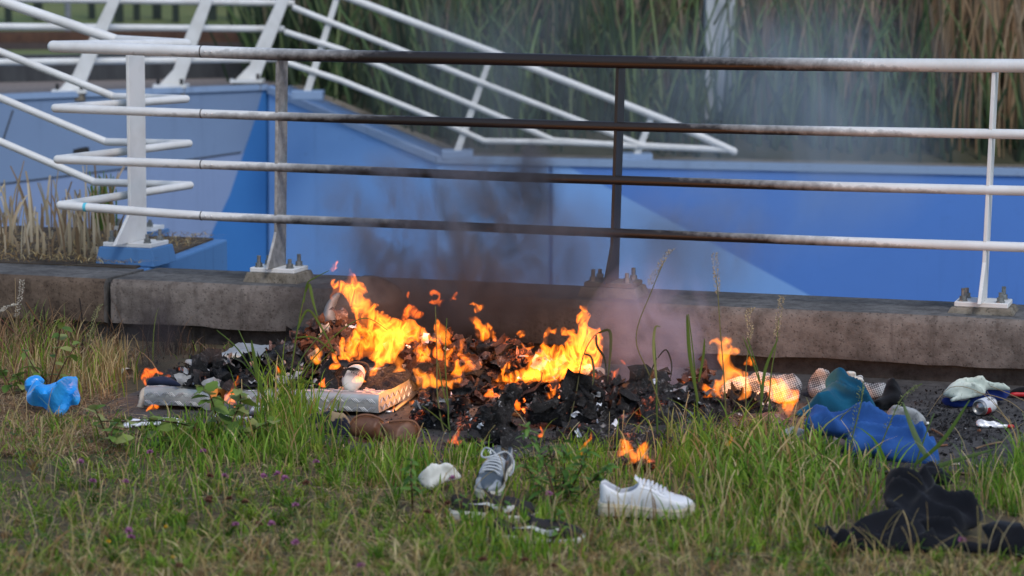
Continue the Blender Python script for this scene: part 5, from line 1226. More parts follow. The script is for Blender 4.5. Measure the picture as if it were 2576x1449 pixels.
flame('thin flame left of the two tongued flame', Z7([(1500, 190), (1540, 150), (1530, 110), (1550, 80), (1590, 30), (1620, -10), (1640, -40), (1640, 0), (1600, 70), (1580, 120), (1545, 170), (1510, 215)]), (1470, 1150), .018, .02, 'flame_thin', 23)
flame('small flame on the charred stick', Z4([(1530, 870), (1560, 950), (1600, 930), (1640, 830), (1660, 765), (1685, 830), (1690, 900), (1660, 960), (1720, 950), (1680, 1040), (1640, 1010), (1580, 1020), (1535, 980)]), (1145, 1128), .018, .02, 'flame_thin', 24)
flame('flame at the far left end of the panel', Z8([(375, 480), (385, 410), (440, 370), (480, 380), (520, 365), (560, 390), (610, 410), (600, 440), (680, 430), (715, 465), (640, 465), (600, 450), (540, 430), (500, 470), (440, 490), (420, 560), (395, 550)]), (395, 990), .03, .03, 'flame_thin', 25, .8, lpos=(385, 945))
flame('low red flame on the melted cover behind the navy cloth', Z8([(750, 400), (780, 350), (800, 390), (890, 405), (850, 425), (810, 415), (760, 410)]), (460, 970), .014, .015, 'flame_thin', 26)
flame('tiny flame in the middle of the melted cover', Z8([(1015, 522), (1040, 490), (1060, 445), (1075, 490), (1105, 500), (1060, 522)]), (515, 985), .012, .012, 'flame', 27)
flame('flame in the burnt gap of the panel', Z8([(1230, 620), (1270, 640), (1310, 630), (1340, 570), (1330, 540), (1380, 510), (1405, 440), (1440, 525), (1400, 570), (1415, 640), (1390, 700), (1440, 860), (1390, 830), (1350, 770), (1290, 760), (1240, 740), (1250, 690)]), (580, 1042), .022, .025, 'flame', 28, 1.2, lpos=(585, 990))
flame('flame glowing under the left end of the panel', Z8([(420, 835), (440, 785), (480, 765), (560, 765), (575, 800), (520, 815), (460, 825)]), (385, 1036), .02, .015, 'flame', 29)
flame('small flame under the corner of the panel by the bent tube', Z4([(860, 600), (880, 540), (920, 470), (915, 540), (900, 590), (870, 610)]), (985, 1040), .012, .012, 'flame', 30)
flame('small flame between the panel corner and the charred lump', Z4([(1080, 550), (1090, 500), (1130, 480), (1170, 475), (1140, 520), (1110, 560)]), (1035, 1040), .014, .015, 'flame', 31)
flame('small flame in the ash below the right hand fire', Z5([(305, 790), (330, 800), (380, 760), (400, 720), (400, 790), (375, 830), (360, 880), (320, 850)]), (1385, 1050), .02, .02, 'flame', 32)

def tongue(label, x, y, w, h, base, lean=0., mat='flame', seed=0):
    """a small pointed flame, foot centre x, y, in picture units"""
    rg = np.random.default_rng(seed + 90); L = []; R_ = []
    for t_ in np.linspace(0, 1, 6):
        ww = w * .5 * (1 - t_) ** .7 * (1 + .35 * math.sin(t_ * 9 + seed)) + .6; cx = x + lean * t_ ** 1.5 * h + 3 * math.sin(t_ * 6 + seed * 2)
        L.append((cx - ww, y - h * t_)); R_.append((cx + ww, y - h * t_))
    return flame(label, L + R_[::-1], base, .035, .02, mat, seed + 50)
for i, (x, y, w, h, by, ln, mt, lb) in enumerate([(838, 930, 22, 48, 1000, .2, 'flame', 'narrow flame left of the upturned shoe'), (868, 905, 26, 60, 985, -.2, 'flame', 'flame licking up the left foot of the tallest flame'), (905, 960, 30, 45, 1000, .1, 'flame', 'low flame behind the upturned shoe'), (1005, 935, 34, 60, 1000, -.25, 'flame_hot', 'short yellow flame on the right end of the panel'),
        (1060, 910, 46, 70, 990, .2, 'flame', 'broad low flame right of the left fire'), (1105, 905, 30, 64, 985, -.2, 'flame_thin', 'pointed flame behind the bare stem'), (1145, 950, 26, 50, 1010, .2, 'flame', 'small flame before the dark roll'), (1232, 1000, 36, 30, 1045, .4, 'flame_thin', 'low flame on the pinkish cloth'), (1262, 960, 30, 52, 1010, .3, 'flame', 'flame at the left foot of the right hand fire'),
        (1330, 975, 44, 46, 1030, -.2, 'flame_hot', 'flame at the foot of the right hand fire'), (1300, 1030, 30, 34, 1062, 0., 'flame_thin', 'red flame in the embers below the right hand fire'), (1252, 1075, 34, 30, 1095, .1, 'flame', 'flame in the ember nest'), (1360, 1100, 14, 30, 1140, .1, 'flame_thin', 'little flame behind the leafy weed'), (1470, 1000, 30, 40, 1035, .3, 'flame', 'flame at the right foot of the right hand fire'),
        (1647, 1032, 14, 16, 1045, 0., 'flame_thin', 'spark of flame on the burnt sheet'), (1783, 1000, 40, 40, 1040, -.3, 'flame', 'flame spreading left of the checked cloth'), (700, 938, 14, 20, 985, .2, 'flame_thin', 'small flame on the melted cover behind the grass'), (812, 975, 18, 26, 1010, .1, 'flame_thin', 'red flame at the right end of the melted cover'), (1836, 1120, 8, 30, 1140, .1, 'flame_thin', 'small flame deep in the grass on the right')]):
    tongue(lb, x, y, w, h, (x, by), ln, mt, i)
# ================================================================== vegetation
def blades(base, h, lean, ang, w, c0, c1, segs=3, droop=.25, yaw=None, tip=.08):
    """ribbons: N base points, heights, sideways reach, direction, width, colours at foot and tip"""
    base = np.asarray(base, float); n = len(base)
    h, lean, ang, w, droop = [np.broadcast_to(np.asarray(x, float), (n,)) for x in (h, lean, ang, w, droop)]
    yaw = RNG.uniform(0, math.pi, n) if yaw is None else np.broadcast_to(yaw, (n,))
    T_ = np.linspace(0, 1, segs + 1); V = np.zeros((n, segs + 1, 2, 3)); C = np.zeros((n, segs + 1, 2, 3))
    c0 = np.broadcast_to(c0, (n, 3)); c1 = np.broadcast_to(c1, (n, 3))
    for i, t in enumerate(T_):
        r = lean * t ** 1.8
        p = base + np.c_[np.cos(ang) * r, np.sin(ang) * r, h * (t - droop * t ** 3)]
        ww = w * (1 - t ** 2 * (1 - tip)) * (.7 + .3 * min(1, t * 4 + .3))
        s = np.c_[np.cos(yaw), np.sin(yaw), np.zeros(n)] * ww[:, None] / 2
        V[:, i, 0] = p - s; V[:, i, 1] = p + s
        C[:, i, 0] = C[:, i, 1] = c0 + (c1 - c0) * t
    b = (np.arange(n) * (segs + 1) * 2)[:, None]
    F = np.concatenate([b + np.array([2 * i, 2 * i + 1, 2 * i + 3, 2 * i + 2]) for i in range(segs)])
    return V.reshape(-1, 3), F, C.reshape(-1, 3)
class Grass:
    def __init__(s): s.V = []; s.F = []; s.C = []; s.n = 0
    def add(s, V, F, C): s.V.append(V); s.F.append(F + s.n); s.C.append(C); s.n += len(V); return s
    def build(s, name, mat, label=None, cat=None, kind='stuff', parent=None, group=None):
        o = obj(name, mesh_np(name, np.vstack(s.V), np.vstack(s.F), mat, True, np.vstack(s.C)), parent)
        return tag(o, label, cat, group, kind)
def GN(px, py, z=0.):                                    # many pixels at once
    d = _F[None] + _R[None] * ((px - 1288.) / FPX)[:, None] + _U[None] * ((724.5 - py) / FPX)[:, None]
    return EYE[None] + d * ((z - CAM_H) / d[:, 2])[:, None]
def pick(n, cols, p=None):
    cols = np.array(cols); return cols[RNG.choice(len(cols), n, p=p)] * RNG.uniform(.75, 1.25, (n, 1))
GREENS = [(.145, .275, .018), (.20, .34, .024), (.085, .195, .016), (.27, .36, .040), (.18, .29, .028)]
DRY = [(.46, .32, .13), (.37, .24, .09), (.54, .41, .19), (.28, .165, .065), (.58, .47, .25)]
EX = [-600, 0, 200, 330, 450, 650, 800, 900, 1000, 1120, 1250, 1330, 1500, 1700, 1900, 2050, 2200, 2330, 2450, 2600, 3100]
EY = [900, 1070, 1064, 1072, 1084, 1070, 1112, 1140, 1160, 1168, 1160, 1150, 1130, 1085, 1080, 1150, 1190, 1200, 1192, 1206, 1240]
def lawn_points(n, y1=1600, feather=14):
    px = RNG.uniform(-500, 3050, n); py = RNG.uniform(1040, y1, n)
    k = py > np.interp(px, EX, EY) + RNG.normal(0, feather, n)
    return px[k], py[k]
def dens(px, py, s, sc=.004):
    return fbm(np.c_[px * sc, py * sc * 2.2, np.full(len(px), s)], 3, int(s * 10)) + .5
SHOE_BOXES = [(1505, 1240, 1722, 1322), (1130, 1240, 1322, 1318), (1240, 1300, 1440, 1374), (1190, 1150, 1312, 1266), (1050, 1170, 1165, 1240), (2050, 1200, 2480, 1392), (2470, 1310, 3000, 1402), (1540, 1110, 1665, 1196)]
def clear_of(px, py, keep=0.12):
    k = np.ones(len(px), bool)
    for x0, y0, x1, y1 in SHOE_BOXES:
        ins_ = (px > x0) & (px < x1) & (py > y0) & (py < y1 + 4)
        k &= ~(ins_ & (RNG.random(len(px)) > keep))
    return k

g = Grass()
px, py = lawn_points(15000); k = clear_of(px, py); px, py = px[k], py[k]
d = dens(px, py, 1.3)
ydry = np.interp(py, [1150, 1340, 1400, 1460], [-.10, -.08, .22, .3])
isdry = RNG.random(len(px)) < np.clip(.30 + ydry + .8 * (.52 - d), .06, .85)
B = GN(px, py, -.012); n = len(B)
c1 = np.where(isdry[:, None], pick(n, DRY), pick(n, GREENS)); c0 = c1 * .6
h = RNG.gamma(5, .0105, n) * np.where(isdry, .8, 1.)
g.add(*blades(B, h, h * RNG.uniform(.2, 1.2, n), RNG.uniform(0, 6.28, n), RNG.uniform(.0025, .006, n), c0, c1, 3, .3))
# tufts: blades leaning out from common roots
px, py = lawn_points(5200); k = clear_of(px, py, .06); px, py = px[k], py[k]; d = dens(px, py, 2.7, .0045)
k = RNG.random(len(px)) < np.clip(d * 1.5 - .15, .12, 1); px, py, d = px[k], py[k], d[k]
m_ = len(px); rep = RNG.integers(6, 14, m_); idx = np.repeat(np.arange(m_), rep); n = len(idx)
B = GN(px, py, -.012)[idx] + np.c_[RNG.normal(0, .009, n), RNG.normal(0, .009, n), np.zeros(n)]
tc_ = pick(m_, GREENS + [(.20, .22, .07)]); td = RNG.random(m_) < np.clip(.16 + np.interp(py, [1150, 1340, 1400, 1460], [-.08, -.06, .2, .3]) + .5 * (.5 - d), .03, .7); tc_[td] = pick(int(td.sum()), DRY)
c1 = tc_[idx] * RNG.uniform(.7, 1.3, (n, 1)); th = RNG.gamma(6, .0105, m_)[idx]; h = th * RNG.uniform(.45, 1.1, n)
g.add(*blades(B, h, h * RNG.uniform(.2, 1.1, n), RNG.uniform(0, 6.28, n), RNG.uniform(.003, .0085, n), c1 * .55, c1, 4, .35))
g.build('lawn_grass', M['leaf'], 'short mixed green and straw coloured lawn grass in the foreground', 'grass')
# dead thatch lying flat
g = Grass()
px, py = lawn_points(42000, feather=26); d = dens(px, py, 4.1, .003); kk = (RNG.random(len(px)) < np.clip(.85 - d + np.interp(py, [1150, 1340, 1400, 1460], [-.05, 0., .35, .5]), .2, 1)) & clear_of(px, py, .4); px, py = px[kk], py[kk]
B = GN(px, py, -.008); n = len(B); c1 = pick(n, DRY)
L = RNG.gamma(4, .022, n)
g.add(*blades(B + [0, 0, .004], RNG.uniform(.006, .030, n), L * 1.2, RNG.uniform(0, 6.28, n), RNG.uniform(.002, .0045, n), c1 * .85, c1, 3, .5, yaw=RNG.uniform(0, 3.14, n)))
# dry area on the left, up to the kerb
px = RNG.uniform(-500, 345, 16000); py = RNG.uniform(885, 1150, 16000); k = (px < 345 - (py - 885) * .0) & ((px < 300) | (py < 945))
px, py = px[k], py[k]; B = GN(px, py, -.005); n = len(B); c1 = pick(n, [(.34, .20, .10), (.42, .28, .15), (.24, .13, .065), (.5, .38, .23), (.16, .085, .045)]); L = RNG.gamma(4, .03, n)
g.add(*blades(B, RNG.uniform(.006, .07, n), L, RNG.uniform(0, 6.28, n), RNG.uniform(.002, .004, n), c1 * .8, c1, 3, .5))
g.build('dead_thatch', M['dry'], 'flat dead straw and thatch between the grass', 'thatch')
# clover and small herbs in the sward
px, py = lawn_points(5200); d = dens(px, py, 8.7, .005); k = (d > .5) & clear_of(px, py, .0); px, py = px[k], py[k]
B = GN(px, py, 0.); n = len(B); V = []; F = []; C = []; m = 0
for i in range(n):
    z = RNG.uniform(.015, .05); a0 = RNG.uniform(0, 6.28); r = RNG.uniform(.006, .012); c = pick(1, [(.035, .090, .014), (.055, .115, .022), (.045, .10, .03)])[0]
    for q in range(3):
        a = a0 + q * 2.1; dv = np.array([math.cos(a), math.sin(a), RNG.uniform(-.2, .35)]); sd_ = np.array([-math.sin(a), math.cos(a), 0])
        p0 = B[i] + [0, 0, z]; V += [p0, p0 + dv * r * .7 + sd_ * r * .55, p0 + dv * r * 1.3, p0 + dv * r * .7 - sd_ * r * .55]; C += [c * .8, c, c * 1.1, c]; F.append((m, m + 1, m + 2, m + 3)); m += 4
o = obj('clover_leaves', mesh_np('clover_leaves', V, np.array(F), M['leaf'], True, np.array(C))); tag(o, 'low dark green clover leaves in the lawn', 'clover', kind='stuff')
# taller growth along the slab
g = Grass()
def clump(n, x0, x1, y0, y1, h0, h1, cols=GREENS, w=(.003, .0065), lean=.5, dryf=.12, segs=5, droop=.25, dc=DRY):
    px = RNG.normal((x0 + x1) / 2, (x1 - x0) / 4, n); py = RNG.uniform(y0, y1, n); B = GN(px, py, -.01)
    isd = RNG.random(n) < dryf; c1 = np.where(isd[:, None], pick(n, dc), pick(n, cols))
    h = RNG.uniform(h0, h1, n) * RNG.uniform(.5, 1., n)
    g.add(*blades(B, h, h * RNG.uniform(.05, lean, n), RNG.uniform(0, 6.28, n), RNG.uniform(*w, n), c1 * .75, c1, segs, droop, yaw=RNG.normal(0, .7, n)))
BR = [(.14, .275, .022), (.185, .32, .030), (.095, .21, .020), (.235, .34, .045)]
clump(300, 620, 840, 1050, 1150, .12, .30, BR)
clump(120, 640, 800, 1045, 1110, .25, .48, BR, (.004, .009))
clump(200, 440, 720, 1110, 1170, .05, .13)
clump(420, 1640, 2060, 1095, 1230, .08, .24, BR + [(.28, .28, .09)], (.004, .009), lean=.8, dryf=.2)
clump(440, 1750, 2150, 1130, 1270, .10, .28, BR + [(.26, .28, .08)], (.006, .014), lean=.8, dryf=.2)
clump(330, 1900, 2240, 1170, 1310, .08, .22, BR + [(.26, .28, .08)], (.004, .011), lean=.9, dryf=.25)
clump(200, 1380, 1540, 1130, 1210, .06, .18)
clump(120, 1660, 1780, 1130, 1210, .06, .18)
clump(350, 860, 1120, 1140, 1230, .05, .17)
clump(500, 1080, 1480, 1180, 1400, .05, .13, w=(.004, .008))
clump(130, 1480, 1760, 1300, 1370, .04, .09, w=(.003, .007))
clump(900, 1640, 2200, 1230, 1400, .07, .17, GREENS + [(.16, .15, .05)], dryf=.3)
clump(400, 2380, 2680, 1190, 1290, .08, .2, BR)
clump(160, 2540, 2640, 1150, 1260, .15, .34, BR)
clump(500, -100, 330, 1060, 1150, .03, .12, dryf=.6)
clump(300, 100, 330, 930, 1010, .08, .24, dryf=.75)
clump(220, 220, 330, 910, 965, .12, .24, dryf=.92, lean=.35)
clump(240, -60, 240, 900, 1000, .12, .36, dryf=.6)
clump(70, 380, 520, 872, 895, .05, .24, [(.03, .025, .015)], dryf=.5, dc=[(.16, .09, .05), (.06, .04, .03)])
clump(180, 1480, 1700, 1180, 1330, .05, .22, dryf=.6)
px, py = lawn_points(900, 1560, 0); B = GN(px, py, -.01); n = len(B); h = RNG.uniform(.08, .24, n)
STR = [(.50, .38, .18), (.44, .30, .13), (.36, .30, .10), (.54, .44, .24)]
g.add(*blades(B, h, h * RNG.uniform(.1, .7, n), RNG.uniform(0, 6.28, n), RNG.uniform(.0016, .003, n), pick(n, STR) * .7, pick(n, STR), 5, .15, yaw=RNG.normal(0, .5, n), tip=.9))
clump(240, 380, 640, 1075, 1150, .08, .20, BR, w=(.004, .009))
clump(260, 860, 1120, 1150, 1230, .08, .20, BR, w=(.004, .008))
clump(200, 1130, 1240, 1150, 1180, .05, .14, BR, w=(.004, .008))
clump(420, -80, 270, 880, 930, .10, .34, dryf=.7, dc=[(.34, .20, .10), (.42, .28, .15), (.24, .13, .065)])
clump(300, -80, 330, 900, 980, .08, .26, dryf=.85, dc=[(.34, .20, .10), (.46, .32, .18), (.24, .13, .065)], lean=1.1)
clump(320, -80, 250, 885, 925, .18, .42, [(.16, .22, .05), (.10, .15, .03)], dryf=.8, dc=[(.16, .085, .04), (.28, .17, .08), (.08, .045, .025), (.36, .24, .13)], lean=.8)
clump(230, 330, 830, 1095, 1180, .08, .22, BR, w=(.004, .009))
clump(200, 330, 800, 876, 905, .02, .09, dryf=.85, dc=[(.22, .14, .08), (.10, .06, .04)], lean=1.5)
clump(500, 1080, 1480, 1300, 1430, .06, .14, w=(.004, .008))
clump(160, 300, 700, 1170, 1270, .06, .14, BR, w=(.004, .008))
g.build('tall_grass', M['leaf'], 'taller green grass tufts growing along the edge of the slab', 'grass')

# single tall stems that stand out against the fire
def stem(name, pts, Y, r, col, label, group, leaves=(), head=None, hcol=(.36, .29, .17)):
    P3 = [P(x, y, Y + 0.02 * i) for i, (x, y) in enumerate(pts)]
    P3[0][2] = min(P3[0][2], .0)
    t = thing(name, P3[0], label, 'grass stem', group)
    sp = spline(P3, 5); gg = MB(); gg.tube(sp, list(np.linspace(r, r * .45, len(sp))), 6)
    me = gg.mesh('stem', M['leaf']); at = me.color_attributes.new('Col', 'FLOAT_COLOR', 'POINT')
    at.data.foreach_set('color', np.tile([*col, 1.], (len(me.vertices), 1)).astype(np.float32).ravel()); obj('stem', me, t)
    for lf in leaves:
        lp, w = lf[0], lf[1]; L3 = spline([P(x, y, Y - .02 - .015 * i) for i, (x, y) in enumerate(lp)], 5); m = len(L3); V = []
        for i, p in enumerate(L3):
            tg = L3[min(i + 1, m - 1)] - L3[max(i - 1, 0)]; sd_ = np.cross(tg, [0, 1, .3]); sd_ /= np.linalg.norm(sd_) + 1e-9
            ww = w * math.sin(math.pi * min(1, (i / (m - 1)) * .82 + .16)) ** .8
            V += [p - sd_ * ww / 2, p + np.array([0, -.002, -.002]), p + sd_ * ww / 2]
        F = [(3 * i + a, 3 * i + a + 1, 3 * i + a + 4, 3 * i + a + 3) for i in range(m - 1) for a in (0, 1)]
        lc = lf[2] if len(lf) > 2 else col
        obj('leaf', mesh_np('leaf', V, np.array(F), M['leaf'], True, np.tile(lc, (len(V), 1))), t)
    if head:
        V = []; F = []; C = []; m = 0; rg = np.random.default_rng(len(label))
        HP = spline([P(x, y, Y) for x, y in head], 8)
        for p in HP:
            for q in range(7):
                a = rg.uniform(0, 6.28); e = rg.uniform(.003, .013); dv = np.array([math.cos(a), math.sin(a), .9]); dv /= np.linalg.norm(dv); c0 = p + dv * e
                s1 = np.cross(dv, rg.normal(size=3)); s1 /= np.linalg.norm(s1)
                V += [c0, c0 + dv * .004 + s1 * .0018, c0 + dv * .009, c0 + dv * .004 - s1 * .0018]; F.append((m, m + 1, m + 2, m + 3)); m += 4
                C += [np.array(hcol) * rg.uniform(.7, 1.3)] * 4
        obj('seed_head', mesh_np('seed_head', V, np.array(F), M['dry'], False, np.array(C)), t)
    return t
GS = 'tall grass stems in front of the fire'
g1 = (.115, .165, .035); g2 = (.085, .15, .03); g3 = (.17, .17, .06); dk = (.03, .032, .018)
stem('grass_stem', [(1140, 1155), (1113, 1072), (1100, 989), (1099, 905), (1095, 770)], 9.0, .0042, g3, 'tall bare stem left of centre against the fire', GS)
stem('grass_stem', [(1150, 1158), (1130, 1076), (1127, 1022), (1120, 905), (1124, 800)], 8.98, .0042, g1, 'tall stem with a side leaf beside the bare one', GS, [([(1127, 1022), (1115, 985), (1100, 900)], .006), ([(1130, 1080), (1100, 1050), (1062, 1020)], .005)])
stem('grass_stem', [(1700, 1140), (1640, 960), (1600, 850), (1640, 730), (1672, 655)], 8.9, .003, g3, 'long thin stem with a drooping seed head over the basin wall', GS, head=[(1634, 720), (1650, 690), (1668, 660), (1688, 634)])
stem('grass_stem', [(1830, 1130), (1822, 960), (1812, 830), (1806, 740), (1800, 690)], 8.95, .003, g3, 'upright stem with a slender seed head above the kerb', GS, head=[(1806, 742), (1803, 710), (1800, 680), (1797, 642)])
stem('grass_stem', [(1930, 1140), (1938, 960), (1950, 880), (1960, 800)], 8.95, .0032, g1, 'stem with a feathery head in front of the kerb right of the flames', GS, head=[(1954, 850), (1958, 820), (1962, 780), (1968, 752)])
stem('grass_stem', [(1880, 1140), (1876, 960), (1882, 880), (1892, 820)], 8.97, .0028, g3, 'stem with a loose head just left of the feathery one', GS, head=[(1884, 860), (1888, 830), (1880, 800), (1892, 780)])
stem('grass_stem', [(1420, 1110), (1447, 1000), (1466, 900), (1495, 845), (1528, 830)], 9.0, .0032, (.14, .13, .06), 'bent stem with scorched drooping leaves before the right hand fire', GS, [([(1505, 838), (1533, 832), (1536, 880), (1528, 960)], .012, (.06, .075, .03)), ([(1500, 842), (1502, 870), (1520, 900), (1526, 940)], .010, dk), ([(1470, 890), (1488, 900), (1494, 940), (1490, 970)], .010, (.07, .085, .03))])
stem('grass_stem', [(1655, 1140), (1652, 1020), (1650, 920), (1645, 835)], 8.92, .0045, g2, 'thick green stem in the purple smoke', GS, [([(1652, 960), (1644, 880), (1648, 825), (1662, 822)], .010, (.20, .26, .10)), ([(1655, 900), (1676, 880), (1690, 920), (1683, 970)], .006, dk), ([(1652, 900), (1640, 930), (1630, 960)], .006, dk)])
stem('grass_stem', [(1765, 1170), (1752, 1000), (1745, 900), (1732, 790)], 8.85, .004, g2, 'tall green blade left of the right flames', GS, [([(1756, 1010), (1736, 900), (1730, 820), (1728, 790)], .014), ([(1758, 960), (1770, 890), (1772, 850)], .010)])
stem('grass_stem', [(1905, 1190), (1915, 1020), (1908, 940), (1880, 850)], 8.8, .004, g2, 'tall green blades right of the twisting flame', GS, [([(1915, 1020), (1925, 930), (1958, 850)], .012), ([(1910, 960), (1890, 900), (1868, 845)], .007)])
stem('grass_stem', [(700, 1110), (728, 960), (748, 830), (765, 745), (772, 722)], 9.2, .0042, g2, 'bending stem in front of the left kerb', GS, [([(765, 760), (772, 715), (790, 700), (828, 680)], .006), ([(768, 735), (778, 716), (788, 760), (800, 800)], .012), ([(748, 830), (775, 780), (812, 830), (842, 890)], .010), ([(745, 850), (790, 850), (845, 890)], .008)])
stem('grass_stem', [(690, 1130), (660, 1000), (630, 900), (600, 830)], 9.15, .004, g2, 'leaning stem at the left of the grass tuft', GS, [([(680, 1060), (655, 970), (640, 900), (632, 855)], .018), ([(700, 1000), (750, 960), (800, 968)], .014), ([(650, 960), (600, 880), (545, 830)], .006)])
stem('grass_stem', [(690, 1140), (720, 1000), (760, 900), (830, 815)], 9.1, .0035, g1, 'long stem arching right across the left fire', GS, [([(720, 1000), (790, 900), (860, 830), (920, 800), (975, 830)], .005)])
stem('grass_stem', [(1880, 1230), (1800, 1200), (1730, 1185), (1700, 1190)], 8.5, .004, (.10, .17, .06), 'broad pale leaves lying across the grass', GS, [([(1800, 1188), (1860, 1176), (1920, 1184)], .022, (.14, .22, .10)), ([(1760, 1200), (1840, 1190), (1900, 1200)], .018, (.09, .17, .06))])
stem('grass_stem', [(2260, 1330), (2300, 1180), (2330, 1090), (2350, 1040)], 8.2, .004, g2, 'reed grass with broad leaves over the blue fleece', GS, [([(2300, 1170), (2370, 1110), (2440, 1005)], .016), ([(2310, 1190), (2400, 1160), (2500, 1130)], .018, (.12, .18, .06)), ([(2330, 1150), (2300, 1090), (2270, 1010)], .02, (.15, .22, .10))])
stem('grass_stem', [(2110, 1300), (2140, 1120), (2165, 1020), (2172, 960)], 8.3, .0035, g1, 'stem with a narrow spike before the teal fleece', GS, head=[(2140, 1120), (2155, 1040), (2168, 980)], hcol=(.16, .20, .08))
stem('grass_stem', [(2160, 1260), (2220, 1110), (2270, 1000), (2320, 965)], 8.4, .003, g1, 'leaning spike crossing the checked coat', GS, head=[(2230, 1080), (2270, 1010), (2310, 975)], hcol=(.18, .20, .09))
stem('grass_stem', [(2600, 1150), (2530, 1050), (2470, 990), (2390, 975), (2330, 1050)], 9.2, .0022, (.33, .25, .14), 'dry arching stalk in front of the drink can', GS, [([(2620, 1080), (2540, 1010), (2450, 985)], .003, (.33, .25, .14)), ([(2620, 1120), (2540, 1060), (2480, 980)], .003, (.36, .28, .16)), ([(2640, 1040), (2560, 1000), (2490, 970)], .003, (.3, .22, .12))])
stem('grass_stem', [(100, 1440), (90, 1330), (70, 1260), (55, 1200)], 7.3, .0022, (.42, .35, .21), 'dry bleached stalk at the lower left', GS, [([(100, 1400), (130, 1320), (165, 1240)], .003, (.40, .32, .2))])
stem('grass_stem', [(300, 1449), (320, 1340), (335, 1260), (342, 1210)], 7.2, .0024, (.42, .35, .21), 'dry bleached stalk in the lower left lawn', GS)
stem('grass_stem', [(40, 960), (42, 860), (40, 780), (38, 700)], 10.6, .003, (.33, .24, .13), 'dry plume grass in front of the left kerb', GS, head=[(40, 800), (50, 760), (54, 730), (56, 710)], hcol=(.48, .44, .36))
stem('grass_stem', [(55, 980), (40, 850), (20, 790), (8, 770)], 10.6, .003, (.25, .18, .1), 'low plume grass at the left edge', GS, head=[(40, 770), (20, 775), (6, 785), (-6, 790)], hcol=(.50, .46, .38))
stem('grass_stem', [(200, 960), (225, 850), (240, 800), (250, 770)], 10.3, .003, (.26, .23, .10), 'green spike beside the joint of the kerb', GS, head=[(225, 850), (238, 805), (252, 772)], hcol=(.22, .24, .11))
for i, (a_, b_) in enumerate([((130, 950), (-20, 780)), ((105, 940), (110, 770)), ((205, 900), (200, 750)), ((140, 900), (65, 760))]):
    stem('dead_stalk', [a_, ((a_[0] + b_[0]) / 2 + 6, (a_[1] + b_[1]) / 2), b_], 10.7, .006, [(.14, .05, .03), (.025, .018, .015), (.03, .022, .018), (.15, .08, .035)][i], ['reddish dead stalk slanting before the left kerb', 'black dead stalk before the left kerb', 'black dead stalk near the kerb joint', 'brown dead stalk slanting the other way'][i], 'dead stalks by the left kerb')

# leafy weeds: leaves are parts
def leafmesh(nm, L, W, c, serr=0, foldz=.18):
    V = []; C = []; nn = 6
    for i in range(nn + 1):
        t_ = i / nn; w = W * math.sin(math.pi * t_ ** .75) ** .8 * (1 + (serr if i % 2 else -serr)) / 2; z = -.25 * L * t_ ** 2
        V += [(t_ * L, -w, z + foldz * w), (t_ * L, 0, z), (t_ * L, w, z + foldz * w)]; C += [np.array(c) * (.85 + .3 * t_)] * 3
    F = [(3 * i + a, 3 * i + a + 1, 3 * i + a + 4, 3 * i + a + 3) for i in range(nn) for a in (0, 1)]
    return mesh_np(nm, V, np.array(F), M['leaf'], True, np.array(C))
LEAVES = {'bramble': [leafmesh('leaf', .075, .055, c, .10) for c in ((.13, .215, .04), (.18, .26, .06), (.095, .17, .034), (.26, .30, .10))],
          'mint': [leafmesh('leaf', .065, .024, c, .05) for c in ((.095, .20, .035), (.13, .24, .045), (.07, .16, .03))]}
def weed(name, label, stems, kind, nleaf, Y, scale=1., seed=0, scol=(.10, .05, .03), cat='weed', droop=.3):
    rg = np.random.default_rng(seed); Y = G(*stems[0][0])[1]; b = P(*stems[0][0], Y)
    t = thing(name, (b[0], b[1], max(0, b[2])), label, cat)
    for st in stems:
        S3 = spline([P(x, y, Y + rg.uniform(-.08, .08)) for x, y in st], 6); S3[0][2] = min(S3[0][2], 0)
        mb = MB(); mb.tube(S3, list(np.linspace(.0035, .0018, len(S3))), 6); me = mb.mesh('stem', M['leaf'])
        at = me.color_attributes.new('Col', 'FLOAT_COLOR', 'POINT'); at.data.foreach_set('color', np.tile([*scol, 1.], (len(me.vertices), 1)).astype(np.float32).ravel()); obj('stem', me, t)
        for i in range(nleaf):
            f = .22 + .78 * (i + rg.uniform(0, .8)) / nleaf; p = S3[min(len(S3) - 1, int(f * len(S3)))]
            o = bpy.data.objects.new('leaf', LEAVES[kind][rg.integers(len(LEAVES[kind]))]); COL.objects.link(o); o.parent = t; o.matrix_parent_inverse = t.matrix_basis.inverted()
            o.location = tuple(p); s_ = scale * rg.uniform(.55, 1.15) * (1 - .3 * f)
            o.scale = (s_, s_, s_); o.rotation_euler = (rg.normal(0, .35), rg.normal(-.1, .4), i * 2.4 + rg.uniform(-.4, .4))
    return t
weed('bramble', 'bramble with broad green leaves in front of the panel', [[(560, 1115), (545, 1050), (530, 1000), (510, 970)], [(570, 1120), (500, 1080), (420, 1060), (330, 1060), (250, 1060)], [(560, 1120), (585, 1060), (605, 1010), (600, 980)], [(560, 1125), (480, 1120), (400, 1110), (330, 1090)], [(570, 1125), (640, 1080), (690, 1060)]], 'bramble', 16, 9.1, 1.25, 1)
weed('bramble', 'bramble seedling left of the panel with pale leaves', [[(290, 1130), (262, 1080), (245, 1040), (240, 1030)], [(290, 1130), (280, 1090), (300, 1060)]], 'bramble', 9, 8.9, 1.0, 7)
weed('bramble', 'bramble at the left kerb above the blue bag', [[(120, 990), (140, 900), (150, 840), (160, 800)], [(130, 980), (170, 900), (200, 860)], [(60, 1010), (50, 960), (40, 940)], [(40, 1010), (20, 960), (0, 930)], [(120, 960), (90, 930), (60, 880)]], 'bramble', 8, 10.2, 1.0, 2)
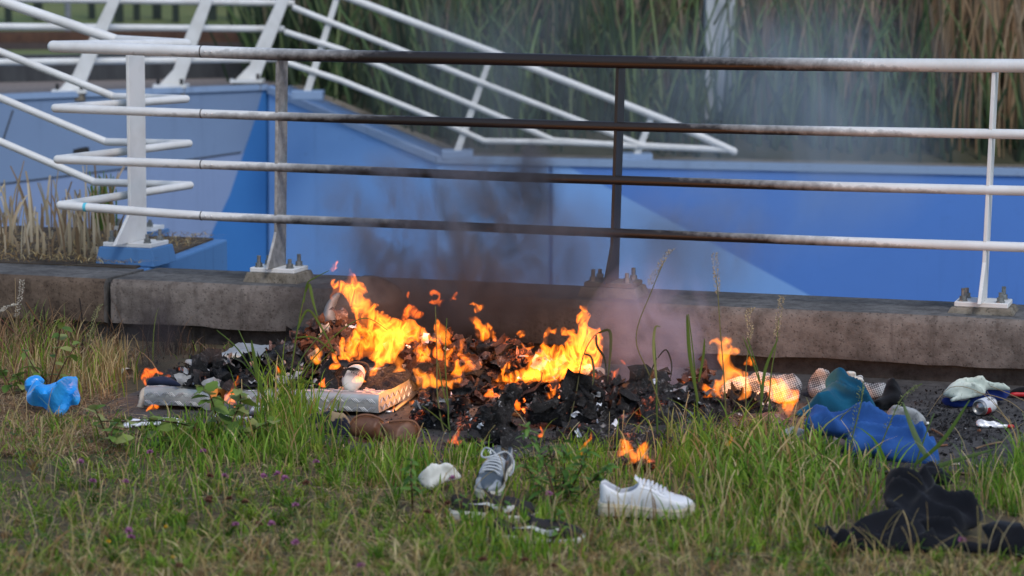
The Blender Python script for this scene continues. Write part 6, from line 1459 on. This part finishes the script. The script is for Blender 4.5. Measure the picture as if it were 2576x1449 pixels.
weed('leafy_weed', 'bushy leafy green weed right of the grey sneaker', [[(1400, 1270), (1375, 1180), (1340, 1110), (1325, 1075)], [(1410, 1270), (1420, 1180), (1415, 1110)], [(1420, 1270), (1460, 1180), (1480, 1130)], [(1400, 1280), (1350, 1210), (1320, 1170)], [(1430, 1275), (1490, 1210), (1530, 1170)], [(1405, 1280), (1395, 1200), (1380, 1120)]], 'mint', 26, 8.75, 1.0, 3)
weed('leafy_weed', 'small upright leafy weed left of the white rag', [[(1038, 1290), (1036, 1230), (1034, 1190), (1036, 1160)]], 'mint', 26, 8.3, .9, 4, droop=.2)
weed('leafy_weed', 'small weed between the two black sneakers', [[(1390, 1360), (1395, 1320), (1398, 1280)], [(1390, 1360), (1410, 1330), (1425, 1305)]], 'mint', 12, 7.75, .7, 5)
weed('leafy_weed', 'small weed growing through the black sneaker', [[(1165, 1310), (1160, 1275), (1165, 1250)], [(1255, 1300), (1265, 1270), (1270, 1240)]], 'mint', 10, 7.95, .65, 6)
weed('leafy_weed', 'pale green weed at the bottom right of centre', [[(1790, 1449), (1792, 1400), (1800, 1370)]], 'mint', 12, 7.0, .8, 8)

# clover heads
M['pink'] = PM('clover pink', (.36, .14, .28), (.22, .07, .15), 160, .8); M['withered'] = PM('withered clover', (.15, .06, .035), (.08, .035, .022), 160, .9); M['yellow'] = PM('yellow petal', (.65, .40, .02), (.5, .3, .02), 60, .7)
def head_mesh(nm, r, mat, seed):
    rg = np.random.default_rng(seed); V = []; F = []; m = 0
    for i in range(70):
        d_ = rg.normal(size=3); d_[2] = abs(d_[2]) * .9 - .1; d_ /= np.linalg.norm(d_); s1 = np.cross(d_, rg.normal(size=3)); s1 /= np.linalg.norm(s1)
        c = d_ * r * .25; e = d_ * r * rg.uniform(.85, 1.1)
        V += [c - s1 * r * .10, c + s1 * r * .10, e + s1 * r * .16, e - s1 * r * .16]; F.append((m, m + 1, m + 2, m + 3)); m += 4
    return mesh_np(nm, np.array(V), np.array(F), mat, False)
HM = {'p': head_mesh('flower_head', .0125, M['pink'], 1), 'b': head_mesh('flower_head', .0125, M['withered'], 2), 'y': head_mesh('flower_head', .007, M['yellow'], 3)}
SM = MB().tube([(0, 0, 0), (.004, .002, -.03), (0, 0, -.075)], .0012, 5).mesh('stem', M['leaf'])
_a = SM.color_attributes.new('Col', 'FLOAT_COLOR', 'POINT'); _a.data.foreach_set('color', np.tile([.09, .12, .03, 1.], (len(SM.vertices), 1)).astype(np.float32).ravel())
FLW = [(202, 1163, 'p'), (233, 1211, 'p'), (315, 1213, 'p'), (377, 1139, 'p'), (510, 1136, 'p'), (528, 1199, 'b'), (565, 1199, 'p'), (663, 1199, 'p'), (717, 1204, 'p'), (698, 1193, 'p'), (770, 1216, 'b'), (577, 1256, 'b'), (617, 1263, 'b'), (743, 1273, 'p'), (592, 1321, 'p'), (683, 1319, 'p'), (652, 1319, 'b'), (743, 1366, 'p'), (324, 1336, 'p'), (330, 1353, 'p'), (795, 1163, 'p'), (417, 1326, 'y'), (273, 1363, 'y'), (435, 1403, 'y'), (1138, 1204, 'p'), (1381, 1243, 'p'), (908, 1424, 'p'), (1126, 1268, 'b'), (1214, 1409, 'b'), (1320, 1411, 'b'), (1075, 1290, 'b'), (526, 1255, 'b'), (451, 1425, 'b'), (2420, 1360, 'p'), (1390, 1425, 'b'), (525, 1262, 'b')]
for x, y, kd in FLW:
    zz = {'p': .07, 'b': .065, 'y': .04}[kd]; c = G(x, y, zz)
    t = thing('clover_flower' if kd != 'y' else 'yellow_flower', (c[0], c[1], 0), {'p': 'pink clover head in the lawn', 'b': 'withered brown clover head in the lawn', 'y': 'tiny yellow flower in the lawn'}[kd], 'flower', {'p': 'pink clover heads', 'b': 'withered clover heads', 'y': 'yellow flowers'}[kd])
    h_ = bpy.data.objects.new('flower_head', HM[kd]); s_ = bpy.data.objects.new('stem', SM)
    for q in (h_, s_): COL.objects.link(q); q.parent = t; q.location = (0, 0, zz)
    h_.rotation_euler = (RNG.uniform(-.3, .3), RNG.uniform(-.3, .3), RNG.uniform(0, 6))

# ---- raised bed on the left: cut reeds, litter, a green tuft
g = Grass()
n = 230; px = RNG.uniform(-120, 300, n); py = RNG.uniform(560, 655, n); B = GN(px, py, ZK + .0); kk = (px < 300 - (655 - py) * .2); B = B[kk]; n = len(B)
c1 = pick(n, [(.42, .34, .22), (.36, .27, .17), (.5, .42, .3), (.25, .17, .1)])
h = RNG.uniform(.08, .48, n) * RNG.uniform(.4, 1, n)
g.add(*blades(B, h, h * RNG.uniform(0, .35, n), RNG.uniform(0, 6.28, n), RNG.uniform(.009, .018, n), c1 * .7, c1, 4, .05, yaw=RNG.normal(0, .3, n), tip=.55))
n = 2600; px = RNG.uniform(-150, 560, n); py = RNG.uniform(592, 668, n); B = GN(px, py, ZK + .01); u_ = (B - KO) @ KU; nn_ = (B - KO) @ KN
edge_u = U_J0 + (ub - U_J0) * (nn_ - .42) / (nb - .42)
B = B[(u_ < edge_u - .05) & (nn_ > .30 + .1 * RNG.random(n)) & (nn_ < nb - .05)]; n = len(B); c1 = pick(n, DRY + [(.12, .07, .04), (.08, .05, .03)])
g.add(*blades(B + [0, 0, .01], RNG.uniform(.003, .05, n), RNG.gamma(3, .03, n), RNG.uniform(0, 6.28, n), RNG.uniform(.003, .007, n), c1 * .8, c1, 3, .5))
g.build('reed_stubble', M['dry'], 'pale cut reed stubble and litter on the raised bed at left', 'stubble')
t = thing('reed_tuft', G(262, 588, ZK), 'green and straw coloured reed tuft behind the railing corner', 'reed')
g = Grass(); n = 34; B = G(262, 590, ZK) + np.c_[RNG.normal(0, .05, n), RNG.normal(0, .04, n), np.zeros(n)]
c1 = pick(n, [(.10, .19, .03), (.14, .22, .05), (.30, .19, .08), (.36, .25, .12)]); h = RNG.uniform(.28, .40, n)
g.add(*blades(B, h, h * RNG.uniform(0, .2, n), RNG.uniform(0, 6.28, n), RNG.uniform(.010, .016, n), c1 * .8, c1, 4, .1, yaw=RNG.normal(0, .4, n), tip=.4)); g.build('blades', M['leaf'], kind=None, parent=t)

# ---- reeds on the far bank
g = Grass()
def reeds(n, x0, x1, Y0, Y1, cols, h0, h1, w, lean=.25, leafy=True, z0=.15):
    X = RNG.uniform(x0, x1, n) * 1.08; Y = np.interp(X, [CORN[0], SLOPE[0], RIGHT[0], RIGHT2[0]], [CORN[1], SLOPE[1], RIGHT[1], RIGHT2[1]]) + .48 + (RNG.uniform(Y0, Y1, n) - 19.6); B = np.c_[X, Y, np.full(n, z0)]
    c1 = pick(n, cols); h = RNG.uniform(h0, h1, n)
    g.add(*blades(B, h, h * RNG.uniform(0, lean, n), RNG.uniform(0, 6.28, n), RNG.uniform(*w, n), c1 * .55, c1, 5, .05, yaw=RNG.normal(0, .5, n), tip=.5))
BRN = [(.27, .19, .125), (.34, .25, .17), (.20, .135, .085), (.40, .31, .22)]; GRN = [(.11, .165, .06), (.085, .145, .055), (.14, .18, .075)]; DKG = [(.035, .06, .03), (.045, .07, .035), (.025, .042, .022)]
reeds(1000, -.6, 6.5, 20.3, 23.5, BRN, 1.3, 3.0, (.012, .026), .3)
reeds(700, 1.8, 6.5, 19.8, 22.0, BRN, 1.5, 3.0, (.012, .024), .3)
reeds(900, 3.2, 6.5, 19.7, 21.0, [(.42, .28, .16), (.36, .22, .12), (.46, .34, .22)], 1.8, 3.2, (.010, .022), .3)
reeds(900, -2.0, 3.2, 20.2, 23.0, [(.20, .165, .11), (.16, .15, .09), (.13, .12, .07)], 1.2, 2.6, (.014, .03), .35)
reeds(2300, -2.0, 6.5, 19.7, 22.5, GRN, .5, 1.9, (.016, .036), .55)
reeds(1500, -2.0, 6.5, 19.6, 21.5, DKG, .3, 1.0, (.02, .045), .5)
reeds(900, -2.2, 1.0, 19.9, 23., DKG, .8, 2.2, (.02, .05), .4)
reeds(700, -.6, 2.6, 20.5, 23., [(.15, .17, .06), (.19, .19, .08)], .8, 1.8, (.014, .03), .4)
g.build('reed_bed', M['dry'], 'tall brown and green reeds on the far bank', 'reeds')
# dark trees behind the reeds and the meadow
def tree(label, x, Y, H, R_, cols, n, seed, z0=.2, low=.25):
    rg = np.random.default_rng(seed); t = thing('tree', (x, Y, z0), label, 'tree', 'trees behind the reeds')
    mb = MB(); top = np.array([x, Y, z0 + H * .7])
    mb.tube([np.array([x, Y, z0]), np.array([x + .08, Y, z0 + H * .35]), top], [.13, .10, .05], 8)
    for q in range(5):
        a = rg.uniform(0, 6.28); s0 = np.array([x, Y, z0 + H * rg.uniform(.25, .6)]); mb.tube([s0, s0 + np.array([math.cos(a), math.sin(a), .8]) * R_ * .6], [.05, .02], 6)
    mb.build('trunk', M['twig'], t)
    cl = rg.normal(size=(26, 3)); cl = cl / np.linalg.norm(cl, axis=1)[:, None] * rg.uniform(.35, 1, (26, 1)) * np.array([R_, R_ * .7, H * (1 - low) / 2]) + np.array([x, Y, z0 + H * (low + (1 - low) / 2)])
    idx = rg.integers(26, size=n); c = cl[idx] + rg.normal(size=(n, 3)) * R_ * .22
    a = rg.normal(size=(n, 3)); a /= np.linalg.norm(a, axis=1)[:, None]; b = np.cross(a, rg.normal(size=(n, 3))); b /= np.linalg.norm(b, axis=1)[:, None]
    s_ = rg.uniform(.04, .10, (n, 1)); V = np.stack([c - a * s_, c + b * s_ * .5, c + a * s_, c - b * s_ * .5], 1).reshape(-1, 3); F = np.arange(4 * n).reshape(-1, 4)
    C = np.repeat(np.array(cols)[rg.integers(len(cols), size=n)] * rg.uniform(.6, 1.3, (n, 1)), 4, 0)
    obj('crown', mesh_np('crown', V, F, M['leaf'], False, C), t)
TG = [(.025, .055, .02), (.035, .07, .025), (.018, .042, .018)]
for i, (px_, Y, H, R_, lb) in enumerate([(980, 27, 4.5, 1.5, 'dark tree behind the top of the sloping railing'), (1200, 30, 5., 1.8, 'dark tree left of the bare gap in the reeds'), (1560, 33, 4.6, 1.6, 'thin dark tree beside the dark pole'), (2030, 29, 5., 1.8, 'dark tree behind the brown reeds right of the pale pillar'), (2330, 27, 5., 1.7, 'dark green tree behind the reeds near the right edge'), (2620, 26, 5., 1.7, 'dark tree at the right edge behind the reeds'), (420, 60, 5., 3.2, 'dark tree on the meadow behind the left railing'), (150, 66, 5., 3.4, 'round dark tree on the meadow at far left'), (760, 34, 5., 1.6, 'dark tree at the end of the meadow')]):
    p_ = P(px_, 0, Y); tree(lb, p_[0], Y, H, R_, TG, 2600, i, z0=.3 if Y < 50 else 3.0, low=.05)
# pale pillar, pole, lamp post, sign, fence posts
M['pale'] = PM('pale render', (.48, .50, .52), (.32, .34, .36), 3, .8); M['darkpost'] = PM('dark green post', (.02, .03, .025), (.03, .04, .035), 8, .8); M['greypost'] = PM('grey post', (.20, .21, .23), (.14, .15, .17), 8, .6)
c = P(1808, 150, 20.0); mb = MB(); mb.box(np.array([c[0], 20.0, 1.95]), np.array([.12, 0, 0]), np.array([0, .13, 0]), np.array([0, 0, 1.8])); tag(mb.build('pillar', M['pale'], smooth=False, bevel=.01), 'pale rendered pillar showing through the reeds', 'pillar')
c = P(1646, 0, 24.5); mb = MB(); mb.tube([np.array([c[0], 24.5, .2]), np.array([c[0], 24.5, 3.4])], .035, 10); tag(mb.build('pole', M['darkpost']), 'thin dark pole standing in the reeds', 'pole')
c = P(170, 0, 27.); t = thing('lamp_post', (c[0], 27, 1.), 'grey mast behind the far left railing', 'mast'); mb = MB(); mb.tube([np.array([c[0], 27, 1.]), np.array([c[0], 27, 4.5])], .035, 10); mb.build('mast_tube', M['greypost'], t)
mb = MB(); mb.box(np.array([c[0], 27, 1.03]), np.array([.08, 0, 0]), np.array([0, .08, 0]), np.array([0, 0, .03])); mb.build('foot', M['greypost'], t, smooth=False)
c = P(346, 93, 25.6); t = thing('track_marker', (c[0], 25.6, 1.), 'small white marker board by the railway track', 'sign')
mb = MB(); mb.box(np.array([c[0], 25.6, c[2] + .0]), np.array([.075, 0, 0]), np.array([0, .01, 0]), np.array([0, 0, .055])); mb.build('board', M['pale'], t, smooth=False, bevel=.006)
mb = MB(); mb.tube([np.array([c[0], 25.62, 1.0]), np.array([c[0], 25.62, c[2]])], .02, 8); mb.build('marker_post', M['greypost'], t)
for q in (-1, 0, 1):
    mb = MB(); mb.box(np.array([c[0] + q * .03, 25.585, c[2] - .005]), np.array([.010, 0, 0]), np.array([0, .002, 0]), np.array([0, 0, .016])); mb.build('marking', M['greypost'], t, smooth=False)
for i, x_ in enumerate((22, 97, 232, 300, 345, 396, 443, 535, 580, 622, 655, 700, 722)):
    c = P(x_, 80, 31. + (i % 3) * .3); mb = MB(); mb.box(np.array([c[0], c[1], 1.62]), np.array([.04 + .015 * (i % 2), 0, 0]), np.array([0, .04, 0]), np.array([0, 0, .55]))
    tag(mb.build('fence_post', M['darkpost'], smooth=False), 'dark fence post in the meadow, %s from the left' % ('first second third fourth fifth sixth seventh eighth ninth tenth eleventh twelfth thirteenth'.split()[i]), 'fence post', 'dark fence posts in the meadow')

# ---- flakes of ash and crumbs on the slab and over the heap
def flakes(name, n, fn, mat, s0, s1, label, cat, seed):
    rg = np.random.default_rng(seed); c = fn(rg, n); n = len(c)
    a = rg.normal(size=(n, 3)); a[:, 2] *= .5; a /= np.linalg.norm(a, axis=1)[:, None]; b = np.cross(a, rg.normal(size=(n, 3)) + [0, 0, 2]); b /= np.linalg.norm(b, axis=1)[:, None]
    s_ = rg.uniform(s0, s1, (n, 1)) * rg.uniform(.4, 1, (n, 1)); nn_ = np.cross(a, b)
    V = np.stack([c - a * s_, c + b * s_ * .7, c + a * s_ * .8 + nn_ * s_ * .3, c - b * s_ * .6], 1).reshape(-1, 3)
    o = obj(name, mesh_np(name, V, np.arange(4 * n).reshape(-1, 4), mat, False)); return tag(o, label, cat, kind='stuff')
def slab_pts(rg, n):
    px = np.concatenate([rg.normal(1500, 420, n // 2), rg.uniform(330, 2700, n // 4), rg.normal(2400, 100, n // 4)]); py = np.concatenate([rg.uniform(960, 1160, n // 2), rg.uniform(885, 1180, n // 4), rg.normal(1060, 40, n // 4)])
    k = (py < np.interp(px, EX, EY) + 12) & (py > 968 - (2300 - px) * .05); return GN(px[k], py[k], .004)
flakes('ash_crumbs', 9000, slab_pts, M['char'], .003, .013, 'black crumbs of char scattered over the slab', 'char', 1)
def slab_grey(rg, n):
    px = np.concatenate([rg.normal(1500, 300, n // 2), rg.uniform(1000, 2700, n - n // 2)]); py = rg.uniform(1000, 1170, n); k = (py < np.interp(px, EX, EY) + 8); return GN(px[k], py[k], .006)
M['ash'] = PM('grey ash', (.34, .34, .34), (.2, .2, .2), 30, .95)
flakes('ash_flakes', 600, slab_grey, M['ash'], .003, .009, 'pale grey flakes of ash on the slab', 'ash', 2)
def heap_pts(rg, n, names=('burnt_cloth_heap', 'char_lump', 'ash_heap', 'burnt_sheet', 'ember_nest', 'melted_cover', 'pink_burnt_cloth', 'burnt_cloth_roll')):
    out = []
    for o in bpy.data.objects:
        if o.type == 'MESH' and o.name.split('.')[0] in names:
            co = np.empty(len(o.data.vertices) * 3, np.float32); o.data.vertices.foreach_get('co', co); out.append(co.reshape(-1, 3))
    A = np.vstack(out); A = A[A[:, 2] > .01]; return A[rg.integers(len(A), size=n)] + rg.normal(0, .006, (n, 3)) + [0, -.006, .006]
flakes('heap_flakes', 5200, heap_pts, M['char'], .006, .022, 'curled black flakes over the burnt heap', 'char', 3)
flakes('heap_ash', 700, heap_pts, M['ash'], .004, .014, 'grey ash flakes over the burnt heap', 'ash', 4)
flakes('heap_scraps', 1300, lambda rg, n: heap_pts(rg, n, ('burnt_cloth_heap', 'pink_burnt_cloth', 'char_lump')), M['char_red'], .006, .024, 'scorched reddish scraps over the burnt heap', 'scraps', 5)

# crumpled half burnt scraps of cloth and paper over the heap
def scraps(name, n, mat, s0, s1, label, seed, names=None):
    rg = np.random.default_rng(seed); c = heap_pts(rg, n) if names is None else heap_pts(rg, n, names); V = []; F = []; m = 0; q = 5
    for p in c:
        a = rg.normal(size=3); a[2] *= .6; a /= np.linalg.norm(a); b = np.cross(a, rg.normal(size=3) + [0, 0, 1.5]); b /= np.linalg.norm(b); nn_ = np.cross(a, b)
        s_ = rg.uniform(s0, s1); asp = rg.uniform(.15, 1.); k1, k2, p1, p2 = rg.uniform(3, 9), rg.uniform(3, 9), rg.uniform(0, 6), rg.uniform(0, 6)
        for i in range(q):
            for j in range(q):
                u, w = i / (q - 1) - .5, j / (q - 1) - .5
                f = .18 * math.sin(k1 * u + p1 + 2 * w) + .16 * math.sin(k2 * w + p2) + rg.normal(0, .05)
                V.append(p + (a * (u + rg.normal(0, .03)) + b * (w + rg.normal(0, .03)) * asp + nn_ * f) * s_ + [0, -.01, .008])
        F += [(m + i * q + j, m + i * q + j + 1, m + (i + 1) * q + j + 1, m + (i + 1) * q + j) for i in range(q - 1) for j in range(q - 1)]; m += q * q
    return tag(obj(name, mesh_np(name, V, np.array(F), mat, True)), label, 'scraps', kind='stuff')
scraps('black_scraps', 200, M['char'], .025, .14, 'black crumpled scraps all over the burnt heap', 11)
scraps('ash_scraps', 170, M['ash'], .015, .075, 'grey ash scraps among the burnt heap', 12)
scraps('pink_scraps', 110, M['char_pink'], .03, .09, 'pinkish scorched cloth scraps among the burnt heap', 13, ('burnt_cloth_heap', 'pink_burnt_cloth'))
scraps('brown_scraps', 150, M['char_red'], .03, .10, 'red brown cloth scraps among the burnt heap', 14, ('burnt_cloth_heap', 'pink_burnt_cloth', 'burnt_cloth_roll'))
scraps('pale_scraps', 50, M['paper'], .015, .045, 'pale unburnt paper scraps among the burnt heap', 15, ('burnt_cloth_heap', 'char_lump', 'ash_heap', 'burnt_sheet'))
# ================================================================== smoke
def smoke(label, px, py, Y, rx, ry, rz, mat, lean=(0, 0)):
    c = P(px, py, Y); mb = MB(); mb.ball((0, 0, 0), 1., 24, 14)
    mb.v = [(c[0] + v[0] * rx + lean[0] * v[2], c[1] + v[1] * ry, c[2] + v[2] * rz + lean[1] * v[0]) for v in mb.v]
    return tag(mb.build('smoke', mat), label, 'smoke', kind='stuff')
smoke('dark smoke rolling up behind the railing above the fire', 1140, 600, 10.75, .78, .32, .50, mat_smoke('dark smoke', (.26, .28, .34), 34., 4.6, .46, .68, seed=1.7))
smoke('dense dark plume right of the rolling smoke', 1290, 500, 10.85, .26, .22, .36, mat_smoke('dense dark smoke', (.18, .19, .22), 46., 5., .45, .66, seed=4.1))
smoke('brown smoke lying along the kerb behind the flames', 1130, 745, 10.50, .85, .16, .22, mat_smoke('brown smoke', (.22, .17, .16), 20., 5., .36, .68, seed=2.3))
smoke('purple grey smoke drifting up right of the fire', 1640, 880, 9.95, .36, .24, .50, mat_smoke('purple grey smoke', (.56, .58, .82), 36., 5., .42, .70, power=2.3, seed=6.2, stretch=(1, 1, .5)), (.14, 0))
smoke('thin grey smoke over the slab below the purple smoke', 1640, 1040, 9.35, .34, .22, .14, mat_smoke('low grey smoke', (.70, .72, .78), 7., 5., .38, .72, seed=9.2))
smoke('grey smoke in front of the blue wall', 1740, 620, 10.9, .55, .26, .40, mat_smoke('grey smoke', (.42, .43, .47), 11., 3.6, .38, .70, seed=3.9))
smoke('pale blue haze of smoke before the reeds', 2010, 300, 11.8, .95, .5, .80, mat_smoke('pale smoke', (.62, .76, .92), 3.4, 2.4, .34, .72, seed=7.7), (.2, 0))
smoke('thin smoke veil over the sloping railing', 1330, 230, 11.8, 1.0, .5, .75, mat_smoke('veil smoke', (.46, .52, .57), 2.4, 2.2, .34, .72, seed=5.7))
smoke('small dark smoke at the left end of the panel', 395, 855, 10.35, .17, .16, .26, mat_smoke('small dark smoke', (.10, .085, .09), 18., 6., .36, .66, seed=8.8))
smoke('dark smoke licking up from the tallest flame over the kerb', 1210, 690, 10.45, .34, .18, .30, mat_smoke('rising smoke', (.22, .20, .21), 17., 6., .42, .68, seed=11.3))
smoke('grey smoke over the post behind the right hand fire', 1440, 650, 10.6, .30, .2, .34, mat_smoke('rising grey smoke', (.27, .26, .29), 16., 5., .38, .70, seed=12.1))
